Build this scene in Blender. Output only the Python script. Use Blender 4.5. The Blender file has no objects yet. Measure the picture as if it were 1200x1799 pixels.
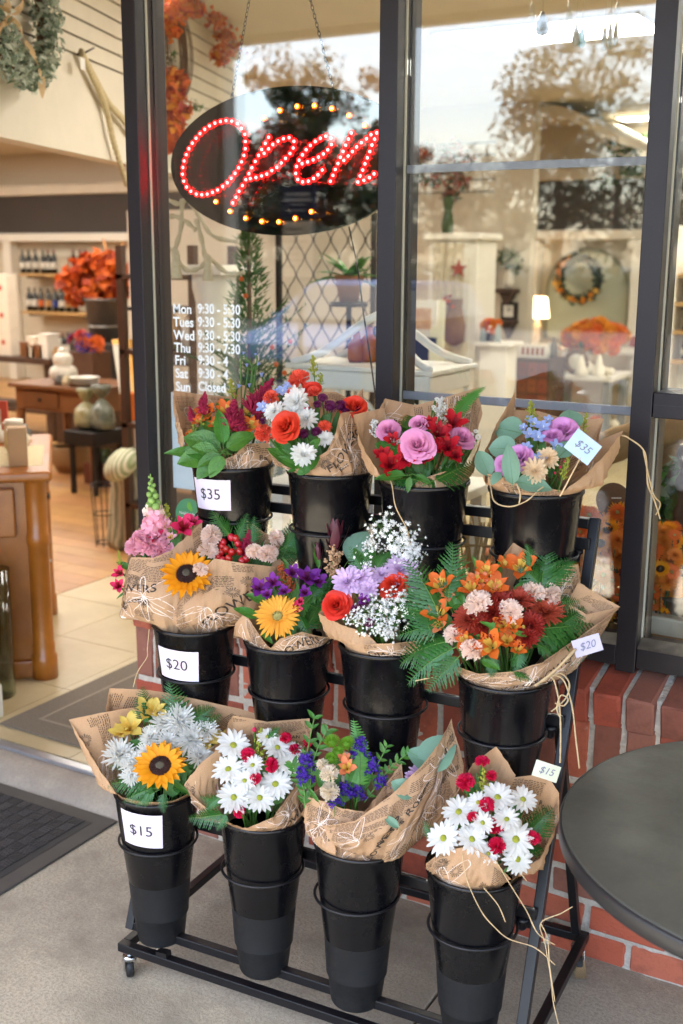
import bpy, bmesh, math, random
from mathutils import Vector, Matrix, noise
R = math.radians
rnd = random.Random(7)
scene = bpy.context.scene
col = scene.collection
# ------------------------------------------------------------------ camera
CAM = Vector((0, 0, 1.70))
FPX, CX, CY = 1995.57, 600.0, 899.5
M3 = Matrix(((0.8641, -0.1155, 0.4899), (0.5033, 0.1870, -0.8436), (0.0058, 0.9755, 0.2197)))
cam_d = bpy.data.cameras.new('camera'); cam_o = bpy.data.objects.new('camera', cam_d); col.objects.link(cam_o)
cam_d.sensor_fit = 'VERTICAL'; cam_d.sensor_height = 36; cam_d.sensor_width = 24; cam_d.lens = 39.93
cam_d.clip_start = 0.05; cam_d.clip_end = 400
q = M3.to_quaternion(); cam_o.rotation_mode = 'QUATERNION'; cam_o.rotation_quaternion = q; cam_o.location = CAM
cam_d.dof.use_dof = True; cam_d.dof.focus_distance = 2.42; cam_d.dof.aperture_fstop = 3.6
scene.camera = cam_o
# ------------------------------------------------------------------ sky, sun, exposure
SUN_EL, SUN_AZ = R(62), R(205)         # high over the street, the canopy shades the walk
world = bpy.data.worlds.new('World'); scene.world = world; world.use_nodes = True
wn = world.node_tree; bg = wn.nodes['Background']
sky = wn.nodes.new('ShaderNodeTexSky'); sky.sky_type = 'NISHITA'; sky.sun_disc = False
sky.sun_elevation = SUN_EL; sky.sun_rotation = SUN_AZ; sky.air_density = 1.0; sky.dust_density = 2.2; sky.ozone_density = 0.8
wn.links.new(sky.outputs[0], bg.inputs[0]); bg.inputs[1].default_value = 0.15
sun_d = bpy.data.lights.new('sun', 'SUN'); sun_o = bpy.data.objects.new('sun', sun_d); col.objects.link(sun_o)
sun_d.energy = 4.5; sun_d.angle = R(0.5); sun_d.color = (1, 0.95, 0.87)
sdir = Vector((math.sin(SUN_AZ) * math.cos(SUN_EL), math.cos(SUN_AZ) * math.cos(SUN_EL), math.sin(SUN_EL)))
sun_o.rotation_euler = sdir.to_track_quat('Z', 'Y').to_euler(); sun_o.location = (0, 0, 12)
scene.view_settings.view_transform = 'Standard'; scene.view_settings.look = 'None'
scene.view_settings.exposure = 2.85; scene.view_settings.gamma = 1.0; scene.view_settings.use_curve_mapping = False
PANEL_LIGHT = 3.7
cy = scene.cycles
cy.use_denoising = True; cy.max_bounces = 8; cy.diffuse_bounces = 4; cy.glossy_bounces = 4; cy.transparent_max_bounces = 16
cy.caustics_reflective = False; cy.caustics_refractive = False; cy.sample_clamp_indirect = 22.0; cy.sample_clamp_direct = 0

# ------------------------------------------------------------------ geometry helpers
def ray(px, py): return M3 @ Vector(((px - CX) / FPX, -(py - CY) / FPX, -1.0))
def at(px, py, d): return CAM + ray(px, py) * d
def onY(px, py, y): r = ray(px, py); return CAM + r * (y / r.y)
def onZ(px, py, z): r = ray(px, py); return CAM + r * ((z - CAM.z) / r.z)
def depth(P): return -(M3.transposed() @ (Vector(P) - CAM)).z
def px_of(P):
    qv = M3.transposed() @ (Vector(P) - CAM); return (CX + FPX * qv.x / -qv.z, CY - FPX * qv.y / -qv.z)
RIGHT = M3 @ Vector((1, 0, 0)); UPV = M3 @ Vector((0, 1, 0)); BACK = M3 @ Vector((0, 0, 1))
ZUP = Vector((0, 0, 1))

class MB:
    def __init__(s): s.v = []; s.f = []; s.m = []; s.s = []
    def add(s, vs, fs, mi=0, sm=False):
        o = len(s.v); s.v.extend(Vector(v) for v in vs)
        for f in fs: s.f.append(tuple(i + o for i in f)); s.m.append(mi); s.s.append(sm)
        return s
    def box(s, c, size, mi=0, rot=None):
        c = Vector(c); hx, hy, hz = size[0] / 2, size[1] / 2, size[2] / 2
        vs = [Vector((x, y, z)) for x in (-hx, hx) for y in (-hy, hy) for z in (-hz, hz)]
        if rot is not None: vs = [rot @ v for v in vs]
        return s.add([c + v for v in vs], [(0, 1, 3, 2), (4, 6, 7, 5), (0, 4, 5, 1), (2, 3, 7, 6), (0, 2, 6, 4), (1, 5, 7, 3)], mi)
    def bx(s, x0, x1, y0, y1, z0, z1, mi=0):
        return s.box(((x0 + x1) / 2, (y0 + y1) / 2, (z0 + z1) / 2), (x1 - x0, y1 - y0, z1 - z0), mi)
    def bar(s, a, b, w, h=None, mi=0, up=ZUP):
        a = Vector(a); b = Vector(b); h = h or w; d = b - a; L = d.length; d.normalize()
        x = d.cross(up); x = x.normalized() if x.length > 1e-4 else Vector((1, 0, 0)); z = x.cross(d)
        rot = Matrix((x, d, z)).transposed()
        return s.box((a + b) / 2, (w, L, h), mi, rot)
    def tube(s, pts, r, n=6, mi=0, cap=True, sm=True):
        pts = [Vector(p) for p in pts]; k = len(pts); rs = r if isinstance(r, (list, tuple)) else [r] * k
        t0 = (pts[1] - pts[0]).normalized(); x = t0.orthogonal().normalized(); vs = []; fs = []
        for i in range(k):
            t = (pts[min(i + 1, k - 1)] - pts[max(i - 1, 0)])
            t = t.normalized() if t.length > 1e-9 else t0
            x = (x - t * x.dot(t)); x = x.normalized() if x.length > 1e-6 else t.orthogonal().normalized(); y = t.cross(x)
            for j in range(n):
                a = 2 * math.pi * j / n; vs.append(pts[i] + (x * math.cos(a) + y * math.sin(a)) * rs[i])
        for i in range(k - 1):
            for j in range(n): fs.append((i * n + j, i * n + (j + 1) % n, (i + 1) * n + (j + 1) % n, (i + 1) * n + j))
        if cap: fs.append(tuple(range(n - 1, -1, -1))); fs.append(tuple((k - 1) * n + j for j in range(n)))
        return s.add(vs, fs, mi, sm)
    def lathe(s, prof, n=24, mi=0, c=(0, 0, 0), sm=True, cap0=True, cap1=False, sc=(1, 1), wob=None):
        c = Vector(c); vs = []; fs = []; k = len(prof)
        for (r, z) in prof:
            for j in range(n):
                a = 2 * math.pi * j / n; rr = r * (wob(a, z) if wob else 1)
                vs.append(c + Vector((rr * math.cos(a) * sc[0], rr * math.sin(a) * sc[1], z)))
        mis = mi if callable(mi) else None
        s_o = len(s.v); s.v.extend(vs)
        for i in range(k - 1):
            for j in range(n):
                s.f.append((s_o + i * n + j, s_o + i * n + (j + 1) % n, s_o + (i + 1) * n + (j + 1) % n, s_o + (i + 1) * n + j))
                s.m.append(mis(i) if mis else mi); s.s.append(sm)
        m0 = mis(0) if mis else mi; m1 = mis(k - 2) if mis else mi
        if cap0: s.f.append(tuple(s_o + j for j in range(n - 1, -1, -1))); s.m.append(m0); s.s.append(False)
        if cap1: s.f.append(tuple(s_o + (k - 1) * n + j for j in range(n))); s.m.append(m1); s.s.append(False)
        return s
    def ball(s, c, r, nu=8, nv=5, mi=0, rot=None):
        rx, ry, rz = r if isinstance(r, (tuple, list)) else (r, r, r); c = Vector(c); vs = [Vector((0, 0, -rz))]; fs = []
        for i in range(1, nv):
            p = -math.pi / 2 + math.pi * i / nv
            for j in range(nu):
                a = 2 * math.pi * j / nu; vs.append(Vector((rx * math.cos(p) * math.cos(a), ry * math.cos(p) * math.sin(a), rz * math.sin(p))))
        vs.append(Vector((0, 0, rz))); e = len(vs) - 1
        for j in range(nu):
            fs.append((0, 1 + (j + 1) % nu, 1 + j)); b = 1 + (nv - 2) * nu; fs.append((e, b + j, b + (j + 1) % nu))
        for i in range(nv - 2):
            for j in range(nu): fs.append((1 + i * nu + j, 1 + i * nu + (j + 1) % nu, 1 + (i + 1) * nu + (j + 1) % nu, 1 + (i + 1) * nu + j))
        if rot is not None: vs = [rot @ v for v in vs]
        return s.add([c + v for v in vs], fs, mi, True)
    def prism(s, poly, d, mi=0):
        n = len(poly); vs = [Vector(p) for p in poly] + [Vector(p) + Vector(d) for p in poly]
        fs = [tuple(range(n - 1, -1, -1)), tuple(range(n, 2 * n))] + [(i, (i + 1) % n, n + (i + 1) % n, n + i) for i in range(n)]
        return s.add(vs, fs, mi)
    def mesh(s, name, mats):
        me = bpy.data.meshes.new(name); me.from_pydata([tuple(v) for v in s.v], [], s.f)
        for m in (mats if isinstance(mats, (list, tuple)) else [mats]): me.materials.append(m)
        me.polygons.foreach_set('material_index', s.m); me.polygons.foreach_set('use_smooth', s.s); me.update(); return me
    def build(s, name, mats, parent=None, loc=None):
        if parent is not None and loc is None: off = parent.location if parent.parent is None else Vector(parent['_off'])
        else: off = Vector(loc) if loc is not None else Vector((0, 0, 0))
        for v in s.v: v -= off
        me = s.mesh(name, mats); o = bpy.data.objects.new(name, me); col.objects.link(o)
        if parent is not None: o.parent = parent; o['_off'] = tuple(off)
        else: o.location = off; o['_off'] = tuple(off)
        return o
ALL_OFF = []
def tag(o, label=None, cat=None, group=None, kind=None):
    if label: o['label'] = label
    if cat: o['category'] = cat
    if group: o['group'] = group
    if kind: o['kind'] = kind
    return o
def thing(name, label, cat, loc=(0, 0, 0), group=None):
    o = bpy.data.objects.new(name, None); col.objects.link(o); o.location = loc; o.empty_display_size = 0.05
    return tag(o, label, cat, group)
def bevel(o, w, seg=2):
    m = o.modifiers.new('bevel', 'BEVEL'); m.width = w; m.segments = seg; m.limit_method = 'ANGLE'; m.angle_limit = R(40); return o
def inst(name, me, parent, mat4):
    o = bpy.data.objects.new(name, me); col.objects.link(o)
    if parent is not None: o.parent = parent; o.matrix_local = mat4
    else: o.matrix_world = mat4
    return o
def frame_of(n, spin=0.0, ref=ZUP):
    n = Vector(n).normalized(); x = ref.cross(n); x = x.normalized() if x.length > 1e-3 else n.orthogonal().normalized(); y = n.cross(x)
    m = Matrix((x, y, n)).transposed(); return m @ Matrix.Rotation(spin, 3, 'Z')
def TRS(p, rot3, s=1.0):
    m = rot3.to_4x4(); m.translation = p; return m @ Matrix.Diagonal((s, s, s, 1)) if not isinstance(s, (tuple, list)) else m @ Matrix.Diagonal((*s, 1))
def smooth_pts(pts, n=8):
    pts = [Vector(p) for p in pts]; out = []; k = len(pts)
    for i in range(k - 1):
        p0 = pts[max(i - 1, 0)]; p1 = pts[i]; p2 = pts[i + 1]; p3 = pts[min(i + 2, k - 1)]
        for j in range(n):
            t = j / n; out.append(0.5 * ((2 * p1) + (p2 - p0) * t + (2 * p0 - 5 * p1 + 4 * p2 - p3) * t * t + (3 * p1 - p0 - 3 * p2 + p3) * t ** 3))
    out.append(pts[-1]); return out

# ------------------------------------------------------------------ materials
def lin(h):
    h = h.lstrip('#'); c = [int(h[i:i + 2], 16) / 255 for i in (0, 2, 4)]
    return tuple(x / 12.92 if x <= 0.04045 else ((x + 0.055) / 1.055) ** 2.4 for x in c) + (1,)
MATS = {}
def mat(name, color, rough=0.5, metal=0.0, var=0.0, scale=20.0, bump=0.0, bscale=None, objvar=0.0, transl=0.0, spec=0.5, coat=0.0, detail=4.0, color2=None, dark=0.6, rvar=0.0, rscale=12.0):
    """Principled material; var mixes towards color2 (or a darker tone) with noise, objvar shifts each object a little."""
    if name in MATS: return MATS[name]
    m = bpy.data.materials.new(name); m.use_nodes = True; nt = m.node_tree; N = nt.nodes; Lk = nt.links; b = N['Principled BSDF']; out = N['Material Output']
    c = lin(color) if isinstance(color, str) else (*color, 1) if len(color) == 3 else color
    b.inputs['Roughness'].default_value = rough; b.inputs['Metallic'].default_value = metal; b.inputs['Specular IOR Level'].default_value = spec
    b.inputs['Coat Weight'].default_value = coat; b.inputs['Coat Roughness'].default_value = 0.08
    b.inputs['Base Color'].default_value = c; src = None
    tc = N.new('ShaderNodeTexCoord')
    if var > 0:
        nz = N.new('ShaderNodeTexNoise'); nz.inputs['Scale'].default_value = scale; nz.inputs['Detail'].default_value = detail; nz.inputs['Roughness'].default_value = 0.65
        Lk.new(tc.outputs['Object'], nz.inputs['Vector'])
        rp = N.new('ShaderNodeValToRGB'); rp.color_ramp.elements[0].position = 0.35; rp.color_ramp.elements[1].position = 0.68; Lk.new(nz.outputs['Fac'], rp.inputs[0])
        mx = N.new('ShaderNodeMix'); mx.data_type = 'RGBA'; mth = N.new('ShaderNodeMath'); mth.operation = 'MULTIPLY'; mth.inputs[1].default_value = var
        Lk.new(rp.outputs[0], mth.inputs[0]); Lk.new(mth.outputs[0], mx.inputs[0]); mx.inputs[6].default_value = c
        c2 = lin(color2) if isinstance(color2, str) else color2 if color2 else (c[0] * dark, c[1] * dark, c[2] * dark, 1)
        mx.inputs[7].default_value = c2; src = mx.outputs[2]
    if objvar > 0:
        oi = N.new('ShaderNodeObjectInfo'); hs = N.new('ShaderNodeHueSaturation')
        mr = N.new('ShaderNodeMapRange'); mr.inputs[3].default_value = 1 - objvar; mr.inputs[4].default_value = 1 + objvar; Lk.new(oi.outputs['Random'], mr.inputs[0]); Lk.new(mr.outputs[0], hs.inputs['Value'])
        ml = N.new('ShaderNodeMath'); ml.operation = 'MULTIPLY_ADD'; ml.inputs[1].default_value = 7.31; ml.inputs[2].default_value = 0.0; Lk.new(oi.outputs['Random'], ml.inputs[0])
        fr = N.new('ShaderNodeMath'); fr.operation = 'FRACT'; Lk.new(ml.outputs[0], fr.inputs[0])
        mr2 = N.new('ShaderNodeMapRange'); mr2.inputs[3].default_value = 0.5 - objvar * 0.05; mr2.inputs[4].default_value = 0.5 + objvar * 0.05; Lk.new(fr.outputs[0], mr2.inputs[0]); Lk.new(mr2.outputs[0], hs.inputs['Hue'])
        if src: Lk.new(src, hs.inputs['Color'])
        else: hs.inputs['Color'].default_value = c
        src = hs.outputs[0]
    if src: Lk.new(src, b.inputs['Base Color'])
    if bump > 0:
        n2 = N.new('ShaderNodeTexNoise'); n2.inputs['Scale'].default_value = bscale or scale * 3; n2.inputs['Detail'].default_value = 6; Lk.new(tc.outputs['Object'], n2.inputs['Vector'])
        bp = N.new('ShaderNodeBump'); bp.inputs['Strength'].default_value = bump; bp.inputs['Distance'].default_value = 0.01; Lk.new(n2.outputs['Fac'], bp.inputs['Height']); Lk.new(bp.outputs[0], b.inputs['Normal'])
    if rvar > 0:
        n4 = N.new('ShaderNodeTexNoise'); n4.inputs['Scale'].default_value = rscale; n4.inputs['Detail'].default_value = 7; n4.inputs['Roughness'].default_value = .75; Lk.new(tc.outputs['Object'], n4.inputs['Vector'])
        r4 = N.new('ShaderNodeMapRange'); r4.inputs[1].default_value = .42; r4.inputs[2].default_value = .72; r4.inputs[3].default_value = rough; r4.inputs[4].default_value = rough + rvar; Lk.new(n4.outputs['Fac'], r4.inputs[0]); Lk.new(r4.outputs[0], b.inputs['Roughness'])
    if transl > 0:
        tr = N.new('ShaderNodeBsdfTranslucent'); ms = N.new('ShaderNodeMixShader'); ms.inputs[0].default_value = transl
        tr.inputs[0].default_value = c
        if src: Lk.new(src, tr.inputs[0])
        Lk.new(b.outputs[0], ms.inputs[1]); Lk.new(tr.outputs[0], ms.inputs[2]); Lk.new(ms.outputs[0], out.inputs[0])
    MATS[name] = m; return m
def emis(name, color, strength):
    if name in MATS: return MATS[name]
    m = bpy.data.materials.new(name); m.use_nodes = True; N = m.node_tree.nodes; b = N['Principled BSDF']
    c = lin(color) if isinstance(color, str) else (*color, 1)
    b.inputs['Base Color'].default_value = c; b.inputs['Emission Color'].default_value = c; b.inputs['Emission Strength'].default_value = strength; MATS[name] = m; return m
def glassmat(name, f0=0.075, tint=(1, 1, 1, 1), rough=0.0):
    if name in MATS: return MATS[name]
    m = bpy.data.materials.new(name); m.use_nodes = True; nt = m.node_tree; N = nt.nodes; Lk = nt.links; N.remove(N['Principled BSDF']); out = N['Material Output']
    lw = N.new('ShaderNodeLayerWeight'); lw.inputs[0].default_value = 0.5
    pw = N.new('ShaderNodeMath'); pw.operation = 'POWER'; pw.inputs[1].default_value = 5; Lk.new(lw.outputs['Facing'], pw.inputs[0])
    ma = N.new('ShaderNodeMath'); ma.operation = 'MULTIPLY_ADD'; ma.inputs[1].default_value = 1 - f0; ma.inputs[2].default_value = f0; Lk.new(pw.outputs[0], ma.inputs[0])
    tr = N.new('ShaderNodeBsdfTransparent'); tr.inputs[0].default_value = tint; gl = N.new('ShaderNodeBsdfGlossy'); gl.inputs['Roughness'].default_value = rough
    ms = N.new('ShaderNodeMixShader'); Lk.new(ma.outputs[0], ms.inputs[0]); Lk.new(tr.outputs[0], ms.inputs[1]); Lk.new(gl.outputs[0], ms.inputs[2]); Lk.new(ms.outputs[0], out.inputs[0]); MATS[name] = m; return m
# ================================================================== setting
def concrete(name, c1, c2, c3, speck=0.35, ca=0.35):
    m = bpy.data.materials.new(name); m.use_nodes = True; nt = m.node_tree; N = nt.nodes; Lk = nt.links; b = N['Principled BSDF']
    tc = N.new('ShaderNodeTexCoord')
    def nz(s, d=6, r=0.6):
        n = N.new('ShaderNodeTexNoise'); n.inputs['Scale'].default_value = s; n.inputs['Detail'].default_value = d; n.inputs['Roughness'].default_value = r; Lk.new(tc.outputs['Object'], n.inputs['Vector']); return n
    def ramp(n, a, b_):
        r = N.new('ShaderNodeValToRGB'); r.color_ramp.elements[0].position = a; r.color_ramp.elements[1].position = b_; Lk.new(n.outputs['Fac'], r.inputs[0]); return r
    def mix(f, a, b_, k=1.0):
        mm = N.new('ShaderNodeMath'); mm.operation = 'MULTIPLY'; mm.inputs[1].default_value = k; Lk.new(f, mm.inputs[0])
        x = N.new('ShaderNodeMix'); x.data_type = 'RGBA'; Lk.new(mm.outputs[0], x.inputs[0])
        for i, s_ in ((6, a), (7, b_)):
            if isinstance(s_, tuple): x.inputs[i].default_value = s_
            else: Lk.new(s_, x.inputs[i])
        return x.outputs[2]
    big = ramp(nz(1.7, 5, 0.6), ca, 0.66); st = ramp(nz(3.6, 9, 0.76), 0.46, 0.68); sp = ramp(nz(130, 4, 0.75), 0.44, 0.6); sp2 = ramp(nz(90, 4, 0.7), 0.6, 0.72)
    c = mix(big.outputs[0], lin(c1), lin(c2)); c = mix(st.outputs[0], c, lin(c3), 0.85); c = mix(sp.outputs[0], c, tuple(x * 0.55 for x in lin(c1)[:3]) + (1,), speck); c = mix(sp2.outputs[0], c, lin('#d9cdbf'), 0.18)
    Lk.new(c, b.inputs['Base Color']); b.inputs['Roughness'].default_value = 0.82; b.inputs['Specular IOR Level'].default_value = 0.3
    bp = N.new('ShaderNodeBump'); bp.inputs['Strength'].default_value = 0.35; bp.inputs['Distance'].default_value = 0.004; Lk.new(sp.outputs[0], bp.inputs['Height']); Lk.new(bp.outputs[0], b.inputs['Normal'])
    return m
m_conc = concrete('concrete', '#c3baa5', '#a79e8b', '#80786a', .85)
m_step = concrete('step_concrete', '#a59a8d', '#92867a', '#b8ab96', 0.3)
m_asph = mat('asphalt', '#3c3c3e', 0.9, var=0.5, scale=8, bump=0.4, bscale=120)
m_joint = mat('joint_dirt', '#4a4038', 0.95, var=0.6, scale=30, color2='#6b5a48')
pav = MB().bx(-16, 9, -1.0, 2.9, -0.25, -0.014).build('pavement', m_joint); tag(pav, kind='structure')
XJ = onZ(760, 1757, 0).x
xs = [XJ + 1.52 * k for k in range(-9, 7)]; ys = [-0.98, 0.85, 2.9]
for i in range(len(xs) - 1):
    for j in range(len(ys) - 1):
        o = MB().bx(xs[i] + .003, xs[i + 1] - .003, ys[j] + .003, ys[j + 1] - .003, -0.013, 0.0).build('slab', m_conc, pav); bevel(o, 0.004, 2)
lot = MB().add([(-90, -1.0, -.12), (60, -1.0, -.12), (60, -90, -.12), (-90, -90, -.12)], [(0, 3, 2, 1)]).build('parking_lot', m_asph); tag(lot, kind='structure')
gnd = MB().add([(-250, 120, -.3), (250, 120, -.3), (250, -250, -.3), (-250, -250, -.3)], [(0, 3, 2, 1)]).build('ground', mat('far_ground', '#33352b', 0.95, var=0.5, scale=.3)); tag(gnd, kind='structure')
kb = MB().bx(-16, 9, -1.12, -.985, -.2, .002).build('kerb', m_step); tag(kb, kind='structure')
m_line = mat('line_paint', '#d8d8d4', 0.7, var=0.3, scale=15)
for k in range(8):
    x = -15.5 + 2.6 * k
    tag(MB().bx(x, x + .1, -10.2, -5.4, -.12, -.115).build('parking_line', m_line), kind='structure')
# ---- door step, threshold, inside floor
st = MB()
nx = 40
def ripple(i, k): return 0.006 * noise.noise(Vector((i * .45, k * 3.1, 2)))
prof = [(2.418, 0.001), (2.43, 0.022), (2.455, 0.036), (2.475, 0.048), (2.54, 0.054), (2.62, 0.056)]
vs = []
for i in range(nx + 1):
    for k, (y, z) in enumerate(prof): vs.append((-3.9 + 1.74 * i / nx, y + (ripple(i, k) if 0 < k < 4 else 0), z + (ripple(i, k + 9) * .5 if 0 < k < 4 else 0)))
K = len(prof); st.add(vs, [(i * K + k, (i + 1) * K + k, (i + 1) * K + k + 1, i * K + k + 1) for i in range(nx) for k in range(K - 1)], 0, True)
stp = st.build('door_step', m_step); tag(stp, kind='structure')
thr = MB().bx(-3.2, -2.168, 2.536, 2.562, .05, .066).bx(-3.2, -2.168, 2.562, 2.58, .05, .0605).build('door_threshold', mat('aluminium', '#b9bcc2', .35, .8, var=.3, scale=12)); tag(thr, kind='structure'); bevel(thr, .003)
m_tile = mat('floor_tile', '#bcab86', 0.38, var=0.55, scale=5, color2='#a8956f', objvar=.04, bump=.05, bscale=30)
m_wood = mat('plank_wood', '#b98a55', 0.38, var=0.6, scale=6, color2='#96683a', objvar=.16)
fl = MB().bx(-13, 3.2, 2.6, 11.2, -.1, .052).build('shop_floor', mat('grout', '#ad9d7a', .8)); tag(fl, kind='structure')
tile_me = {}
for i in range(14):
    for j in range(20):
        x0 = -3.92 + .4572 * i; y0 = 2.585 + .4572 * j
        if x0 > 2.6 or y0 > 10.8: continue
        if j > 5 and i > 8: continue
        o = MB().bx(x0 + .0015, x0 + .4557, y0 + .0015, y0 + .4557, .045, .06).build('floor_tile', m_tile, fl)
yy = 2.6; j = 0
while yy < 11.1:
    xx = -13 + rnd.uniform(0, 1.2); xx0 = -13
    while xx0 < -3.93:
        x1 = min(xx0 + rnd.uniform(1.0, 1.9), -3.925)
        if x1 - xx0 > .05: MB().bx(xx0 + .0015, x1 - .0015, yy + .0012, yy + .1388, .045, .0605).build('floor_plank', m_wood, fl)
        xx0 = x1
    yy += .14
# ---- shop shell
m_wall = mat('wall_paint', '#cfc6b3', 0.75, var=.25, scale=1.5, color2='#c4baa4')
m_ceil = mat('ceiling_paint', '#d2c9b6', 0.8, var=.2, scale=2)
for nm, b in (('wall_back', (-13.2, 3.4, 11.15, 11.3, -.1, 3.1)), ('wall_left', (-13.2, -13, 2.66, 11.15, -.1, 3.1)), ('wall_right', (3.2, 3.4, 2.66, 11.15, -.1, 3.1))):
    tag(MB().bx(*b).build(nm, m_wall), kind='structure')
tag(MB().bx(-13, 3.2, 2.66, 11.14, 2.95, 3.1).build('ceiling', m_ceil), kind='structure')
tag(MB().bx(-13.4, 3.6, 2.53, 11.5, 3.12, 4.0).build('roof', mat('roof_skin', '#7a7874', .9, var=.3, scale=3)), kind='structure')
m_brickplain = mat('brick_far', '#8f4a35', .85, var=.5, scale=14)
# front wall over the windows, and left of the door (both outside the picture)
tag(MB().bx(-13.4, 3.6, 2.54, 2.66, 2.62, 3.11).build('wall_above_window', m_brickplain), kind='structure')
tag(MB().bx(-13.4, -3.16, 2.49, 2.66, 0, 2.61).build('wall_front', m_brickplain), kind='structure')
tag(MB().bx(1.02, 3.6, 2.49, 2.66, 0, 2.61).build('wall_front', m_brickplain), kind='structure')
m_soff = mat('soffit_paint', '#b8ab97', .8, var=.2, scale=3)
can = thing('porch_canopy', 'cream porch canopy over the pavement, its edge mirrored at the top of the window', 'canopy', (-3, 1, 2.9))
MB().bx(-14, 8, -.42, 2.535, 2.9, 3.06).build('soffit', m_soff, can); MB().bx(-14, 8, -.5, -.425, 2.86, 3.3).build('fascia_board', mat('white_trim_out', '#c9c4ba', .6), can)
for i, x in enumerate((-9.4, -4.02, 2.2)):
    pc = thing('porch_column', ('pale square porch column far down the walk' , 'pale square porch column mirrored as a light streak across the sign', 'pale square porch column near the table end of the walk')[i], 'column', (x, -.36, 0), 'columns carrying the canopy')
    bevel(MB().bx(x - .06, x + .06, -.42, -.3, .12, 2.78).build('shaft', MATS['white_trim_out'], pc), .006); bevel(MB().bx(x - .09, x + .09, -.45, -.27, 0, .12).build('base', MATS['white_trim_out'], pc), .008); bevel(MB().bx(x - .085, x + .085, -.445, -.275, 2.78, 2.9).build('capital', MATS['white_trim_out'], pc), .008)
tag(MB().bx(-4.12, -3.98, -.28, 2.489, 0, 2.899).build('wall_porch_side', mat('porch_stucco', '#8a7560', .9, var=.3, scale=5)), kind='structure')
# ---- brick wall under the window
def brickmat():
    m = bpy.data.materials.new('brick'); m.use_nodes = True; nt = m.node_tree; N = nt.nodes; Lk = nt.links; b = N['Principled BSDF']
    tc = N.new('ShaderNodeTexCoord'); oi = N.new('ShaderNodeObjectInfo'); ad = N.new('ShaderNodeVectorMath'); ad.operation = 'ADD'
    sc = N.new('ShaderNodeVectorMath'); sc.operation = 'SCALE'; sc.inputs[0].default_value = (13, 17, 11); Lk.new(oi.outputs['Random'], sc.inputs['Scale']); Lk.new(tc.outputs['Object'], ad.inputs[0]); Lk.new(sc.outputs[0], ad.inputs[1])
    rp = N.new('ShaderNodeValToRGB'); e = rp.color_ramp; Lk.new(oi.outputs['Random'], rp.inputs[0])
    cols = ['#a34c36', '#b65a40', '#855040', '#bb674d', '#964c39', '#b05d44', '#8f5c4c', '#b66046']
    e.elements[0].position = 0; e.elements[0].color = lin(cols[0]); e.elements[1].position = 1; e.elements[1].color = lin(cols[-1]); e.interpolation = 'CONSTANT'
    for i, c in enumerate(cols[1:-1]): el = e.elements.new((i + 1) / 8); el.color = lin(c)
    def nz(s, d, lo, hi):
        n = N.new('ShaderNodeTexNoise'); n.inputs['Scale'].default_value = s; n.inputs['Detail'].default_value = d; n.inputs['Roughness'].default_value = .7; Lk.new(ad.outputs[0], n.inputs['Vector'])
        r = N.new('ShaderNodeMapRange'); r.inputs[1].default_value = lo; r.inputs[2].default_value = hi; Lk.new(n.outputs['Fac'], r.inputs[0]); return r, n
    a, _ = nz(9, 4, .5, .75); g, gn = nz(160, 3, .5, .8); w, _ = nz(34, 6, .66, .8)
    def mix(f, A, B, k):
        mm = N.new('ShaderNodeMath'); mm.operation = 'MULTIPLY'; mm.inputs[1].default_value = k; Lk.new(f.outputs[0], mm.inputs[0]); x = N.new('ShaderNodeMix'); x.data_type = 'RGBA'; Lk.new(mm.outputs[0], x.inputs[0]); Lk.new(A, x.inputs[6]); x.inputs[7].default_value = lin(B); return x.outputs[2]
    c = mix(a, rp.outputs[0], '#563026', .75); c = mix(g, c, '#7a3a28', .3); c = mix(w, c, '#cdb7a6', .75)
    Lk.new(c, b.inputs['Base Color']); b.inputs['Roughness'].default_value = .8
    bp = N.new('ShaderNodeBump'); bp.inputs['Strength'].default_value = .45; bp.inputs['Distance'].default_value = .004; Lk.new(gn.outputs['Fac'], bp.inputs['Height']); Lk.new(bp.outputs[0], b.inputs['Normal'])
    return m
m_brick = brickmat()
def mortarmat():
    m = mat('mortar', '#cbc4b8', .95, var=.7, scale=35, color2='#a59b8e', bump=.8, bscale=110); return m
m_mort = mortarmat()
def brick_mesh(L, D, H, n, ch=.0045):
    out = []
    for k in range(n):
        bm = bmesh.new(); bmesh.ops.create_cube(bm, size=1)
        for v in bm.verts: v.co = Vector((v.co.x * L, v.co.y * D, v.co.z * H))
        bmesh.ops.bevel(bm, geom=bm.edges[:], offset=ch, segments=1, affect='EDGES')
        for v in bm.verts: v.co += Vector((rnd.gauss(0, .0016), rnd.gauss(0, .0012), rnd.gauss(0, .0016)))
        me = bpy.data.meshes.new('brick'); bm.to_mesh(me); bm.free(); me.materials.append(m_brick); out.append(me)
    return out
WX0, WX1, WY = -2.152, 1.0, 2.485
bw = tag(MB().bx(WX0 + .008, WX1, WY + .0045, 2.655, 0, .628).build('brick_wall', m_mort), 'red brick wall with pale mortar under the shop window', 'wall')
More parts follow.
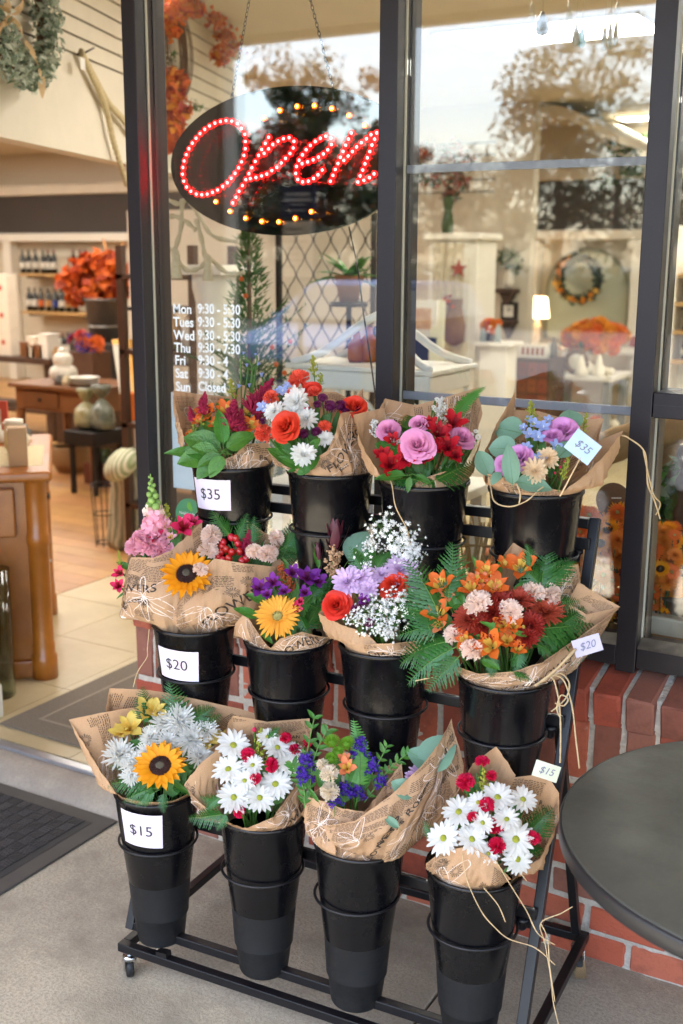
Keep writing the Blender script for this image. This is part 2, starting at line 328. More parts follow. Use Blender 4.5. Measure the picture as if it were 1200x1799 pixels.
# rough mortar sheet so that joints swell unevenly over the brick edges
mb = MB(); nxm, nzm = 300, 66; vs = []
for j in range(nzm + 1):
    for i in range(nxm + 1):
        x = WX0 + .004 + (WX1 - WX0 - .004) * i / nxm; z = .632 * j / nzm
        vs.append((x, WY + .0042 - .0030 * noise.noise(Vector((x * 22, z * 22, 3.3))) - .0022 * noise.noise(Vector((x * 90, z * 90, 7))), z))
mb.add(vs, [(j * (nxm + 1) + i, j * (nxm + 1) + i + 1, (j + 1) * (nxm + 1) + i + 1, (j + 1) * (nxm + 1) + i) for j in range(nzm) for i in range(nxm)], 0, True)
mb.build('mortar_joints', m_mort, bw)
st_me = brick_mesh(.190, .09, .0645, 6); hf_me = brick_mesh(.09, .09, .0645, 4); so_me = brick_mesh(.0655, .09, .156, 6); ro_me = brick_mesh(.0655, .175, .09, 6)
LOCAL = lambda p: Matrix.Translation(Vector(p))
def put_brick(me, x, y, z, rot=None):
    o = bpy.data.objects.new('brick', me); col.objects.link(o); o.parent = bw; o.matrix_local = LOCAL((x + rnd.uniform(-.0012, .0012), y + rnd.uniform(-.0025, .0025), z + rnd.uniform(-.001, .001))) @ (rot or Matrix.Rotation(R(rnd.uniform(-.5, .5)), 4, 'Y'))
for c in range(6):
    z = .0385 + c * .077 - .0035; off = -.63 if c % 2 == 0 else -.737
    k0 = math.floor((WX0 - off) / .204)
    for k in range(k0, k0 + 20):
        a = off + .204 * k; b_ = a + .204; lo = max(a, WX0 - .004); hi = min(b_, WX1)
        if hi - lo < .025: continue
        if hi - lo > .19: put_brick(rnd.choice(st_me), (a + b_) / 2, WY + .045, z)
        else:
            put_brick(rnd.choice(hf_me), (lo + hi) / 2, WY + .045, z, Matrix.Diagonal(((hi - lo - .012) / .09, 1, 1, 1)))
k = -19
while True:
    x = -.752 + .0785 * k; k += 1
    if x > WX1: break
    if x < WX0 + .02: continue
    xc = x + .039
    put_brick(rnd.choice(so_me), xc, WY + .045, .5465)
    tilt = Matrix.Rotation(R(13), 4, 'X')
    put_brick(rnd.choice(ro_me), xc, WY + .066, .684, tilt)
put_brick(so_me[0], -2.1195, WY + .045, .5465); put_brick(ro_me[0], -2.1195, WY + .066, .684, Matrix.Rotation(R(13), 4, 'X'))
# mortar bed between the sloping sill bricks
sm_ = MB(); a13 = R(13)
def slz(y, top): return .684 + (y - WY - .066) * math.tan(a13) + top + .002
sm_.prism([(WX0 + .01, WY - .004, slz(WY - .004, .0385)), (WX0 + .01, WY + .14, slz(WY + .14, .0405)), (WX0 + .01, WY + .14, .60), (WX0 + .01, WY - .004, .635)], (WX1 - WX0 - .01, 0, 0)); sm_.build('sill_mortar', m_mort, bw)
# ---- aluminium shop window
m_alu = mat('bronze_aluminium', '#221d22', .4, .3, var=.3, scale=4, color2='#191619', bump=.03, bscale=300)
m_alu2 = mat('bronze_inner', '#2a2829', .45, .3)
m_gask = mat('glazing_gasket', '#b9b7a8', .5); m_munt = mat('muntin_grey', '#7d7f88', .5, .2)
m_glass = glassmat('window_glass', .046, (.985, .995, .99, 1))
win = thing('shop_window', 'dark bronze aluminium shop window with grey glazing bars behind the flower rack', 'window', (-1.0, 2.58, .75))
PA, PB, PC, PD = (-2.165, -2.118), (-1.373, -1.324), (-.718, -.670), (.93, .98)
ZB, ZT = .757, 2.66
for i, (x0, x1) in enumerate((PA, PB, PC, PD)):
    zb = .62 if i == 0 else ZB - .012
    if i == 0: zb = .757
    p = bevel(MB().bx(x0, x1, 2.53, 2.569, zb, ZT).build('post', m_alu, win), .002)
    bevel(MB().bx(x0 + .003, x1 - .003, 2.569, 2.604, zb, ZT).build('post_core', m_alu2, p), .001)
    bevel(MB().bx(x0 + (-.001 if i else .0), x1 + .001, 2.604, 2.655, zb, ZT).build('post_back', m_alu, p), .002)
    for sx, w in ((x1 - .003, .0045), (x0 - .0015, .0045)):
        if i == 0 and sx < x0: continue
        MB().bx(sx, sx + w, 2.576, 2.5815, zb + .05, ZT).build('gasket', m_gask, p)
# door jamb below the first post
jm = bevel(MB().bx(-2.165, -2.153, 2.53, 2.655, 0.05, .757).build('jamb', m_alu, win), .002)
for (x0, x1) in ((PA[1] + .001, PB[0] - .001), (PB[1] + .001, PC[0] - .001), (PC[1] + .001, PD[0] - .001)):
    rl = bevel(MB().bx(x0, x1, 2.533, 2.653, ZB, .806).build('sill_rail', m_alu, win), .002)
    MB().prism([(x0, 2.534, .8065), (x0, 2.571, .8065), (x0, 2.571, .824)], (x1 - x0, 0, 0)).build('glazing_bead', mat('worn_bead', '#4b4742', .5, .3, var=.6, scale=40, color2='#6a645a'), rl)
    bevel(MB().bx(x0, x1, 2.533, 2.653, 2.61, ZT).build('head_rail', m_alu, win), .002)
rl = bevel(MB().bx(PC[1] + .001, PD[0] - .001, 2.5325, 2.653, 1.351, 1.408).build('transom_rail', m_alu, win), .002)
MB().bx(PC[1] + .001, PD[0] - .001, 2.532, 2.5324, 1.3795, 1.3805).build('rail_seam', m_alu2, rl)
def pane(x0, x1, z0, z1):
    for y in (2.5772, 2.5915):
        MB().bx(x0, x1, y, y + .0035, z0, z1).build('glass_pane', m_glass, win)
pane(PA[1] + .003, PB[0] - .003, .81, 2.61); pane(PB[1] + .003, PC[0] - .003, .81, 2.61); pane(PC[1] + .003, PD[0] - .003, .81, 1.35); pane(PC[1] + .003, PD[0] - .003, 1.41, 2.61)
for z0, z1 in ((1.899, 1.918), (1.345, 1.366)):
    bevel(MB().bx(PB[1] + .003, PC[0] - .003, 2.5825, 2.5895, z0, z1).build('muntin', m_munt, win), .0015)
# ---- door mats
m_rub = mat('mat_rubber', '#2c2c2e', .72, var=.35, scale=14, color2='#3a3836', bump=.2, bscale=200)
m_rubr = mat('mat_rib', '#39383a', .62, var=.4, scale=20, bump=.3, bscale=150)
mt = tag(bevel(MB().bx(-3.35, -2.19, 1.55, 2.414, .001, .009).build('door_mat', mat('mat_border', '#4b4844', .75, var=.4, scale=10)), .003), 'black rubber mat with a basket weave tread before the door step', 'door mat')
MB().bx(-3.30, -2.245, 1.60, 2.362, .0093, .0105).build('mat_field', m_rub, mt, loc=None)
rb = MB(); cs = .043
for i in range(24):
    for j in range(19):
        cx_, cy_ = -3.30 + cs * (i + .5), 1.60 + cs * .93 * (j + .5)
        for q_ in range(4):
            o_ = (q_ - 1.5) * cs * .24
            if (i + j) % 2: rb.box((cx_ + o_, cy_, .0125), (cs * .13, cs * .84, .004))
            else: rb.box((cx_, cy_ + o_, .0125), (cs * .84, cs * .13, .004))
rb = rb.build('tread_ribs', m_rubr, mt); tag(rb, kind='stuff')
mt2 = tag(bevel(MB().bx(-2.955, -2.10, 2.665, 4.2, .0615, .068).build('entrance_rug', mat('rug_weave', '#7d7162', .95, var=.6, scale=120, color2='#5f564a', bump=.5, bscale=400)), .002), 'taupe woven entrance rug just inside the open door', 'rug')
MB().bx(-2.86, -2.2, 2.76, 2.772, .0682, .0695).bx(-2.86, -2.848, 2.772, 4.15, .0682, .0695).build('border_line', mat('rug_line', '#8f8371', .95), mt2)
# ================================================================== street behind the camera (seen mirrored in the glass)
m_bark = mat('bark', '#4d3f33', .9, var=.5, scale=6, bump=.5)
TREECOLS = [mat('tree_leaf_a', '#333f1f', .6, transl=.25), mat('tree_leaf_b', '#4d4a22', .6, transl=.25), mat('tree_leaf_c', '#74421f', .6, transl=.25), mat('tree_leaf_d', '#26321c', .6, transl=.2)]
def tree(label, x, y, h, rad, seed, mats, dens=5200, leaf=.16, low=.25):
    rr = random.Random(seed); t = thing('tree', label, 'tree', (x, y, -.2), 'trees across the parking lot')
    tr = MB(); base = Vector((x, y, -.2)); top = Vector((x + rr.uniform(-.3, .3), y, h * .75))
    tr.tube([base.lerp(top, k / 5) + Vector((rr.uniform(-.1, .1), rr.uniform(-.1, .1), 0)) * (k > 0) for k in range(6)], [.2, .17, .15, .12, .09, .05], 8)
    tips = []
    for k in range(16):
        s_ = base.lerp(top, rr.uniform(low, .95)); a = rr.uniform(0, 6.28); L = rad * rr.uniform(.5, .95); e = s_ + Vector((math.cos(a) * L, math.sin(a) * L, rr.uniform(.15, .7) * L))
        m_ = s_.lerp(e, .5) + Vector((0, 0, .12)); tr.tube([s_, m_, e], [.06, .04, .015], 5); tips.append(e); tips.append(m_)
    tr.build('trunk', m_bark, t); cl = MB()
    for k in range(46): tips.append(Vector((x, y, h * (low + .15) + (h * .62) * rr.random())) + Vector((rr.gauss(0, rad * .42), rr.gauss(0, rad * .42), 0)))
    cls = [(p, rr.uniform(.35, .8) * rad * .42, rr.randrange(3)) for p in tips]
    for k in range(dens):
        p, r_, mi = rr.choice(cls); d = Vector((rr.gauss(0, 1), rr.gauss(0, 1), rr.gauss(0, .8))); d = d.normalized() * r_ * rr.random() ** .4
        c = p + d; n = Vector((rr.gauss(0, 1), rr.gauss(0, 1), rr.gauss(.6, 1))).normalized(); u = n.orthogonal().normalized(); v = n.cross(u); s_ = leaf * rr.uniform(.6, 1.3)
        cl.add([c - u * s_ * .5, c + v * s_ * .28, c + u * s_ * .5, c - v * s_ * .28], [(0, 1, 2, 3)], mi if rr.random() < .8 else rr.randrange(3))
    cl.build('crown', mats, t)
def refl(px, t): r = ray(px, 300); return (r.x * t, 5.16 - r.y * t)
TS = [(985, 33, 8.3, 2.6, 'tall dense olive green tree mirrored high in the middle pane', 0), (1090, 38, 8.6, 2.5, 'thin yellowing tree mirrored beside the right window post', 1), (545, 33, 8.0, 2.2, 'tree with rust and green leaves mirrored above the lit sign', 1),
      (640, 41, 8.0, 2.4, 'low brownish tree mirrored behind the chain of the sign', 2), (455, 36, 7.0, 2.2, 'short pale tree mirrored at the left of the sign', 1), (790, 46, 5.6, 2.6, 'squat tree mirrored low between the window posts', 0), (880, 50, 6.2, 2.8, 'broad far tree mirrored left of the dense olive one', 3), (1180, 44, 7.4, 2.8, 'dark tree mirrored in the rightmost pane', 3), (330, 44, 6.8, 2.8, 'dark tree mirrored left of the lit sign', 0), (700, 60, 6.0, 3.0, 'far hazy tree mirrored behind the window post', 0)]
for i, (px, t_, h, r_, lb, v) in enumerate(TS):
    x, y = refl(px, t_); ms = [[TREECOLS[0], TREECOLS[3], TREECOLS[1]], [TREECOLS[1], TREECOLS[0], TREECOLS[2]], [TREECOLS[2], TREECOLS[1], TREECOLS[0]], [TREECOLS[3], TREECOLS[0], TREECOLS[3]]][v]
    tree(lb, x, y, h, r_, 40 + i, ms, dens=(7500 if i == 0 else 2600 if i == 1 else 9000 if i in (2, 3, 4) else 4200), leaf=.2, low=.3 if i == 1 else .08 if i in (2, 3, 4) else .2)
hd = thing('hedge', 'clipped dark hedge along the far side of the parking lot', 'hedge', (-14, -24, -.2)); hm = MB(); rh = random.Random(5)
for i in range(9000):
    p = Vector((rh.uniform(-34, 8), -24 + rh.uniform(-.7, .7), rh.uniform(-.1, 1.5) ** 1.0)); n_ = Vector((rh.gauss(0, 1), rh.gauss(.4, 1), rh.gauss(.3, 1))).normalized(); u_ = n_.orthogonal().normalized() * .11; v_ = n_.cross(u_).normalized() * .07; hm.add([p - u_, p - v_, p + u_, p + v_], [(0, 1, 2, 3)], rh.randrange(2))
hm.build('foliage', [TREECOLS[3], TREECOLS[0]], hd); MB().bx(-34, 8, -24.5, -23.6, -.2, 1.2).build('inner_growth', mat('hedge_core', '#1c2415', .9), hd)
# parked car, nose to the shop
def car(x, y, body, label):
    c = thing('parked_car', label, 'car', (x, y, -.12), 'cars parked in front of the shop'); z0 = -.12
    W = .9
    prof = [(0, .35), (.02, .62), (.15, .78), (1.15, .93), (1.25, .98), (1.95, 1.42), (2.3, 1.50), (3.6, 1.48), (4.1, 1.42), (4.45, 1.0), (4.5, .8), (4.52, .38), (3.9, .3), (.5, .28)]
    mb = MB(); n = len(prof)
    def ins(h): return 0 if h < .95 else .16 * min(1, (h - .95) / .5)
    secs = [(-1, .0), (-.92, .02), (.92, .02), (1, .0)]
    rings = []
    for sgn, k in ((-1, 1), (-.96, 0), (.96, 0), (1, 1)):
        ring = []
        for (l, h) in prof:
            hh = h + (0.0 if k == 0 else (-.05 if h > .6 else .03)); ring.append(Vector((x + sgn * (W - ins(h)), y - l - (0.05 if k and l < .3 else 0), z0 + hh)))
        rings.append(ring)
    vs = [v for r_ in rings for v in r_]; fs = []
    for a in range(3):
        for i in range(n): fs.append((a * n + i, (a + 1) * n + i, (a + 1) * n + (i + 1) % n, a * n + (i + 1) % n))
    fs.append(tuple(range(n))); fs.append(tuple(range(4 * n - 1, 3 * n - 1, -1)))
    mb.add(vs, fs, 0, False); mb.build('body', body, c)
    gl = mat('car_glass', '#161c20', .08, 0, spec=.8)
    def yq(l): return y - l
    MB().prism([(x - .70, yq(1.27), z0 + 1.015), (x + .70, yq(1.27), z0 + 1.015), (x + .60, yq(1.93), z0 + 1.43), (x - .60, yq(1.93), z0 + 1.43)], (0, .012, .02)).build('windscreen', gl, c)
    for s_ in (-1, 1):
        MB().prism([(x + s_ * .895, yq(1.5), z0 + 1.0), (x + s_ * .895, yq(4.2), z0 + 1.0), (x + s_ * .755, yq(3.95), z0 + 1.38), (x + s_ * .755, yq(2.05), z0 + 1.38)], (s_ * .012, 0, 0)).build('side_window', gl, c)
        MB().ball((x + s_ * .98, yq(1.55), z0 + 1.02), (.09, .06, .07)).build('mirror', body, c)
        MB().ball((x + s_ * .68, yq(.03), z0 + .68), (.18, .06, .08)).build('headlight', mat('headlight_glass', '#d9dde0', .1), c)
        for l in (.85, 3.65):
            w = MB(); w.lathe([(.1, -.1), (.3, -.1), (.33, -.06), (.33, .06), (.3, .1), (.1, .1)], 20, cap1=True)
            for v in w.v: v.xyz = Vector((x + s_ * .82 + v.z, yq(l) + v.x, z0 + .33 + v.y))
            wo = w.build('wheel', mat('tyre', '#1c1c1d', .85), c)
            rm = MB(); rm.lathe([(.02, 0), (.2, 0), (.22, .02)], 12)
            for v in rm.v: v.xyz = Vector((x + s_ * (.925 + v.z), yq(l) + v.x, z0 + .33 + v.y))
            rm.build('rim', MATS['aluminium'], wo)
    MB().bx(x - .55, x + .55, yq(-.06), yq(.1), z0 + .45, z0 + .58).build('grille', mat('dark_plastic', '#1b1b1c', .5), c)
car(-7.55, -6.15, mat('car_blue', '#2b4878', .6, 0, spec=.25), 'light blue car mirrored in the glass below the lit sign')
car(-12.2, -6.3, mat('car_silver', '#9fa3a6', .3, .5, coat=.5), 'silver car farther along the parking row, mirrored at the door side')
# small sign stand mirrored across the lit sign
ss = thing('sign_stand', 'thin post with a navy placard above a white notice, mirrored over the lit sign', 'sign', (-3.67, -.62, 0))
MB().tube([(-3.67, -.65, .02), (-3.67, -.65, 2.12)], .014, 8).lathe([(.16, 0), (.16, .012), (.03, .03)], 20, c=(-3.67, -.65, 0)).build('post', mat('dark_metal', '#2b2b2d', .45, .5), ss)
MB().bx(-3.79, -3.55, -.632, -.62, 1.92, 2.10).build('placard', mat('navy_board', '#26345e', .45), ss)
nt_ = MB()
for k, (w_, h_) in enumerate(((.17, .02), (.19, .02), (.1, .008), (.12, .008))): nt_.bx(-3.67 - w_ / 2, -3.67 + w_ / 2, -.6195, -.619, 2.06 - .032 * k - h_, 2.06 - .032 * k)
nt_.build('placard_lettering', mat('pale_print', '#b9bfd2', .6), ss)
MB().bx(-3.77, -3.57, -.632, -.62, 1.58, 1.90).build('notice', mat('paper_white', '#e6e4df', .7), ss)
nt_ = MB()
for k in range(7): nt_.bx(-3.75, -3.75 + rnd.uniform(.08, .15), -.6195, -.619, 1.86 - .036 * k - .012, 1.86 - .036 * k)
nt_.build('notice_lines', mat('grey_print', '#a99c94', .7), ss)
# ================================================================== lettering helper
_TX = {}
def textmesh(word, size=1.0, bold=0.0, space=1.0):
    key = (word, bold, space)
    if key not in _TX:
        cu = bpy.data.curves.new('t', 'FONT'); cu.body = word; cu.size = 1; cu.resolution_u = 3; cu.offset = bold; cu.space_character = space
        ob = bpy.data.objects.new('t', cu); col.objects.link(ob); bpy.context.view_layer.update()
        me = ob.evaluated_get(bpy.context.evaluated_depsgraph_get()).to_mesh()
        _TX[key] = ([(v.co.x, v.co.y) for v in me.vertices], [tuple(p.vertices) for p in me.polygons])
        bpy.data.objects.remove(ob); bpy.data.curves.remove(cu)
    v, f = _TX[key]; return [(x * size, y * size) for x, y in v], f
def text_on(mb, word, size, fn, bold=0.0, mi=0, space=1.0, center=False):
    v, f = textmesh(word, size, bold, space)
    if center and v:
        cx_ = (min(p[0] for p in v) + max(p[0] for p in v)) / 2; v = [(x - cx_, y) for x, y in v]
    pts = [fn(x, y) for x, y in v]
    if any(p is None for p in pts): 
        ok = [i for i, p in enumerate(pts) if p is not None]; s_ = set(ok); mp = {i: k for k, i in enumerate(ok)}
        f = [tuple(mp[i] for i in g) for g in f if all(i in s_ for i in g)]; pts = [pts[i] for i in ok]
    if pts: mb.add(pts, f, mi)
# ================================================================== flower rack
TH = R(3.5); RU = Vector((math.cos(TH), math.sin(TH), 0)); RV = Vector((-math.sin(TH), math.cos(TH), 0)); RO = Vector((-1.66, 1.835, 0))
def U(u, v, z): return RO + RU * u + RV * v + Vector((0, 0, z))
m_steel = mat('rack_steel', '#16161a', .38, .25, var=.2, scale=30, bump=.04, bscale=400)
m_chrome = mat('caster_chrome', '#c9ccd0', .18, 1.0); m_tire = mat('caster_rubber', '#151516', .6)
rack = thing('flower_rack', 'black steel A-frame flower rack on casters with rings for twelve buckets', 'rack', (-1.2, 2.1, 0))
RW, RD, ZR = .97, .54, .088
def rbar(name, a, b, w=.022, h=None, par=rack): return bevel(MB().bar(a, b, w, h or w, up=ZUP if abs((Vector(b) - Vector(a)).normalized().z) < .9 else RU).build(name, m_steel, par), .002)
rbar('base_rail', U(-.011, 0, ZR), U(RW + .011, 0, ZR)); rbar('base_rail', U(-.011, RD, ZR), U(RW + .011, RD, ZR))
rbar('side_rail', U(0, .012, ZR), U(0, RD - .012, ZR)); rbar('side_rail', U(RW, .012, ZR), U(RW, RD - .012, ZR))
def vi(z): return .03 + .38 * (z - .12)
for u in (0.0, RW): rbar('inclined_leg', U(u, vi(.118), .118), U(u, vi(1.157), 1.157))
rbar('top_rail', U(.0112, vi(1.146), 1.146), U(RW - .0112, vi(1.146), 1.146)); rbar('foot_rail', U(.0112, vi(.13), .13), U(RW - .0112, vi(.13), .13))
for u in (.018, RW - .018): rbar('brace_leg', U(u, RD - .005, ZR + .012), U(u, vi(.73) + .022, .73), .02)
for u in (.1, RW - .1): MB().bar(U(u, .0, .103), U(u + .03, .0, .106), .02, .012).build('hinge', m_steel, rack)
BUCK = [[(-1.547, 2.153, 1.226), (-1.291, 2.168, 1.232), (-1.058, 2.182, 1.232), (-.809, 2.198, 1.236)], [(-1.569, 2.021, .867), (-1.317, 2.036, .867), (-1.078, 2.051, .895), (-.813, 2.067, .872)], [(-1.581, 1.88, .504), (-1.299, 1.897, .509), (-1.066, 1.911, .506), (-.805, 1.927, .513)]]
CZ = (1.108, .757, .388)
for r_, row in enumerate(BUCK):
    z = CZ[r_]; v = vi(z) - .018
    cb = rbar('cross_bar', U(.0, v, z), U(RW, v, z), .012, .024)
    for u in (.03, RW - .03):
        p = U(u, v, z - .012); MB().lathe([(.007, -.03), (.011, -.024), (.011, -.012), (.016, -.01), (.016, -.002), (.006, 0)], 12, c=p).build('bolt', m_steel, cb)
    for (x, y, zr) in row:
        rz = z - .012 if zr < .88 or r_ == 0 else z - .002; c = Vector((x, y, rz)); a = [c + Vector((math.cos(t), math.sin(t), 0)) * .0905 for t in [2 * math.pi * k / 40 for k in range(41)]]
        g = MB().tube(a, .0032, 8, cap=False)
        for du in (-.03, .03):
            q0 = c + RU * du + RV * math.sqrt(.0905 ** 2 - du * du); uq = (q0 - RO).dot(RU); g.tube([q0, U(uq, v - .004, rz + .004)], .0035, 6)
        g.build('bucket_ring', m_steel, rack)
for u, v, sp in ((.012, .005, 2.4), (RW - .012, .005, .8), (.012, RD - .005, 1.9), (RW - .012, RD - .005, 5.2)):
    b = U(u, v, 0); d = Vector((math.cos(sp), math.sin(sp), 0)); s_ = Vector((-d.y, d.x, 0)); ctr = b + d * .014 + Vector((0, 0, .026))
    cs_ = MB().tube([b + Vector((0, 0, ZR - .012)), b + Vector((0, 0, .062))], .007, 10, 0).tube([b + Vector((0, 0, .066)), b + Vector((0, 0, .056))], .017, 14, 0)
    for k in (-1, 1):
        w_ = s_ * .0125 * k; cs_.prism([b + w_ + d * -.014 + ZUP * .06, b + w_ + d * .016 + ZUP * .06, ctr + w_ + d * .012 - ZUP * .004, ctr + w_ - d * .008 - ZUP * .006], s_ * .002 * k, 0)
    cs_.prism([ctr - s_ * .014 + d * .012 + ZUP * .012, ctr + s_ * .014 + d * .012 + ZUP * .012, ctr + s_ * .014 + d * .045 - ZUP * .014, ctr - s_ * .014 + d * .045 - ZUP * .014], ZUP * .003, 0)
    co = cs_.build('caster', m_chrome, rack); w = MB().lathe([(.004, -.009), (.022, -.009), (.0255, -.006), (.0255, .006), (.022, .009), (.004, .009)], 20, cap1=True)
    rot = Matrix((d, ZUP, s_)).transposed()
    for v_ in w.v: v_.xyz = ctr + rot @ Vector(v_)
    w.build('wheel', m_tire, co)
# ================================================================== buckets
m_bm = mat('bucket_matte', '#0d0f13', .5, 0, var=.5, scale=9, color2='#14171c', bump=.12, bscale=500, spec=.4, rvar=.25)
m_bg = mat('bucket_gloss', '#08080b', .17, 0, spec=.36, var=.4, scale=14, color2='#121216', bump=.02, bscale=14, rvar=.22, rscale=9)
m_card = mat('price_card_paper', '#d0cfdc', .6, var=.8, scale=22, color2='#d8c0d0'); m_ink = mat('black_ink', '#22222a', .6)
prof = [(.0, .004), (.051, .004), (.0535, 0), (.0555, .004), (.0628, .067), (.0662, .070), (.0662, .073), (.0725, .16), (.0732, .163), (.0855, .265), (.096, .372), (.0992, .375), (.1002, .380), (.0992, .3848), (.0965, .385), (.094, .378), (.083, .26), (.07, .15), (.053, .008), (0.0, .008)]
bk = MB().lathe(prof, 48, mi=lambda i: 0 if i < 7 else 1, cap0=False); buck_me = bk.mesh('bucket', [m_bm, m_bg])
def cone_r(zl): return .0732 + (.096 - .0732) * (zl - .163) / .209
BL = [['topmost row leftmost black bucket, the $35 card on its side', 'black bucket of coral roses and white daisies, second in the top row', 'black bucket under the pink roses, third in the top row', 'black bucket under the lavender roses at the right of the top row'], ['black bucket with the $20 card, leftmost of the middle row', 'black bucket under the yellow gerbera in the middle row', "black bucket under the baby's breath bouquet in the middle row", 'black bucket under the big orange and fern bouquet, right of the middle row'], ['black bucket with the $15 card, leftmost of the bottom row', 'black bucket under the white daisies, second in the bottom row', 'black bucket third in the bottom row, brown paper folded over its rim', 'black bucket at the right end of the bottom row, raffia hanging over it']]
CARDS = {(0, 0): ('$35', -68, -4, .285, .358, 2.0), (1, 0): ('$20', -62, 4, .268, .342, -3.0), (2, 0): ('$15', -56, 6, .277, .362, -4.0)}
BUCKET = {}
for r_ in range(3):
    for k in range(4):
        x, y, z = BUCK[r_][k]; o = bpy.data.objects.new('bucket', buck_me); col.objects.link(o); o.location = (x, y, z - .385)
        o.rotation_euler = (R(rnd.uniform(-.7, .7)), R(rnd.uniform(-.7, .7)), rnd.uniform(0, 6)) if (r_, k) not in CARDS else (0, 0, 0)
        tag(o, BL[r_][k], 'bucket', 'black flower buckets on the rack'); o['_off'] = tuple(o.location); BUCKET[(r_, k)] = o
        if (r_, k) in CARDS:
            tx, a0, a1, z0, z1, sk = CARDS[(r_, k)]; face = math.atan2(-y, -x); dirn = 1
            def surf(s_, t_, lift, a0=a0, a1=a1, z0=z0, z1=z1, sk=sk):
                a = face + R(a0 + (a1 - a0) * s_); zl = z0 + (z1 - z0) * t_ + sk * .0013 * (s_ - .5)
                rr = cone_r(zl) + lift; return Vector((x + rr * math.cos(a), y + rr * math.sin(a), z - .385 + zl))
            n = 10; mb = MB(); g = [[surf(i / n, j / 3, .0022 + .002 * abs(i / n - .5)) for i in range(n + 1)] for j in range(4)]
            mb.add([p for row in g for p in row], [(j * (n + 1) + i, j * (n + 1) + i + 1, (j + 1) * (n + 1) + i + 1, (j + 1) * (n + 1) + i) for j in range(3) for i in range(n)], 0, True)
            cd = mb.build('price_card', m_card, o); tag(cd, 'pale price card reading ' + tx)
            W_ = R(a1 - a0) * .088; H_ = z1 - z0; tm = MB()
            def fn(xx, yy): return surf(.5 + xx / W_, .36 + yy / H_, .0030 + .002 * abs(xx / W_))
            text_on(tm, tx, .036, fn, 0.0, center=True); to = tm.build('price_print', m_ink, cd)
# ================================================================== flower meshes (unit radius, facing +Z)
def petal(mb, rr, ang, r0, L, W, e0, e1, mi=0, cup=.12, seg=4, z0=0.0, tip=.25, base=.35, ruf=0.0, peak=.6, fold=0.0, mid=None, midk=2):
    """one petal: a strip leaving radius r0 at azimuth ang, elevation bending from e0 to e1 along its length"""
    ca, sa = math.cos(ang), math.sin(ang); rad = Vector((ca, sa, 0)); tan = Vector((-sa, ca, 0)); p = rad * r0 + ZUP * z0; vs = []
    for i in range(seg + 1):
        t = i / seg; e = e0 + (e1 - e0) * t; d = rad * math.cos(e) + ZUP * math.sin(e); nrm = ZUP * math.cos(e) - rad * math.sin(e)
        w = W * (base + (1 - base) * math.sin(min(1, t / peak) * math.pi / 2)) if t < peak else W * (1 - (1 - tip) * ((t - peak) / (1 - peak)) ** 2)
        rf = ruf * rr.uniform(-1, 1) if i > seg * .5 else 0; rg = ruf * rr.uniform(-1, 1) if i > seg * .5 else 0
        tipin = -L * .05 if (i == seg) else 0
        vs += [p - tan * w * .5 + nrm * (cup * W + rf) + d * (tipin + (rf if i == seg else 0)), p + nrm * (-fold * W) + d * ((L * .04 if i == seg else 0) + (rg * .8 if i == seg else 0)), p + tan * w * .5 + nrm * (cup * W + rg) + d * (tipin - (rg if i == seg else 0))]
        p = p + d * (L / seg)
    fs = []; o = len(mb.v)
    for i in range(seg):
        for j in (0, 1):
            a = i * 3 + j; mm = mid if (mid is not None and i < midk) else mi; mb.add([], [], 0); mb.f.append((o + a, o + a + 1, o + a + 4, o + a + 3)); mb.m.append(mm); mb.s.append(True)
    mb.v.extend(vs)
def lay(mb, rr, n, **k):
    ph = rr.uniform(0, 6.28); jl = k.pop('jl', .1); je = k.pop('je', .15)
    for i in range(n):
        kk = dict(k); s_ = 1 + rr.uniform(-jl, jl); kk['L'] = k['L'] * s_; d = rr.uniform(-je, je); kk['e0'] = k['e0'] + d; kk['e1'] = k['e1'] + d
        petal(mb, rr, ph + 2 * math.pi * i / n + rr.uniform(-.06, .06), **kk)
PAL = dict(coral='#e2412c', coral2='#f0654e', pinkrose='#e49ac2', lavrose='#d795cb', red='#bb1420', redd='#8e0f1c', orange='#e2702b', orange2='#e8913c', peachor='#e58a5e', purple='#7d2c98', magenta='#a01e5c', yellow='#d9c163', yellow2='#e0b04a',
           peach='#ffeadd', pink='#f9bdd0', hotpink='#dc2f63', crimson='#d81b4c', white='#f1f1ed', cream='#f6ead6', sun='#f0a31a', sun2='#e88f12', gerb='#f3b545', rust='#9c2f22', rust2='#b9503a', lav='#dcc0e2', plum='#67194f', greenb='#6fa02c', peachm='#f3dcb8', blue='#9fb2e6', statice='#5430a8', millet='#c99f78', rustm='#a84f1e', burg='#4e1b28', bb='#fcfcfa')
def P_(k): return mat('petal_' + k, PAL[k], .55, transl=.12 if ('rose' in k or k == 'coral') else .45 if k in ('peach', 'white', 'cream', 'pink', 'peachm') else .3, objvar=.05, var=.18, scale=3, dark=.82, spec=.3)
M_GC = mat('daisy_centre', '#8a9a2a', .7, var=.6, scale=12, color2='#b8a52e', bump=.5, bscale=30); M_DK = mat('sunflower_disc', '#2a130d', .8, var=.7, scale=9, color2='#4a1d12', bump=.9, bscale=25)
M_DK2 = mat('disc_eye', '#4a4436', .8, var=.6, scale=20); M_GE = mat('gerbera_centre', '#cfc07a', .7, var=.7, scale=14, color2='#a8ac5a', bump=.8, bscale=30)
M_STEM = mat('stem_green', '#4f7a2e', .5, var=.3, scale=20, transl=.1); M_STEMD = mat('stem_dark', '#35532a', .55)
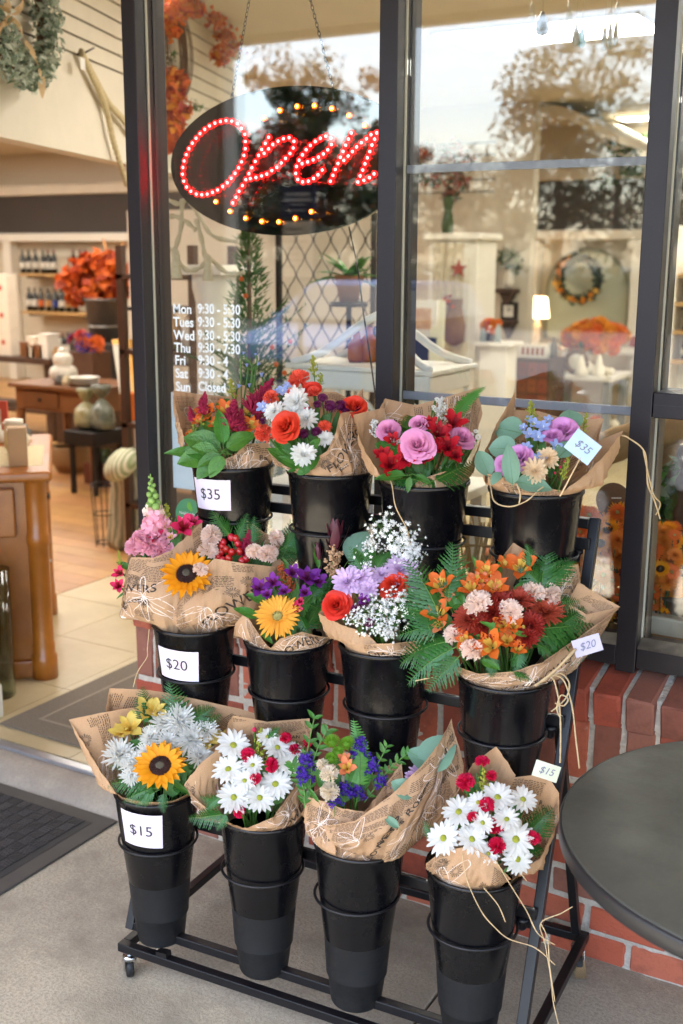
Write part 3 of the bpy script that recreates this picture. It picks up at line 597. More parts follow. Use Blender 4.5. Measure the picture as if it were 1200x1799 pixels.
M_LEAF = mat('leaf_green', '#3a6e26', .3, transl=.25, objvar=.2, var=.5, scale=7, color2='#568f34', bump=.25, bscale=26); M_LEAF2 = mat('leaf_bright', '#4c8a34', .4, transl=.25, objvar=.12); M_FERN = mat('fern_green', '#255a1f', .36, transl=.22, objvar=.14, var=.3, scale=9, color2='#3f8230'); M_EUC = mat('eucalyptus_leaf', '#6f957e', .5, transl=.15, objvar=.1, var=.3, scale=8, color2='#5d8068')
M_BUD = mat('bud_green', '#8fb35c', .5, transl=.2); M_SOL = mat('solidago', '#a8a83c', .7, transl=.2, var=.5, scale=40, color2='#8aa33a')
_FM = {}
def fmesh(kind, c, var=0):
    key = (kind, c, var)
    if key in _FM: return _FM[key]
    rr = random.Random(sum(map(ord, kind + c)) * 7 + var); mb = MB(); ms = [P_(c)] if c in PAL else [M_LEAF]; cen = None
    h = math.pi / 2
    if kind == 'daisy':
        lay(mb, rr, 17, r0=.14, L=.84, W=.27, e0=.15, e1=-.12, tip=.45, base=.45, seg=4, cup=.1, peak=.55); lay(mb, rr, 13, r0=.12, L=.74, W=.25, e0=.38, e1=.1, z0=.03, tip=.45, base=.45, cup=.12, peak=.55)
        cen = MB().ball((0, 0, .05), (.2, .2, .11), 12, 6), [M_GC], 'flower_centre'
    elif kind == 'spider':
        for L_, e_, n_ in ((.98, .1, 24), (.92, .42, 22), (.8, .75, 20), (.62, 1.1, 16), (.4, 1.35, 10)): lay(mb, rr, n_, r0=.05, L=L_, W=.13, e0=e_, e1=e_ + .25, tip=.7, base=.5, cup=.3, seg=4, jl=.16, je=.16, peak=.8)
        mb.ball((0, 0, .05), (.15, .15, .2), 8, 5)
    elif kind == 'mum':      # pointed, fuller than spider
        for L_, e_, n_ in ((.98, .0, 26), (.92, .22, 24), (.82, .45, 22), (.68, .72, 18), (.52, 1.0, 14), (.34, 1.3, 10)): lay(mb, rr, n_, r0=.08, L=L_, W=.17, e0=e_, e1=e_ + .12, tip=.6, base=.55, cup=.2, seg=4, jl=.12, je=.12)
        mb.ball((0, 0, .03), (.14, .14, .14), 8, 5)
    elif kind == 'fluffy':
        for L_, e_, n_, w_ in ((.96, .02, 16, .27), (.9, .25, 15, .26), (.78, .52, 13, .25), (.6, .85, 11, .22), (.42, 1.15, 8, .2)): lay(mb, rr, n_, r0=.06, L=L_, W=w_, e0=e_ + .12, e1=e_ - .1, tip=.55, base=.5, cup=.16, seg=5, jl=.14, je=.16, peak=.6)
        mb.ball((0, 0, .02), (.13, .13, .12), 8, 5)
    elif kind == 'sunflower':
        ms = [P_('sun'), P_('sun2')]
        lay(mb, rr, 20, r0=.36, L=.64, W=.25, e0=.25, e1=-.1, tip=.18, base=.6, seg=5, cup=.1, peak=.45, mid=1, midk=1); lay(mb, rr, 18, r0=.34, L=.56, W=.24, e0=.5, e1=.12, z0=.03, tip=.18, base=.6, seg=5, cup=.12, peak=.45, mid=1, midk=1)
        d = MB().ball((0, 0, .06), (.41, .41, .1), 28, 8, 0)
        for i in range(150):
            a = i * 2.39996; r_ = .4 * math.sqrt((i + 40) / 190); d.ball((r_ * math.cos(a), r_ * math.sin(a), .06 + .1 * math.sqrt(max(0, 1 - (r_ / .41) ** 2)) + .008), (.017, .017, .028), 5, 3, 0)
        d.ball((0, 0, .148), (.17, .17, .03), 12, 5, 1); cen = d, [M_DK, M_DK2], 'flower_disc'
    elif kind == 'gerbera':
        lay(mb, rr, 28, r0=.26, L=.76, W=.16, e0=.12, e1=-.14, tip=.4, base=.55, seg=5, cup=.08, fold=.05); lay(mb, rr, 26, r0=.24, L=.68, W=.15, e0=.3, e1=.05, z0=.03, tip=.4, base=.55, seg=5, cup=.08); lay(mb, rr, 26, r0=.2, L=.28, W=.07, e0=.6, e1=.35, z0=.04, tip=.4)
        d = MB().ball((0, 0, .05), (.2, .2, .1), 14, 6)
        for i in range(70): a = i * 2.39996; r_ = .22 * math.sqrt(i / 70); d.ball((r_ * math.cos(a), r_ * math.sin(a), .13), (.014, .014, .03), 5, 3)
        cen = d, [M_GE], 'flower_centre'
    elif kind == 'carnation':
        for i in range(30):
            f_ = (i + .5) / 30; th = 1.42 * math.sqrt(f_); az = i * 2.39996 + rr.uniform(-.2, .2); ax = Vector((math.sin(th) * math.cos(az), math.sin(th) * math.sin(az), math.cos(th)))
            b0 = ax * .12; L_ = rr.uniform(.78, .92) * (1 - .12 * f_); tn = (ax.cross(Vector((rr.gauss(0, 1), rr.gauss(0, 1), rr.gauss(0, 1))))).normalized(); nn = ax.cross(tn); nc = 7; vs = []
            ph = rr.uniform(0, 6)
            for j in range(nc):
                u = j / (nc - 1) - .5; vs.append(b0 + tn * u * .1)
            for j in range(nc):
                u = j / (nc - 1) - .5; w = .05 * math.sin(j * 2.6 + ph); vs.append(b0 + ax * L_ * .62 + tn * u * .38 + nn * w * .8)
            for j in range(nc):
                u = j / (nc - 1) - .5; w = .1 * math.sin(j * 2.6 + ph); vs.append(b0 + ax * (L_ + (.06 if j % 2 else -.035)) + tn * u * .62 + nn * (w + rr.uniform(-.03, .03)) + ax * (-.25 * u * u))
            mb.add(vs, [(r_ * nc + j, r_ * nc + j + 1, (r_ + 1) * nc + j + 1, (r_ + 1) * nc + j) for r_ in (0, 1) for j in range(nc - 1)], 0, True)
        for v in mb.v: v.z *= .8
    elif kind == 'rose':
        def cup(az, half, R0, R1, H, z0, curl, lean):
            nu, nv = 7, 6; vs = []
            for j in range(nv + 1):
                t = j / nv
                for i in range(nu + 1):
                    u = i / nu * 2 - 1; edge = t - .16 * u * u * t; rad = R0 + (R1 - R0) * math.sin(min(1, edge * 1.05) * math.pi / 2) ** 1.1 + curl * max(0, edge - .62) ** 1.5 * 2.6 + lean * t; a = az + half * u * (1 - .12 * (1 - t)); z = z0 + H * edge - curl * max(0, edge - .72) ** 1.4 * 1.6
                    rad *= 1 + .10 * u * t + .02 * math.sin(5 * u + az * 3); vs.append((rad * math.cos(a), rad * math.sin(a), z))
            mb.add(vs, [(j * (nu + 1) + i, j * (nu + 1) + i + 1, (j + 1) * (nu + 1) + i + 1, (j + 1) * (nu + 1) + i) for j in range(nv) for i in range(nu)], 0, True)
        az = rr.uniform(0, 6)
        for (n_, half, R0, R1, H, curl, lean) in ((2, 1.9, .02, .08, 1.04, .02, 0), (3, 1.3, .05, .19, 1.02, .12, 0), (3, 1.25, .1, .32, .98, .26, .0), (4, .98, .16, .45, .90, .36, .02), (4, .95, .24, .58, .78, .40, .04), (5, .8, .32, .70, .62, .40, .05), (5, .78, .38, .80, .42, .34, .08)):
            for i in range(n_): cup(az + 6.2832 * i / n_ + rr.uniform(-.15, .15), half * rr.uniform(.85, 1.05), R0, R1 * rr.uniform(.9, 1.08), H * rr.uniform(.9, 1.06), -.42, curl * rr.uniform(.8, 1.3), lean)
            az += .7
    elif kind == 'alstro':
        ms = [P_(c), mat('alstro_throat', '#d8b04a', .5, transl=.2)] if c not in ('red', 'purple', 'hotpink') else [P_(c), P_('redd' if c != 'purple' else 'plum')]
        ph = rr.uniform(0, 1)
        for i in range(3): petal(mb, rr, ph + i * 2.094, .06, 1.0, .55, 1.05, .25, 0, .14, 5, -.25, .45, .3)
        for i in range(3): petal(mb, rr, ph + 1.047 + i * 2.094, .05, .95, .36, 1.15, .35, 0, .16, 5, -.22, .2, .3, mid=1, midk=3)
        for i in range(5): a = rr.uniform(0, 6.28); mb.tube([(0, 0, -.1), (.1 * math.cos(a), .1 * math.sin(a), .25), (.25 * math.cos(a), .25 * math.sin(a), .5)], .018, 4, 1)
    elif kind == 'button':
        for i in range(70):
            a = i * 2.39996; f_ = math.sqrt(i / 70); th = f_ * 1.35; rad = .6; q_ = Vector((math.sin(th) * math.cos(a), math.sin(th) * math.sin(a), math.cos(th) * .55))
            petal(mb, rr, a, math.sin(th) * .6, .36, .15, h - th * .95, h - th * .95 - .5, 0, .12, 2, math.cos(th) * .3, .6, .6)
        mb.ball((0, 0, .05), (.5, .5, .32), 10, 6)
    elif kind == 'delph':
        for i in range(5): petal(mb, rr, i * 1.2566, .05, .95, .62, .5, .1, 0, .1, 4, 0, .45, .3)
        for i in range(3): petal(mb, rr, i * 2.1 + .3, .03, .35, .2, 1.1, .7, 1, .1, 2)
        ms = [P_(c), P_('white')]
    elif kind == 'bell':
        for i in range(6): petal(mb, rr, i * 1.047, .12, .9, .36, 1.3, .6, 0, .1, 4, 0, .35, .7)
    elif kind == 'bud':
        mb.ball((0, 0, .5), (.4, .4, .75), 8, 6)
        for i in range(4): petal(mb, rr, i * 1.57, .1, .8, .4, 1.5, 1.75, 1, .1, 3)
        ms = [P_(c), M_BUD]
    _FM[key] = (mb.mesh(kind, ms), None if cen is None else (cen[0].mesh(cen[2], cen[1]), cen[2])); return _FM[key]
FNAME = dict(daisy='daisy', spider='chrysanthemum', mum='chrysanthemum', fluffy='chrysanthemum', sunflower='sunflower', gerbera='gerbera', carnation='carnation', rose='rose', alstro='alstroemeria', button='button_chrysanthemum', delph='delphinium_floret', bell='bellflower', bud='flower_bud')
# ---- leaves, ferns, sprays (unit length along +Y, facing +Z)
def leaf_mesh(shape, var):
    key = ('leaf', shape, var)
    if key in _FM: return _FM[key][0]
    rr = random.Random(hash(shape) % 1 + var * 31 + len(shape)); W = dict(broad=.62, oval=.42, lance=.2, round=.86, slim=.28)[shape]; mb = MB(); n = 8; vs = []; bend = rr.uniform(.2, .55); tw = rr.uniform(-.25, .25)
    for i in range(n + 1):
        t = i / n; w = W * .5 * math.sin(math.pi * min(1, t ** (.72 if shape != 'round' else .8))) ** (.75 if shape != 'lance' else .9) if 0 < t < 1 else .006
        y = math.sin(t * bend) / bend; z = -(1 - math.cos(t * bend)) / bend * .9; wv = .018 * math.sin(9 * t + var)
        for k, s_ in enumerate((-1, -.5, 0, .5, 1)): vs.append((s_ * w, y, z + abs(s_) * w * .24 + tw * s_ * w * t + (wv if k in (0, 4) else 0)))
    mb.add(vs, [(i * 5 + j, i * 5 + j + 1, (i + 1) * 5 + j + 1, (i + 1) * 5 + j) for i in range(n) for j in range(4)], 0, True)
    mb.tube([(0, -.22, .012)] + [(0, math.sin(t * bend) / bend, -(1 - math.cos(t * bend)) / bend * .9 + .003) for t in (0, .2, .4, .6, .8, .95)], [.013, .012, .010, .008, .006, .005, .003], 4, 1)
    m = mb.mesh('leaf', [M_EUC if shape == 'round' else M_LEAF2 if shape == 'slim' else M_LEAF, M_STEM]); _FM[key] = (m, None); return m
def fern_mesh(var, kind='leather'):
    key = ('fern', kind, var)
    if key in _FM: return _FM[key][0]
    rr = random.Random(90 + var); mb = MB(); bend = rr.uniform(.25, 1.15); side = rr.uniform(-.35, .35)
    def ax(t): return Vector((side * t * t * .5, math.sin(t * bend) / bend, -(1 - math.cos(t * bend)) / bend))
    mb.tube([ax(t / 10) for t in range(-2, 11)], [.011 - .0007 * i for i in range(13)], 5, 1)
    n = 15 if kind == 'leather' else 22
    for i in range(n):
        t = .1 + .88 * i / n; base = ax(t); env = (math.sin(math.pi * min(1, (1 - t) * .95 + .08)) ** .8) * .42 * (1 - .35 * t) + .03 if kind == 'leather' else .12 * math.sin(math.pi * (.25 + .72 * t)) + .015
        if kind == 'leather': env = (.40 * (1 - t) ** .8 + .03) * (1 if t > .18 else .75)
        for s_ in (-1, 1):
            L_ = env * rr.uniform(.88, 1.08); a = R(55 if kind == 'leather' else 72) + rr.uniform(-.08, .08); d = Vector((s_ * math.sin(a), math.cos(a), -.18 + rr.uniform(-.08, .08))).normalized(); up = ZUP; sd = d.cross(up).normalized()
            k = 8 if kind == 'leather' else 4; L0 = []; Rr = []; md = []
            for j in range(k + 1):
                u = j / k; w = L_ * (.125 if kind == 'leather' else .26) * (1 - u) ** .65 * (1 if j % 2 else .42 if kind == 'leather' else .9) + (.002 if j == k else 0); c = base + d * L_ * u + ZUP * (-.22 * L_ * u * u); fw = d * (L_ * .05 if j % 2 else 0)
                L0.append(c + sd * w + fw - ZUP * w * .22); Rr.append(c - sd * w + fw - ZUP * w * .22); md.append(c)
            vs = [x for tr in zip(L0, md, Rr) for x in tr]; mb.add(vs, [(j * 3 + q_, j * 3 + q_ + 1, j * 3 + q_ + 4, j * 3 + q_ + 3) for j in range(k) for q_ in (0, 1)], 0, True)
    m = mb.mesh('fern_frond', [M_FERN if kind == 'leather' else M_LEAF2, M_STEM]); _FM[key] = (m, None); return m
def spray_mesh(kind, var):
    key = ('spray', kind, var)
    if key in _FM: return _FM[key][0]
    rr = random.Random(300 + var); mb = MB()
    if kind == 'gyp':          # baby's breath, unit radius dome
        ms = [P_('bb'), M_STEM]
        for b in range(13):
            a = rr.uniform(0, 6.28); th = rr.random() ** .6 * 1.25; d = Vector((math.sin(th) * math.cos(a), math.sin(th) * math.sin(a), math.cos(th))); e = d * rr.uniform(.6, .8); m_ = d * .3 + Vector((0, 0, -.08)); mb.tube([(0, 0, -1.1), (d * .05) + Vector((0, 0, -.5)), m_, e], [.012, .011, .009, .006], 4, 1)
            for k in range(10):
                q_ = e + Vector((rr.gauss(0, .19), rr.gauss(0, .19), rr.gauss(.04, .17))); mb.tube([e - d * .15, q_], [.005, .004], 3, 1, cap=False)
                c = q_; n = (q_ - m_).normalized(); f3 = frame_of(n, rr.uniform(0, 6)); s_ = rr.uniform(.034, .058)
                mb.ball(c, (s_, s_, s_ * .8), 6, 4, 0)
                for g in range(5):
                    aa = g * 1.2566; v = f3 @ Vector((math.cos(aa), math.sin(aa), .3)); t_ = f3 @ Vector((-math.sin(aa), math.cos(aa), 0)); mb.add([c, c + v * s_ * 1.5 + t_ * s_ * .55, c + v * s_ * 1.8, c + v * s_ * 1.5 - t_ * s_ * .55], [(0, 1, 2, 3)], 0)
    elif kind in ('solid', 'millet', 'rustm', 'celosia', 'statice', 'caspia'):
        ms = {'solid': [M_SOL, M_STEM], 'millet': [mat('millet', PAL['millet'], .8, var=.6, scale=30), M_STEM], 'rustm': [mat('rust_millet', PAL['rustm'], .8, var=.6, scale=30), M_STEM], 'celosia': [mat('celosia', '#8e1038', .75, var=.7, scale=14, color2='#b81c4e', transl=.15), M_STEM], 'statice': [P_('statice'), M_STEM], 'caspia': [P_('white'), M_STEM]}[kind]
        mb.tube([(0, -.3, 0), (0, .5, 0), (.02, .98, -.03)], [.016, .012, .004], 5, 1)
        nb = {'solid': 16, 'millet': 14, 'rustm': 14, 'celosia': 40, 'statice': 9, 'caspia': 14}[kind]
        for b in range(nb):
            t = b / nb; y = .15 + .8 * t; L_ = {'solid': .2, 'millet': .2, 'rustm': .22, 'celosia': .2, 'statice': .3, 'caspia': .26}[kind] * (1.12 - t); a = b * 2.4; d = Vector((math.cos(a), .85, math.sin(a))).normalized(); s0 = Vector((0, y, 0))
            if kind == 'celosia':
                for k in range(9):
                    dd = (d + Vector((rr.gauss(0, .5), rr.gauss(.2, .4), rr.gauss(0, .5)))).normalized(); e = s0 + dd * L_ * rr.uniform(.7, 1.25); mb.tube([s0, s0.lerp(e, .5), e], [.02, .022, .005], 4, 0)
            elif kind == 'statice':
                e = s0 + d * L_; mb.tube([s0, e], [.01, .012], 4, 1)
                for k in range(9):
                    c = e + Vector((rr.gauss(0, .07), rr.gauss(0, .05), rr.gauss(0, .07))); f3 = frame_of((c - s0) + Vector((0, 0, .02)), rr.uniform(0, 6))
                    for g in range(4): aa = g * 1.57; v = f3 @ Vector((math.cos(aa), math.sin(aa), .8)); t_ = f3 @ Vector((-math.sin(aa), math.cos(aa), 0)); mb.add([c, c + v * .05 + t_ * .035, c + v * .09, c + v * .05 - t_ * .035], [(0, 1, 2, 3)], 0)
            else:
                for k in range(9):
                    u = (k + 1) / 9; c = s0 + d * L_ * u + Vector((rr.gauss(0, .018), rr.gauss(0, .018), rr.gauss(0, .018))); s_ = rr.uniform(.014, .026) * (1.3 if kind != 'solid' else 1); mb.ball(c, (s_, s_ * 1.4, s_), 5, 3, 0)
                mb.tube([s0, s0 + d * L_], [.006, .003], 3, 1, cap=False)
    elif kind == 'leuca':
        ms = [mat('leucadendron', PAL['burg'], .45, transl=.15, var=.5, scale=5, color2='#7a3443', objvar=.1), M_STEM]; mb.tube([(0, -.4, 0), (0, .3, 0)], .02, 5, 1)
        for b in range(13):
            a = b * 2.4; t = b / 13; L_ = .62 - .18 * t; f = Matrix.Rotation(a, 3, 'Y'); o = len(mb.v)
            tilt = .55 - .5 * t; n = 5; vs = []
            for i in range(n + 1):
                u = i / n; w = .075 * math.sin(math.pi * (.12 + .86 * u)) ; y = .1 + .28 * t + L_ * u * math.cos(tilt); x = .02 + L_ * u * math.sin(tilt) * (1 - .35 * u)
                for s_ in (-1, 0, 1): vs.append(f @ Vector((x - abs(s_) * .012, y, s_ * w)))
            mb.add(vs, [(i * 3 + j, i * 3 + j + 1, i * 3 + j + 4, i * 3 + j + 3) for i in range(n) for j in (0, 1)], 0, True)
    elif kind == 'snap':
        ms = [P_('pink'), M_BUD, P_('peach')]; mb.tube([(0, -.3, 0), (0, .98, 0)], [.02, .01], 6, 1)
        for b in range(26):
            t = b / 26; y = .1 + .86 * t; a = b * 2.4; d = Vector((math.cos(a), .35, math.sin(a))).normalized(); s_ = .085 * (1 - t) + .018; c = Vector((0, y, 0)) + d * s_ * 1.1
            mb.ball(c, (s_, s_ * 1.15, s_), 7, 5, 1 if t > .42 else (2 if t > .25 else 0), frame_of(d))
            if t <= .42:
                for g in range(4): aa = g * 1.57; f3 = frame_of(d, 0); v = f3 @ Vector((math.cos(aa), math.sin(aa), .4)); t_ = f3 @ Vector((-math.sin(aa), math.cos(aa), 0)); e = c + d * s_ * .7; mb.add([e, e + v * s_ * .9 + t_ * s_ * .7, e + v * s_ * 1.3, e + v * s_ * .9 - t_ * s_ * .7], [(0, 1, 2, 3)], 0 if t < .25 else 2)
    m = mb.mesh(kind, ms); _FM[key] = (m, None); return m
SNAME = dict(gyp='babys_breath', solid='goldenrod', millet='millet_head', rustm='millet_head', celosia='celosia_plume', statice='statice_sprig', leuca='leucadendron', snap='snapdragon', caspia='waxflower_sprig')
# ================================================================== bouquets
def kraftmat(name, c1, c2):
    m = bpy.data.materials.new(name); m.use_nodes = True; nt = m.node_tree; N = nt.nodes; Lk = nt.links; b = N['Principled BSDF']; out = N['Material Output']; tc = N.new('ShaderNodeTexCoord')
    n1 = N.new('ShaderNodeTexNoise'); n1.inputs['Scale'].default_value = 9; n1.inputs['Detail'].default_value = 5; Lk.new(tc.outputs['Object'], n1.inputs['Vector'])
    n2 = N.new('ShaderNodeTexNoise'); n2.inputs['Scale'].default_value = 420; n2.inputs['Detail'].default_value = 2; Lk.new(tc.outputs['Object'], n2.inputs['Vector'])
    x = N.new('ShaderNodeMix'); x.data_type = 'RGBA'; Lk.new(n1.outputs['Fac'], x.inputs[0]); x.inputs[6].default_value = lin(c1); x.inputs[7].default_value = lin(c2)
    y = N.new('ShaderNodeMix'); y.data_type = 'RGBA'; y.blend_type = 'MULTIPLY'; y.inputs[0].default_value = .35; Lk.new(x.outputs[2], y.inputs[6]); Lk.new(n2.outputs['Fac'], y.inputs[7])
    Lk.new(y.outputs[2], b.inputs['Base Color']); b.inputs['Roughness'].default_value = .62; b.inputs['Specular IOR Level'].default_value = .3
    n3 = N.new('ShaderNodeTexNoise'); n3.inputs['Scale'].default_value = 30; n3.inputs['Detail'].default_value = 3; n3.inputs['Distortion'].default_value = .6; Lk.new(tc.outputs['Object'], n3.inputs['Vector'])
    bp = N.new('ShaderNodeBump'); bp.inputs['Strength'].default_value = .25; bp.inputs['Distance'].default_value = .006; Lk.new(n3.outputs['Fac'], bp.inputs['Height']); Lk.new(bp.outputs[0], b.inputs['Normal'])
    tr = N.new('ShaderNodeBsdfTranslucent'); Lk.new(y.outputs[2], tr.inputs[0]); ms = N.new('ShaderNodeMixShader'); ms.inputs[0].default_value = .16; Lk.new(b.outputs[0], ms.inputs[1]); Lk.new(tr.outputs[0], ms.inputs[2]); Lk.new(ms.outputs[0], out.inputs[0]); return m
m_kraft = kraftmat('kraft_paper', '#d3ad87', '#bf9670')
m_print = mat('paper_print', '#5c4430', .65); m_word = mat('paper_word', '#3a2b20', .65); m_wline = mat('paper_white_line', '#ead9cc', .65); m_raf = mat('raffia', '#cdb287', .7, var=.4, scale=60, transl=.1); m_pbloom = mat('paper_bloom', '#584636', .65)
def resample(pts, n):
    L = [0]
    for a, b in zip(pts, pts[1:]): L.append(L[-1] + (b - a).length)
    out = []
    for i in range(n + 1):
        d = L[-1] * i / n; k = 0
        while k < len(L) - 2 and L[k + 1] < d: k += 1
        t = (d - L[k]) / max(1e-9, L[k + 1] - L[k]); out.append(pts[k].lerp(pts[k + 1], t))
    return out, L[-1]
KS = dict(alstro=1.12, carnation=.95, mum=.95, rose=.92, daisy=.94, delph=1.1, button=.95)
class Bouquet:
    def __init__(s, label, rk, cx, cy, seed):
        x, y, z = BUCK[rk[0]][rk[1]]; s.P = Vector((x, y, z)); s.root = thing('bouquet', label, 'bouquet', s.P - Vector((0, 0, .03)), 'wrapped bouquets in the rack buckets'); s.off = s.root.location.copy()
        s.D0 = depth(s.P); s.cx, s.cy = cx, cy; s.rr = random.Random(seed); s.e0 = Vector((-x, -y, 0)).normalized(); s.e1 = Vector((-s.e0.y, s.e0.x, 0)); s.base = s.P + Vector((0, 0, -.10)); s.stems = []
        s.seed = seed; s.low = rk[0] > 0
    def pt(s, px, py, dd):
        if s.low and dd > -.06: dd = -.06 + (dd + .06) * .25      # the lower rows lean out in front of the buckets above
        return at(px, py, s.D0 + dd)
    def dd(s, px, py):
        rho = math.hypot(px - s.cx, py - s.cy) / 105; v = max(-.075, min(.075, (s.cy - py) * .00125 * .55)); return v - .05 * (1 - min(1, rho * rho)) - .012
    def fl(s, kind, c, *items, f=.75):
        for it in items:
            px, py, r = it[:3]; dd = it[3] if len(it) > 3 and it[3] is not None else s.dd(px, py); tx, ty = it[4] if len(it) > 4 else (0, 0)
            if s.low and len(it) < 4: dd -= .03
            p = s.pt(px, py, dd); rad = r * KS.get(kind, .92) * (s.D0 + dd) / FPX; outw = (p - (s.P - Vector((0, 0, .05)))).normalized()
            n = (CAM - p).normalized() * f + outw * .55 + ZUP * .12 + RIGHT * (tx + s.rr.uniform(-.3, .3)) + UPV * (ty + s.rr.uniform(-.22, .28))
            me, cen = fmesh(kind, c, s.rr.randrange(5)); f3 = frame_of(n, s.rr.uniform(0, 6.28)); o = inst(FNAME[kind], me, s.root, TRS(p - s.off, f3, (rad * s.rr.uniform(.86, 1.08), rad * s.rr.uniform(.86, 1.08), rad * s.rr.uniform(.8, 1.25))))
            if cen: inst(cen[1], cen[0], o, Matrix.Identity(4))
            s.stem(p - n.normalized() * rad * .2, n.normalized())
    def fill(s, n, rx, ry, shapes=('oval', 'lance', 'oval')):
        for i in range(n):
            a = s.rr.uniform(0, 6.28); k = math.sqrt(s.rr.random()); x = s.cx + rx * k * math.cos(a); y = s.cy + ry * k * math.sin(a) * .9; dd = s.dd(x, y) + s.rr.uniform(.012, .035)
            x0 = x + (s.cx - x) * .35; y0 = y + 32; s.leaf(s.rr.choice(shapes), (x0, y0, x, y - s.rr.uniform(5, 18), dd + .01, dd))
    def stem(s, p, n, r=.0022):
        b = s.base + Vector((s.rr.uniform(-.03, .03), s.rr.uniform(-.03, .03), 0)); m_ = p.lerp(b, .45) - n * .02
        MB().tube(smooth_pts([p, p - n * .02, m_, b], 3), r, 5, 0, cap=False).build('stem', M_STEM, s.root)
    def orient(s, a, b, roll=0.0):
        y = (b - a); L = y.length; y = y / L; z = (CAM - a).normalized() * .8 + ZUP * .5 + Vector((s.rr.uniform(-.2, .2), s.rr.uniform(-.2, .2), 0)) + (RIGHT * roll); z = (z - y * z.dot(y)).normalized(); x = y.cross(z); return Matrix((x, y, z)).transposed(), L
    def leaf(s, shape, *items):
        for it in items:
            x0, y0, x1, y1 = it[:4]; d0 = it[4] if len(it) > 4 else s.dd(x0, y0); d1 = it[5] if len(it) > 5 else s.dd(x1, y1) + .0; ws = it[6] if len(it) > 6 else 1.0
            a = s.pt(x0, y0, d0); b = s.pt(x1, y1, d1); m, L = s.orient(a, b); inst('leaf', leaf_mesh(shape, s.rr.randrange(4)), s.root, TRS(a - s.off, m, (L * ws, L, L)))
    def fern(s, *items, kind='leather'):
        for it in items:
            x0, y0, x1, y1 = it[:4]; d0 = it[4] if len(it) > 4 else s.dd(x0, y0); d1 = it[5] if len(it) > 5 else s.dd(x1, y1); ws = it[6] if len(it) > 6 else 1.0
            if s.low and d1 > -.06: d0 = min(d0, -.062); d1 = -.056 + (d1 + .06) * .1
            a = s.pt(x0, y0, d0); b = s.pt(x1, y1, d1); m, L = s.orient(a, b); inst('fern_frond', fern_mesh(s.rr.randrange(7), kind), s.root, TRS(a - s.off, m, (L * ws * 1.1, L, L)))
    def spray(s, kind, *items):
        for it in items:
            x0, y0, x1, y1 = it[:4]; d0 = it[4] if len(it) > 4 else s.dd(x0, y0); d1 = it[5] if len(it) > 5 else s.dd(x1, y1); ws = it[6] if len(it) > 6 else 1.0
            a = s.pt(x0, y0, d0); b = s.pt(x1, y1, d1); m, L = s.orient(a, b); inst(SNAME[kind], spray_mesh(kind, s.rr.randrange(3)), s.root, TRS(a - s.off, m, (L * ws, L, L * ws)))
    def gyp(s, *items):
        for (px, py, r, dd) in items:
            p = s.pt(px, py, dd); rad = r * s.D0 / FPX; n = (CAM - p).normalized() * .6 + ZUP * .9; inst('babys_breath', spray_mesh('gyp', s.rr.randrange(3)), s.root, TRS(p - n.normalized() * rad * .4 - s.off, frame_of(n, s.rr.uniform(0, 6)), rad))
    def sprig(s, pts, dds, size, shape='oval', step=9):
        P = smooth_pts([s.pt(x, y, d) for (x, y), d in zip(pts, dds)], 8); MB().tube(P, .0014, 5).build('stem', M_STEM, s.root); k = 0
        for i in range(3, len(P), 3):
            t = (P[i] - P[i - 1]).normalized()
            for sg in (-1, 1):
                sd = t.cross((CAM - P[i]).normalized()).normalized(); d = (t * .7 + sd * sg * .8 + ZUP * s.rr.uniform(-.2, .3)).normalized(); z = (CAM - P[i]).normalized() + Vector((s.rr.uniform(-.5, .5), 0, .5)); z = (z - d * z.dot(d)).normalized(); L = size * s.rr.uniform(.7, 1.1)
                inst('leaf', leaf_mesh(shape, s.rr.randrange(4)), s.root, TRS(P[i] - s.off, Matrix((d.cross(z), d, z)).transposed(), L))
    def berries(s, pts, r=.0085):
        m = mat('hypericum_berry', '#b01a22', .25, objvar=.1, coat=.3)
        for (px, py) in pts:
            p = s.pt(px, py, s.dd(px, py) - .01); key = ('berry',)
            if key not in _FM: _FM[key] = (MB().ball((0, 0, 0), (1, 1, 1.15), 10, 7).tube([(0, 0, -1), (0, 0, -2.6)], .15, 5, 1).mesh('berry', [m, M_STEM]), None)
            inst('berry', _FM[key][0], s.root, TRS(p - s.off, frame_of(Vector((s.rr.uniform(-.4, .4), s.rr.uniform(-.4, 0), 1))), r))
    def wrap(s, top, a0, a1, words=(), prn=1.0, side=1, lines=True, rb=.083, zb=-.045, bulge=.012, bc=None, nt=14, plain=False, curl=0.0, tuck=True):
        T = [s.pt(*t) for t in top]; ns = 60; T, Ls = resample(T, ns); rr = random.Random(s.seed * 13 + len(top) + int(top[0][0])); sd = rr.uniform(0, 50)
        c0 = s.P + Vector((0, 0, zb)) if bc is None else bc; B = []
        for i in range(ns + 1):
            a = R(a0 + (a1 - a0) * i / ns); B.append(c0 + (s.e0 * math.cos(a) + s.e1 * math.sin(a)) * rb)
        axis = s.P if bc is None or not tuck else c0; lk = 1.0
        lk = min(1.0, sum((T[k] - B[k]).length for k in range(0, ns, 10)) / 6 / .12) ** 1.5
        def raw(u, t):
            i = max(0, min(ns - 1e-6, u * ns)); k = int(i); f = i - k; b = B[k].lerp(B[k + 1], f); e = T[k].lerp(T[k + 1], f); p = b.lerp(e, t)
            o = Vector((p.x - axis.x, p.y - axis.y, 0)); o = o.normalized() if o.length > 1e-5 else s.e0
            w = .006 * noise.noise(Vector((u * 9 + sd, t * 2.2, 1.7))) + .0035 * noise.noise(Vector((u * 22 + sd, t * 5, 4.2)))
            cr = 1 - abs(noise.noise(Vector((u * 7 + t * 2.5 + sd, t * 3.1 - u * 2, 9.1)))) * 2.2; w += .0055 * max(0, cr) ** 4 - .004 * max(0, 1 - abs(noise.noise(Vector((u * 13 - t * 4 + sd, t * 4 + u * 3, 2.6)))) * 2.5) ** 4
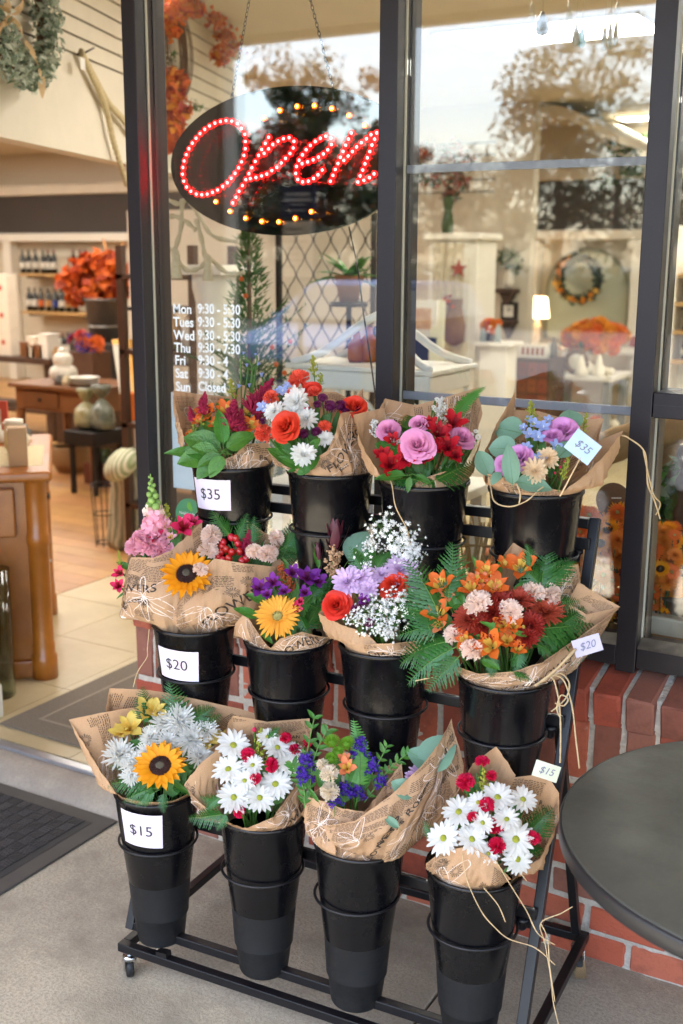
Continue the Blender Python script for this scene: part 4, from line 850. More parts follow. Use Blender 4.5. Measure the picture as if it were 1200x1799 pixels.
            p = p + o * ((bulge * math.sin(math.pi * min(1, t * 1.05)) + w * (.35 + .65 * math.sin(math.pi * t))) * lk)
            hd_ = Vector((p.x - s.P.x, p.y - s.P.y, 0)); zr_ = p.z - s.P.z
            if tuck and zr_ < .012:
                lim = .0895 + max(0, zr_ + .006) * .6 + min(0, zr_) * .12
                if hd_.length > lim: hd_ = hd_.normalized() * lim; p = Vector((s.P.x + hd_.x, s.P.y + hd_.y, p.z))
            return p
        Lt = max(.03, sum((raw(k / 8, 1) - raw(k / 8, 0)).length for k in range(9)) / 9)
        Lw = .5 * (Ls + sum((B[i + 1] - B[i]).length for i in range(ns)))
        G = [[raw(i / ns, j / nt) for i in range(ns + 1)] for j in range(nt + 1)]; NG = []
        for j in range(nt + 1):
            row = []
            for i in range(ns + 1):
                n_ = (G[j][min(i + 1, ns)] - G[j][max(i - 1, 0)]).cross(G[min(j + 1, nt)][i] - G[max(j - 1, 0)][i]); n_ = n_.normalized() if n_.length > 1e-12 else s.e0
                if n_.dot(Vector((G[j][i].x - axis.x, G[j][i].y - axis.y, 0))) < 0: n_ = -n_
                row.append(n_)
            NG.append(row)
        def surf(u, t, lift):
            if not (0.01 < u < .99 and 0.02 < t < .985): return None
            x, y = u * ns, t * nt; i, j = int(x), int(y); fx, fy = x - i, y - j
            g = G[j][i] * ((1 - fx) * (1 - fy)) + G[j][i + 1] * (fx * (1 - fy)) + G[j + 1][i] * ((1 - fx) * fy) + G[j + 1][i + 1] * (fx * fy)
            return g + NG[j][i] * lift * side
        mb = MB(); mb.add([p_ for row in G for p_ in row], [(j * (ns + 1) + i, j * (ns + 1) + i + 1, (j + 1) * (ns + 1) + i + 1, (j + 1) * (ns + 1) + i) for j in range(nt) for i in range(ns)], 0, True)
        w = mb.build('wrapping_paper', m_kraft, s.root)
        if plain: return w
        lift = .0012; dk = MB(); wl = MB(); pr = random.Random(s.seed * 5 + int(top[-1][1])); ang = pr.choice((-.25, .1, .3, -.1, 1.3, 1.75)) if Lw > .2 else .1; ca, sa = math.cos(ang), math.sin(ang)
        # columns of small newspaper type
        blocked = []
        for wd in words: blocked.append((wd[1], wd[2], .035 / Lw + wd[3] * len(wd[0]) * .3 / Lw, wd[3] * .9 / Lt))
        X0 = -.75 * (Lw + Lt)
        while X0 < .75 * (Lw + Lt):
            cw = pr.uniform(.026, .046); Y0 = -.75 * (Lw + Lt) + pr.uniform(0, .02)
            while Y0 < .75 * (Lw + Lt):
                ch = pr.uniform(.014, .05); skip = pr.random() > .36 + .22 * prn; y = Y0
                while y < Y0 + ch and not skip:
                    x = X0
                    while x < X0 + cw:
                        wl_ = pr.uniform(.0022, .0066); q = []
                        for (xx, yy) in ((x, y), (x + wl_, y), (x + wl_, y + .0013), (x, y + .0013)):
                            X, Y = xx * ca - yy * sa, xx * sa + yy * ca; q.append((.5 + X / Lw, .5 + Y / Lt))
                        if 0 < q[0][0] < 1 and 0 < q[0][1] < 1 and not any(abs(q[0][0] - bu) < bw_ and abs(q[0][1] - bt) < bh for bu, bt, bw_, bh in blocked):
                            pts = [surf(a, b, lift) for a, b in q]
                            if all(p is not None for p in pts): dk.add(pts, [(0, 1, 2, 3)], 0)
                        x += wl_ + .0015
                    y += .0032
                Y0 += ch + pr.uniform(.004, .014)
            X0 += cw + .005
        # words
        for wd in words:
            word, u0, t0, size = wd[:4]; an = R(wd[4]) if len(wd) > 4 else 0; c_, s_ = math.cos(an), math.sin(an); sg = 1 if (a1 > a0) else -1; sg *= side
            def fn(x, y): return surf(u0 + sg * (x * c_ - y * s_) / Lw, t0 + (x * s_ + y * c_) / Lt, lift * 1.25)
            text_on(dk, word, size, fn, .012, 1, 1.05, True)
        # printed dark blooms
        for k in range(int(1 + 2 * prn)):
            u0, t0 = pr.uniform(.12, .88), pr.uniform(.3, .85)
            for g in range(16):
                a = g * .3927; r0, r1 = .004, pr.uniform(.009, .013)
                pts = [surf(u0 + rr_ * math.cos(a + da) / Lw, t0 + rr_ * math.sin(a + da) / Lt, lift * 1.1) for rr_, da in ((r0, -.1), (r1, -.07), (r1, .07), (r0, .1))]
                if all(p is not None for p in pts): dk.add(pts, [(0, 1, 2, 3)], 2)
        po = dk.build('newspaper_print', [m_print, m_word, m_pbloom], w)
        if lines:   # white outline flowers
            for k in range(int(2.4 * max(1, Lw / .18))):
                u0, t0 = pr.uniform(.1, .9), pr.uniform(.2, .8); npet = pr.randrange(5, 9); st_ = pr.uniform(0, 6)
                for g in range(npet):
                    a = st_ + g * pr.uniform(.5, .75); L_ = pr.uniform(.035, .085); wd_ = pr.uniform(.10, .22) * L_; cv = pr.uniform(-.5, .5); prev = None
                    for i in range(17):
                        t = i / 16 * 2 * math.pi; x = L_ * .5 * (1 - math.cos(t)); y = wd_ * math.sin(t) + cv * x * x / L_
                        q = (u0 + (x * math.cos(a) - y * math.sin(a)) / Lw, t0 + (x * math.sin(a) + y * math.cos(a)) / Lt)
                        if prev:
                            dx, dy = (q[0] - prev[0]) * Lw, (q[1] - prev[1]) * Lt; l = math.hypot(dx, dy) or 1; ox, oy = -dy / l * .00045 / Lw, dx / l * .00045 / Lt
                            pts = [surf(prev[0] + ox, prev[1] + oy, lift * 1.5), surf(q[0] + ox, q[1] + oy, lift * 1.5), surf(q[0] - ox, q[1] - oy, lift * 1.5), surf(prev[0] - ox, prev[1] - oy, lift * 1.5)]
                            if all(p is not None for p in pts): wl.add(pts, [(0, 1, 2, 3)], 0)
                        prev = q
            wl.build('line_drawing', m_wline, w)
        return w
    def twine(s, pts, dds, r=.0014, name='raffia_strand'):
        P = smooth_pts([s.pt(x, y, d) for (x, y), d in zip(pts, dds)], 6); o = MB().tube(P, [r * (.7 + .5 * abs(noise.noise(p * 60))) for p in P], 5).build(name, m_raf, s.root); return o
    def tagcard(s, px, py, w, h, rot, text, dd, color, tsize, name='price_tag'):
        c = s.pt(px, py, dd); k = (s.D0 + dd) / FPX; a = R(rot); x = (RIGHT * math.cos(a) - UPV * math.sin(a)); y = (RIGHT * math.sin(a) + UPV * math.cos(a)); n = x.cross(y); hw, hh = w * k / 2, h * k / 2
        o = MB().prism([c - x * hw - y * hh, c + x * hw - y * hh, c + x * hw + y * hh, c - x * hw + y * hh], -n * .0006).build(name, color, s.root); tag(o, 'small handwritten price tag')
        tm = MB(); text_on(tm, text, tsize * k, lambda xx, yy: c + x * (xx + yy * .25) + y * (yy - tsize * k * .3) + n * .0008, 0, center=True); tm.build('tag_writing', mat('pen_ink', '#73758a', .7), o); return o
m_tagb = mat('tag_blue', '#aac6e6', .7, var=.6, scale=40, color2='#c4d8ee'); m_tagl = mat('tag_lilac', '#c3bccf', .7, var=.3, scale=40); m_tagg = mat('tag_green', '#c9cfb8', .7, var=.5, scale=40, color2='#d8d8cc')
# ---- top row
b = Bouquet('bouquet of orange alstroemeria, magenta celosia and big green leaves over the $35 card', (0, 0), 400, 755, 11)
b.fill(16, 60, 35)
b.wrap([(303, 686, .0), (345, 692, .05), (400, 697, .08), (427, 676, .09), (447, 690, .09)], -95, -190, [('Natural', .25, .72, .012), ('for Long', .25, .62, .010)], 1.4, side=-1)
b.wrap([(380, 812, -.08), (412, 800, -.085), (432, 780, -.08), (470, 778, -.05), (515, 838, -.02)], -5, 75, [('Flowers', .6, .6, .012)], 1.3)
b.wrap([(303, 686, .0), (310, 720, -.02), (320, 760, -.03)], -95, -70, [], .5)
b.fl('alstro', 'orange', (364, 729, 24), (397, 722, 24), (440, 748, 22), (378, 746, 18), (415, 752, 18), (334, 764, 10), (350, 742, 15)); b.fl('alstro', 'yellow2', (433, 727, 13))
b.spray('celosia', (352, 722, 361, 686), (342, 748, 332, 712), (404, 765, 412, 698, -.07, -.05, 1.9), (420, 770, 424, 715, -.07, -.05, 1.6), (355, 735, 362, 690, -.05, -.03, 1.4), (432, 735, 482, 662, -.04, -.02, 1.5), (445, 735, 462, 690, -.04, -.03, 1.4), (450, 745, 456, 712))
b.fl('bell', 'blue', (434, 644, 9), (452, 642, 8), (460, 662, 10), (419, 681, 10), (438, 680, 8), (427, 623, 6), (449, 624, 6), (462, 715, 12), (447, 712, 10), f=.2)
b.sprig([(442, 700), (443, 665), (441, 640), (430, 628)], [.03, .04, .045, .045], .012, 'lance'); b.spray('solid', (410, 705, 404, 664)); b.spray('solid', (365, 760, 355, 720)); b.spray('solid', (345, 770, 338, 735))
b.leaf('broad', (398, 788, 449, 757, -.09, -.09), (388, 790, 320, 762, -.08, -.07), (385, 792, 330, 748, -.06, -.04), (384, 795, 306, 808, -.09, -.09), (388, 798, 343, 840, -.1, -.11), (392, 802, 366, 838, -.11, -.12), (384, 795, 318, 785, -.085, -.08), (395, 785, 420, 745, -.06, -.05))
b.leaf('lance', (384, 796, 282, 786, -.08, -.07, 1.4), (405, 755, 378, 700, -.05, 0)); b.leaf('oval', (392, 780, 385, 715, -.09, -.08), (380, 720, 405, 696), (388, 770, 352, 735, -.07, -.05))
b = Bouquet('bouquet of coral roses, white chrysanthemums and purple buttons in the top row', (0, 1), 555, 745, 12)
b.fill(25, 70, 50)
b.wrap([(520, 828, -.085), (575, 792, -.085), (590, 760, -.075), (597, 726, -.06), (620, 722, -.03), (632, 735, .0)], -8, 95, [('FLOWERS', .55, .62, .026, 3), ('Best Gifts', .5, .5, .013, 3), ('GOODS', .55, .3, .014, 20), ('ROSES', .72, .22, .014, 70)], 1.6)
b.wrap([(612, 710, .02), (638, 681, .03), (638, 715, .05), (590, 688, .1), (540, 690, .1)], 85, 190, [], 1.2, side=-1)
b.wrap([(470, 790, -.03), (490, 812, -.06), (533, 826, -.085)], -75, -10, [], .7)
b.fl('rose', 'coral', (500, 750, 31, -.09), (621, 714, 26, -.02), (547, 683, 20)); b.fl('carnation', 'coral2', (465, 762, 22), (477, 700, 18), (526, 668, 23), (571, 750, 15), (552, 690, 14), (513, 690, 12))
b.fl('fluffy', 'white', (522, 707, 32), (482, 723, 22), (538, 737, 25), (572, 772, 18), (533, 800, 26, -.11), (515, 725, 20)); b.fl('button', 'plum', (567, 700, 12), (580, 715, 15), (598, 715, 15), (558, 712, 11), (630, 721, 10), (556, 760, 12), (535, 764, 13), (606, 722, 11), (462, 742, 10))
b.fl('delph', 'blue', (497, 688, 13), (463, 716, 13), (505, 678, 9), (485, 690, 9), (470, 705, 10)); b.fl('bud', 'hotpink', (542, 718, 6), (535, 720, 5)); b.spray('solid', (553, 670, 549, 622), (560, 680, 566, 655))
b.leaf('oval', (525, 822, 470, 782, -.09, -.08), (528, 822, 488, 800, -.1, -.1), (540, 810, 558, 768, -.1, -.09), (530, 825, 512, 790, -.105, -.1), (540, 826, 562, 800, -.1, -.09), (515, 800, 480, 770, -.08, -.07), (520, 825, 505, 828, -.1, -.11)); b.leaf('broad', (545, 822, 520, 832, -.1, -.1), (545, 790, 562, 768, -.09, -.09))
b = Bouquet('bouquet of pink roses and red alstroemeria, third in the top row', (0, 2), 750, 775, 13)
b.fill(25, 75, 45)
b.wrap([(672, 842, -.08), (640, 790, -.05), (620, 729, .0), (650, 722, .03), (676, 716, .05)], -30, -110, [], .3, plain=True)
b.wrap([(660, 735, .05), (676, 700, .07), (730, 712, .1), (768, 702, .1), (838, 681, .1), (848, 726, .09)], -110, -225, [('All my', .6, .8, .012), ('Roses', .3, .75, .014)], 1.6, side=-1)
b.wrap([(728, 846, -.085), (775, 830, -.085), (826, 818, -.03), (850, 760, .03)], 0, 130, [('Wild', .3, .6, .012)], .8)
b.fl('rose', 'pinkrose', (733, 782, 36, -.085), (682, 756, 26), (735, 746, 22), (812, 768, 24)); b.fl('alstro', 'red', (685, 818, 30), (716, 806, 28), (770, 764, 28), (796, 746, 30), (787, 788, 28), (745, 806, 22), (690, 775, 20), (800, 802, 20), (765, 790, 20), (672, 800, 20), (755, 745, 18))
b.spray('caspia', (770, 745, 776, 696), (660, 775, 655, 735), (680, 765, 700, 780)); b.fl('daisy', 'white', (840, 768, 7), (832, 778, 7), (836, 758, 6), (828, 764, 6), (768, 702, 6), (778, 715, 6), (762, 715, 5), (660, 742, 6), (700, 775, 6))
b.fern((700, 790, 707, 695), (690, 780, 672, 740), (760, 845, 845, 806, -.1, -.05), (745, 845, 800, 850, -.1, -.07), (740, 845, 680, 830, -.1, -.07), (720, 760, 728, 700)); b.fern((790, 745, 839, 658, .05, .06), kind='sword')
b.leaf('oval', (720, 838, 716, 866, -.105, -.11), (712, 835, 655, 838, -.1, -.09), (730, 835, 760, 850, -.1, -.1), (705, 790, 655, 775), (700, 800, 672, 785), (740, 760, 740, 735))
b.twine([(676, 830), (688, 850), (695, 890), (715, 930), (722, 960)], [-.08, -.1, -.108, -.1, -.08])
b = Bouquet('bouquet of lavender roses, eucalyptus and pale blue delphinium with a blue tag', (0, 3), 940, 790, 14)
b.fill(12, 60, 40)
b.wrap([(852, 845, -.05), (853, 790, -.02), (872, 745, .02), (906, 685, .05), (905, 705, .07)], -60, -140, [], 1.0, side=-1)
b.wrap([(900, 720, .07), (945, 722, .1), (1000, 738, .11), (1060, 735, .1), (1052, 775, .07)], -140, -235, [('FLOWERS', .2, .75, .018), ('White', .75, .6, .016)], 1.2, side=-1)
b.wrap([(1050, 775, .05), (1095, 756, .0), (1062, 800, -.05), (1020, 840, -.08), (978, 874, -.1)], 130, 8, plain=True, bulge=.02)
b.wrap([(856, 832, -.06), (890, 840, -.085), (935, 853, -.095), (988, 862, -.085)], -65, 10, [('Roses', .4, .6, .012)], 1.5)
b.fl('rose', 'lavrose', (910, 804, 30), (892, 816, 24), (988, 756, 30), (970, 765, 20)); b.fl('fluffy', 'peachm', (940, 828, 28, -.095), (962, 806, 26)); b.fl('delph', 'blue', (930, 765, 15), (945, 808, 14), (976, 785, 13), (955, 752, 13), (940, 745, 12), (925, 786, 11), (930, 738, 9), (963, 738, 9), (945, 770, 12), (920, 752, 9)); b.fl('bud', 'hotpink', (983, 822, 6), (992, 812, 6), (975, 832, 6))
b.leaf('round', (918, 762, 868, 748, -.01, .03), (908, 790, 856, 784, -.04, -.02), (860, 838, 840, 788, -.06, -.04, .7), (901, 852, 893, 778, -.11, -.12, .5), (905, 846, 972, 858, -.1, -.11, .6), (1003, 757, 1001, 716, .0, .03), (980, 805, 1012, 772, -.07, -.05, .8), (880, 830, 862, 850, -.09, -.1, .7), (905, 770, 890, 735, .0, .04))
b.spray('solid', (936, 755, 932, 703), (1022, 770, 1031, 724, .01, .03), (985, 850, 1000, 800, -.1, -.09))
b.tagcard(1024, 785, 53, 42, 38, '$35', -.1, m_tagb, 20); MB().tube([b.pt(1022, 800, -.098), b.pt(984, 872, -.11)], .0016, 6).build('tag_pick', mat('pick_wood', '#d7b98e', .7), b.root)
b.twine([(862, 848), (868, 880), (895, 890), (925, 880), (945, 862), (955, 855)], [-.06, -.1, -.115, -.118, -.115, -.11], .0018); b.twine([(912, 885), (914, 868), (908, 850)], [-.117, -.116, -.11], .0022)
b.twine([(1092, 765), (1105, 770), (1133, 795), (1138, 850), (1150, 880), (1160, 912)], [0, -.01, -.01, .0, .01, .01], .0022); b.twine([(1130, 790), (1136, 820), (1148, 868), (1160, 885), (1152, 905)], [-.01, -.008, .0, .01, .02], .0018)
# ---- middle row
b = Bouquet('leftmost middle row bouquet of pink carnations and snapdragon in printed paper', (1, 0), 275, 985, 21)
b.fill(12, 45, 35)
b.wrap([(213, 1064, .0), (220, 1020, -.03), (229, 979, -.06), (270, 980, -.08), (302, 966, -.07), (330, 940, -.04), (356, 914, .0)], -100, 40, [('FLOWERS', .37, .62, .023, 4), ('for Long', .37, .5, .018, 4)], 1.7, bulge=.035, bc=b.P + b.e1 * -.048 + Vector((0, 0, -.04)), rb=.042)
b.wrap([(356, 914, .02), (300, 928, .07), (243, 927, .06), (224, 985, .02), (213, 1064, .0)], 60, 250, [], .8, side=-1, bc=b.P + b.e1 * -.042 + Vector((0, 0, -.04)), rb=.045)
b.fl('carnation', 'pink', (262, 956, 34, -.05), (238, 962, 22, -.04), (288, 966, 22, -.05), (248, 945, 18)); b.fl('alstro', 'hotpink', (276, 945, 18), (322, 928, 28), (340, 920, 18), (212, 1008, 16, -.01), (209, 1030, 16, -.01)); b.fl('alstro', 'pink', (262, 922, 15), (290, 925, 14), (300, 945, 14))
b.spray('snap', (276, 950, 264, 830, .0, .03, .95)); b.spray('solid', (296, 945, 292, 880), (212, 1000, 208, 965, -.01, 0)); b.leaf('lance', (300, 960, 310, 905), (220, 1040, 203, 1052, -.01, -.01), (255, 985, 240, 940)); b.leaf('oval', (310, 965, 316, 935), (230, 1000, 204, 985, .0, .0))
b.twine([(262, 1105), (259, 1140), (258, 1155), (242, 1180), (234, 1207)], [-.06, -.07, -.05, -.03, -.02], .0012)
b = Bouquet('middle row bouquet with a sunflower, red berries and peach carnations over the $20 card', (1, 0), 420, 970, 22)
b.fill(19, 70, 30)
b.wrap([(313, 1052, -.08), (345, 1012, -.1), (376, 981, -.11), (430, 990, -.11), (486, 996, -.08), (506, 984, -.05)], -42, 62, [('FLOWERS', .60, .5, .030, 40), ('ANT', .5, .2, .014, 30), ('Roses', .85, .7, .012, 10)], 1.7, bulge=.038, bc=b.P + b.e1 * .04 + Vector((0, 0, -.04)), rb=.046)
b.wrap([(395, 908, .06), (407, 898, .07), (440, 918, .08), (478, 944, .08), (530, 930, .06), (540, 960, .04), (520, 985, .0)], -150, -265, [('dream', .6, .7, .012)], 1.0, side=-1)
b.wrap([(480, 975, -.05), (506, 984, -.05), (480, 1020, -.06), (420, 1090, -.08)], 60, 25, plain=True)
b.fl('sunflower', 'sun', (328, 1010, 52, -.112, (-.15, .35))); b.fl('carnation', 'peach', (371, 943, 25), (365, 969, 23), (352, 1001, 16, -.15), (446, 970, 20), (470, 976, 24), (484, 946, 20))
b.berries([(392, 953), (406, 944), (397, 965), (421, 969), (407, 970), (402, 981), (392, 984), (383, 979), (425, 986), (414, 946), (390, 960), (432, 982), (418, 955), (388, 970)])
b.spray('celosia', (428, 990, 438, 926, -.06, -.03, 1.5), (436, 985, 446, 945, -.06, -.05, 1.2)); b.fern((408, 945, 364, 892), (415, 950, 440, 900), (440, 960, 452, 905), (485, 970, 558, 924), (480, 975, 545, 962), (500, 970, 530, 895, .02, .03), (370, 990, 330, 960, -.02, .02)); b.leaf('oval', (350, 1030, 405, 1025, -.1, -.11), (480, 985, 500, 960), (390, 990, 365, 985), (400, 1000, 350, 1045, -.1, -.1))
b.twine([(425, 1100), (450, 1108), (470, 1122), (484, 1132)], [-.1, -.1, -.09, -.08], .002)
b = Bouquet('bouquet with one large yellow gerbera and purple alstroemeria, second in the middle row', (1, 1), 515, 1050, 23)
b.fill(22, 60, 45)
b.wrap([(409, 1128, -.02), (414, 1095, -.04), (430, 1076, -.04), (452, 1110, -.07), (475, 1142, -.095)], -85, -15, [], 1.4)
b.wrap([(470, 1144, -.1), (492, 1122, -.105), (530, 1110, -.1), (560, 1118, -.08), (583, 1120, -.04)], -18, 75, [('FLOWERS', .45, .6, .024, 15), ('our', .75, .5, .014, 25)], 1.3)
b.wrap([(440, 1080, .02), (460, 1050, .07), (520, 1040, .1), (585, 1060, .07), (590, 1110, .02)], -95, -270, plain=True)
b.fl('gerbera', 'gerb', (488, 1083, 50, -.11, (-.05, .05))); b.fl('alstro', 'purple', (456, 1034, 22), (480, 1024, 20), (540, 1016, 28), (557, 1022, 20), (536, 1042, 16), (514, 1008, 18), (500, 1040, 16), (470, 1045, 14)); b.fl('alstro', 'hotpink', (520, 1068, 14), (527, 1058, 10))
b.spray('rustm', (512, 1050, 490, 988, -.02, .01, 1.2), (505, 1050, 510, 1000)); b.spray('leuca', (585, 985, 592, 886, .03, .05, 1.1), (560, 1000, 557, 940, .03, .05, .7)); b.spray('millet', (580, 1020, 588, 950, .0, .02, 1.5), (575, 1025, 600, 965, .0, .02, 1.2))
b.fern((530, 1110, 585, 1030, -.07, .0), (520, 1095, 460, 1038, -.06, -.02), (540, 1100, 572, 1050, -.08, -.05), (525, 1080, 545, 1118, -.09, -.105), (540, 1060, 590, 1080, -.05, -.05), (545, 1050, 590, 1000, -.02, .02)); b.leaf('oval', (455, 1085, 410, 1066, -.06, -.05), (470, 1060, 432, 1040, -.04, -.03), (560, 1080, 585, 1060), (460, 1110, 480, 1130, -.09, -.1)); b.leaf('round', (612, 985, 646, 932, .03, .06, .9)); b.leaf('lance', (520, 1020, 495, 975), (560, 1000, 552, 950))
b = Bouquet("bouquet full of white baby's breath with lavender chrysanthemums, third in the middle row", (1, 2), 680, 1050, 24)
b.fill(19, 60, 50)
b.wrap([(560, 1078, -.01), (600, 1098, -.06), (642, 1112, -.09), (662, 1130, -.1)], -95, -8, plain=True)
b.wrap([(636, 1132, -.1), (690, 1130, -.105), (735, 1126, -.08), (757, 1110, -.03)], -22, 80, [('FLOWERS', .22, .55, .024, -6)], 1.3)
b.wrap([(560, 1078, .0), (600, 1030, .06), (680, 1000, .1), (750, 1030, .07), (757, 1110, .0)], -90, -275, plain=True)
b.fl('rose', 'coral', (590, 1063, 28, -.08), (692, 1028, 30)); b.fl('fluffy', 'lav', (610, 1023, 34), (632, 1016, 34), (705, 1002, 34), (722, 1020, 28), (670, 1010, 22), (648, 1035, 24)); b.fl('button', 'plum', (640, 1062, 12), (625, 1070, 10), (650, 1095, 12)); b.fl('alstro', 'purple', (640, 1055, 14))
b.gyp((690, 935, 52, .04), (652, 972, 34, .02), (726, 968, 32, .03), (705, 960, 36, .02), (664, 1078, 46, -.1), (700, 1062, 44, -.1), (632, 1094, 30, -.11), (672, 1106, 30, -.12))
b.leaf('oval', (640, 1000, 622, 960), (650, 1000, 655, 955), (600, 1085, 570, 1060, -.07, -.04), (670, 990, 690, 965)); b.fern((640, 1010, 618, 955), (660, 1000, 680, 960), (640, 990, 655, 950))
b = Bouquet('large bouquet of orange alstroemeria, rust chrysanthemums and ferns with a lilac tag', (1, 3), 885, 1080, 25)
b.fill(41, 90, 70)
b.wrap([(870, 1010, .04), (880, 982, .06), (902, 953, .08), (950, 985, .09), (985, 1004, .09)], -130, -185, [], .5, plain=True)
b.wrap([(960, 996, .08), (1016, 991, .08), (1018, 1024, .06), (1087, 1066, .0)], -185, -275, [('letters', .3, .8, .012)], 1.0, side=-1)
b.wrap([(1016, 1024, .05), (1088, 1066, -.01), (1030, 1080, .0), (1000, 1060, .05)], -200, -270, plain=True)
b.wrap([(796, 1168, -.06), (840, 1184, -.1), (900, 1180, -.115), (950, 1165, -.11), (1010, 1125, -.07), (1088, 1066, -.01)], -70, 88, [('WILDFLOWERS', .55, .6, .020, 18), ('ALL MY', .55, .42, .015, 18)], 1.8, bulge=.015)
b.fl('alstro', 'orange', (777, 1032, 32), (770, 1082, 34), (829, 1037, 28), (869, 1032, 32), (854, 1006, 27), (915, 1000, 32), (885, 994, 18), (863, 1136, 36, -.11), (891, 1127, 28, -.1), (884, 1099, 24), (902, 1101, 22), (818, 1125, 24), (909, 1143, 20)); b.fl('alstro', 'peachor', (774, 1099, 22), (785, 1045, 20), (840, 1020, 22), (880, 1040, 22))
b.fl('carnation', 'peach', (840, 1061, 30, -.09), (897, 1076, 29, -.1), (937, 1041, 25), (967, 1044, 25), (798, 1116, 25), (829, 1144, 27, -.11)); b.fl('mum', 'rust2', (825, 1088, 34), (958, 1076, 36), (913, 1054, 30)); b.fl('mum', 'rust', (880, 1062, 30), (865, 1078, 28), (931, 1099, 32), (924, 1120, 24), (850, 1100, 28))
b.fern((900, 1180, 940, 1190, -.115, -.125), (970, 1110, 1040, 1060, -.06, -.05), (930, 1000, 935, 950, -.05, -.03), (760, 1120, 720, 1000, -.05, -.03), (775, 1090, 733, 962, -.02, .04), (785, 1060, 810, 942, .0, .05), (800, 1125, 670, 1140, -.08, -.05), (805, 1135, 694, 1182, -.09, -.09), (810, 1150, 745, 1215, -.1, -.12), (790, 1090, 700, 1050, -.03, .02), (780, 1100, 690, 1100, -.05, -.02), (930, 1112, 1080, 1140, -.09, -.06), (935, 1105, 1060, 1098, -.08, -.03), (950, 1050, 957, 940, .02, .06), (955, 1035, 1008, 958, .03, .07), (955, 1055, 1026, 1060, .0, .02), (950, 1030, 905, 970, .03, .06), (870, 1150, 862, 1195, -.11, -.125), (915, 1140, 902, 1190, -.105, -.12), (940, 1130, 985, 1150, -.1, -.1))
b.leaf('slim', (855, 1045, 850, 982), (802, 1072, 775, 1015), (815, 1062, 795, 1012), (872, 1012, 886, 972), (880, 1110, 845, 1090, -.11, -.12), (870, 1090, 858, 1120, -.11, -.12), (900, 1110, 935, 1118, -.11, -.11), (840, 1000, 830, 975), (800, 1110, 765, 1060)); b.leaf('oval', (900, 1052, 932, 1014), (815, 1060, 770, 1060), (860, 1120, 838, 1115, -.11, -.12), (845, 1160, 880, 1175, -.11, -.12), (825, 1120, 795, 1135)); b.leaf('broad', (905, 1050, 925, 1020)); b.fl('bud', 'yellow', (920, 1103, 9), (832, 1090, 8))
b.tagcard(1032, 1134, 50, 31, -17, '$20', -.1, m_tagl, 19); b.twine([(940, 1205), (975, 1178), (1012, 1140)], [-.115, -.11, -.102], .0034)
for pts in ([(968, 1187), (975, 1200), (983, 1240), (985, 1290), (984, 1340)], [(970, 1186), (990, 1195), (1005, 1240), (1012, 1300), (1018, 1350)], [(965, 1190), (985, 1183), (1000, 1200), (995, 1225), (975, 1245), (968, 1250)], [(975, 1235), (990, 1240), (998, 1228), (985, 1222), (978, 1245), (985, 1262)]): b.twine(pts, [-.09] * len(pts), .002)
b.twine([(800, 1180), (770, 1188), (730, 1196)], [-.07, -.08, -.09], .0018)
# ---- bottom row
b = Bouquet('bouquet with a dark centred sunflower and white chrysanthemums over the $15 card', (2, 0), 285, 1320, 31)
b.fill(35, 80, 60)
b.wrap([(215, 1406, -.075), (180, 1360, -.04), (150, 1310, -.02), (121, 1264, .0), (185, 1251, .04), (250, 1240, .07)], -38, -130, [('Roses', .45, .8, .012), ('Natural', .3, .72, .012)], 1.6, side=-1)
b.wrap([(185, 1264, .05), (192, 1209, .07), (260, 1212, .1), (330, 1225, .11), (420, 1245, .1), (500, 1268, .06), (400, 1300, .04)], -125, -240, [], .35, side=-1, lines=False)
b.wrap([(212, 1400, -.08), (250, 1408, -.1), (310, 1414, -.1), (347, 1392, -.06)], -42, 62, [], 1.0)
b.fl('sunflower', 'sun', (282, 1346, 50, -.128, (.0, .0))); b.fl('spider', 'white', (211, 1327, 36, -.05), (236, 1342, 32, -.07), (315, 1268, 38), (288, 1273, 30), (334, 1300, 38), (265, 1296, 24), (294, 1304, 26), (362, 1284, 26), (350, 1330, 28), (232, 1364, 22, -.08), (258, 1322, 22))
b.fl('alstro', 'yellow', (228, 1280, 30), (212, 1288, 22), (257, 1253, 32), (272, 1250, 26), (363, 1300, 28), (388, 1297, 18))
b.fern((262, 1275, 245, 1202, .02, .06), (312, 1290, 312, 1190, .02, .07), (325, 1290, 394, 1258, .0, .03), (320, 1285, 372, 1225, .02, .05), (300, 1280, 285, 1215, .02, .06), (272, 1372, 184, 1362, -.09, -.06), (272, 1385, 210, 1398, -.1, -.09), (275, 1390, 232, 1410, -.11, -.11), (288, 1392, 282, 1430, -.11, -.13), (300, 1388, 345, 1372, -.1, -.08), (262, 1392, 250, 1418, -.11, -.12), (240, 1340, 190, 1335, -.05, -.02))
b.leaf('slim', (270, 1315, 268, 1262), (300, 1320, 305, 1285)); b.leaf('oval', (240, 1322, 184, 1316, -.03, .0), (255, 1310, 225, 1300), (340, 1290, 395, 1290, .0, .03), (330, 1350, 360, 1345)); b.leaf('lance', (330, 1350, 345, 1315), (300, 1370, 340, 1400, -.1, -.1))
b = Bouquet('bouquet of white daisies with small crimson carnations, second in the bottom row', (2, 1), 455, 1350, 32)
b.fill(28, 60, 60)
b.wrap([(425, 1460, -.1), (370, 1426, -.07), (322, 1379, -.03), (352, 1342, -.03), (388, 1312, -.01)], -12, -95, [], 1.6)
b.wrap([(388, 1305, .04), (408, 1257, .07), (470, 1268, .09), (545, 1262, .08), (546, 1292, .05)], -100, -235, [('CELIAN', .7, .8, .012)], 1.4, side=-1)
b.wrap([(546, 1290, .04), (533, 1340, -.01), (520, 1380, -.06), (480, 1436, -.1), (422, 1460, -.105)], 118, -14, [('FLOWERS', .5, .5, .022, 12), ('Best Gifts', .5, .38, .012, 12)], 1.5)
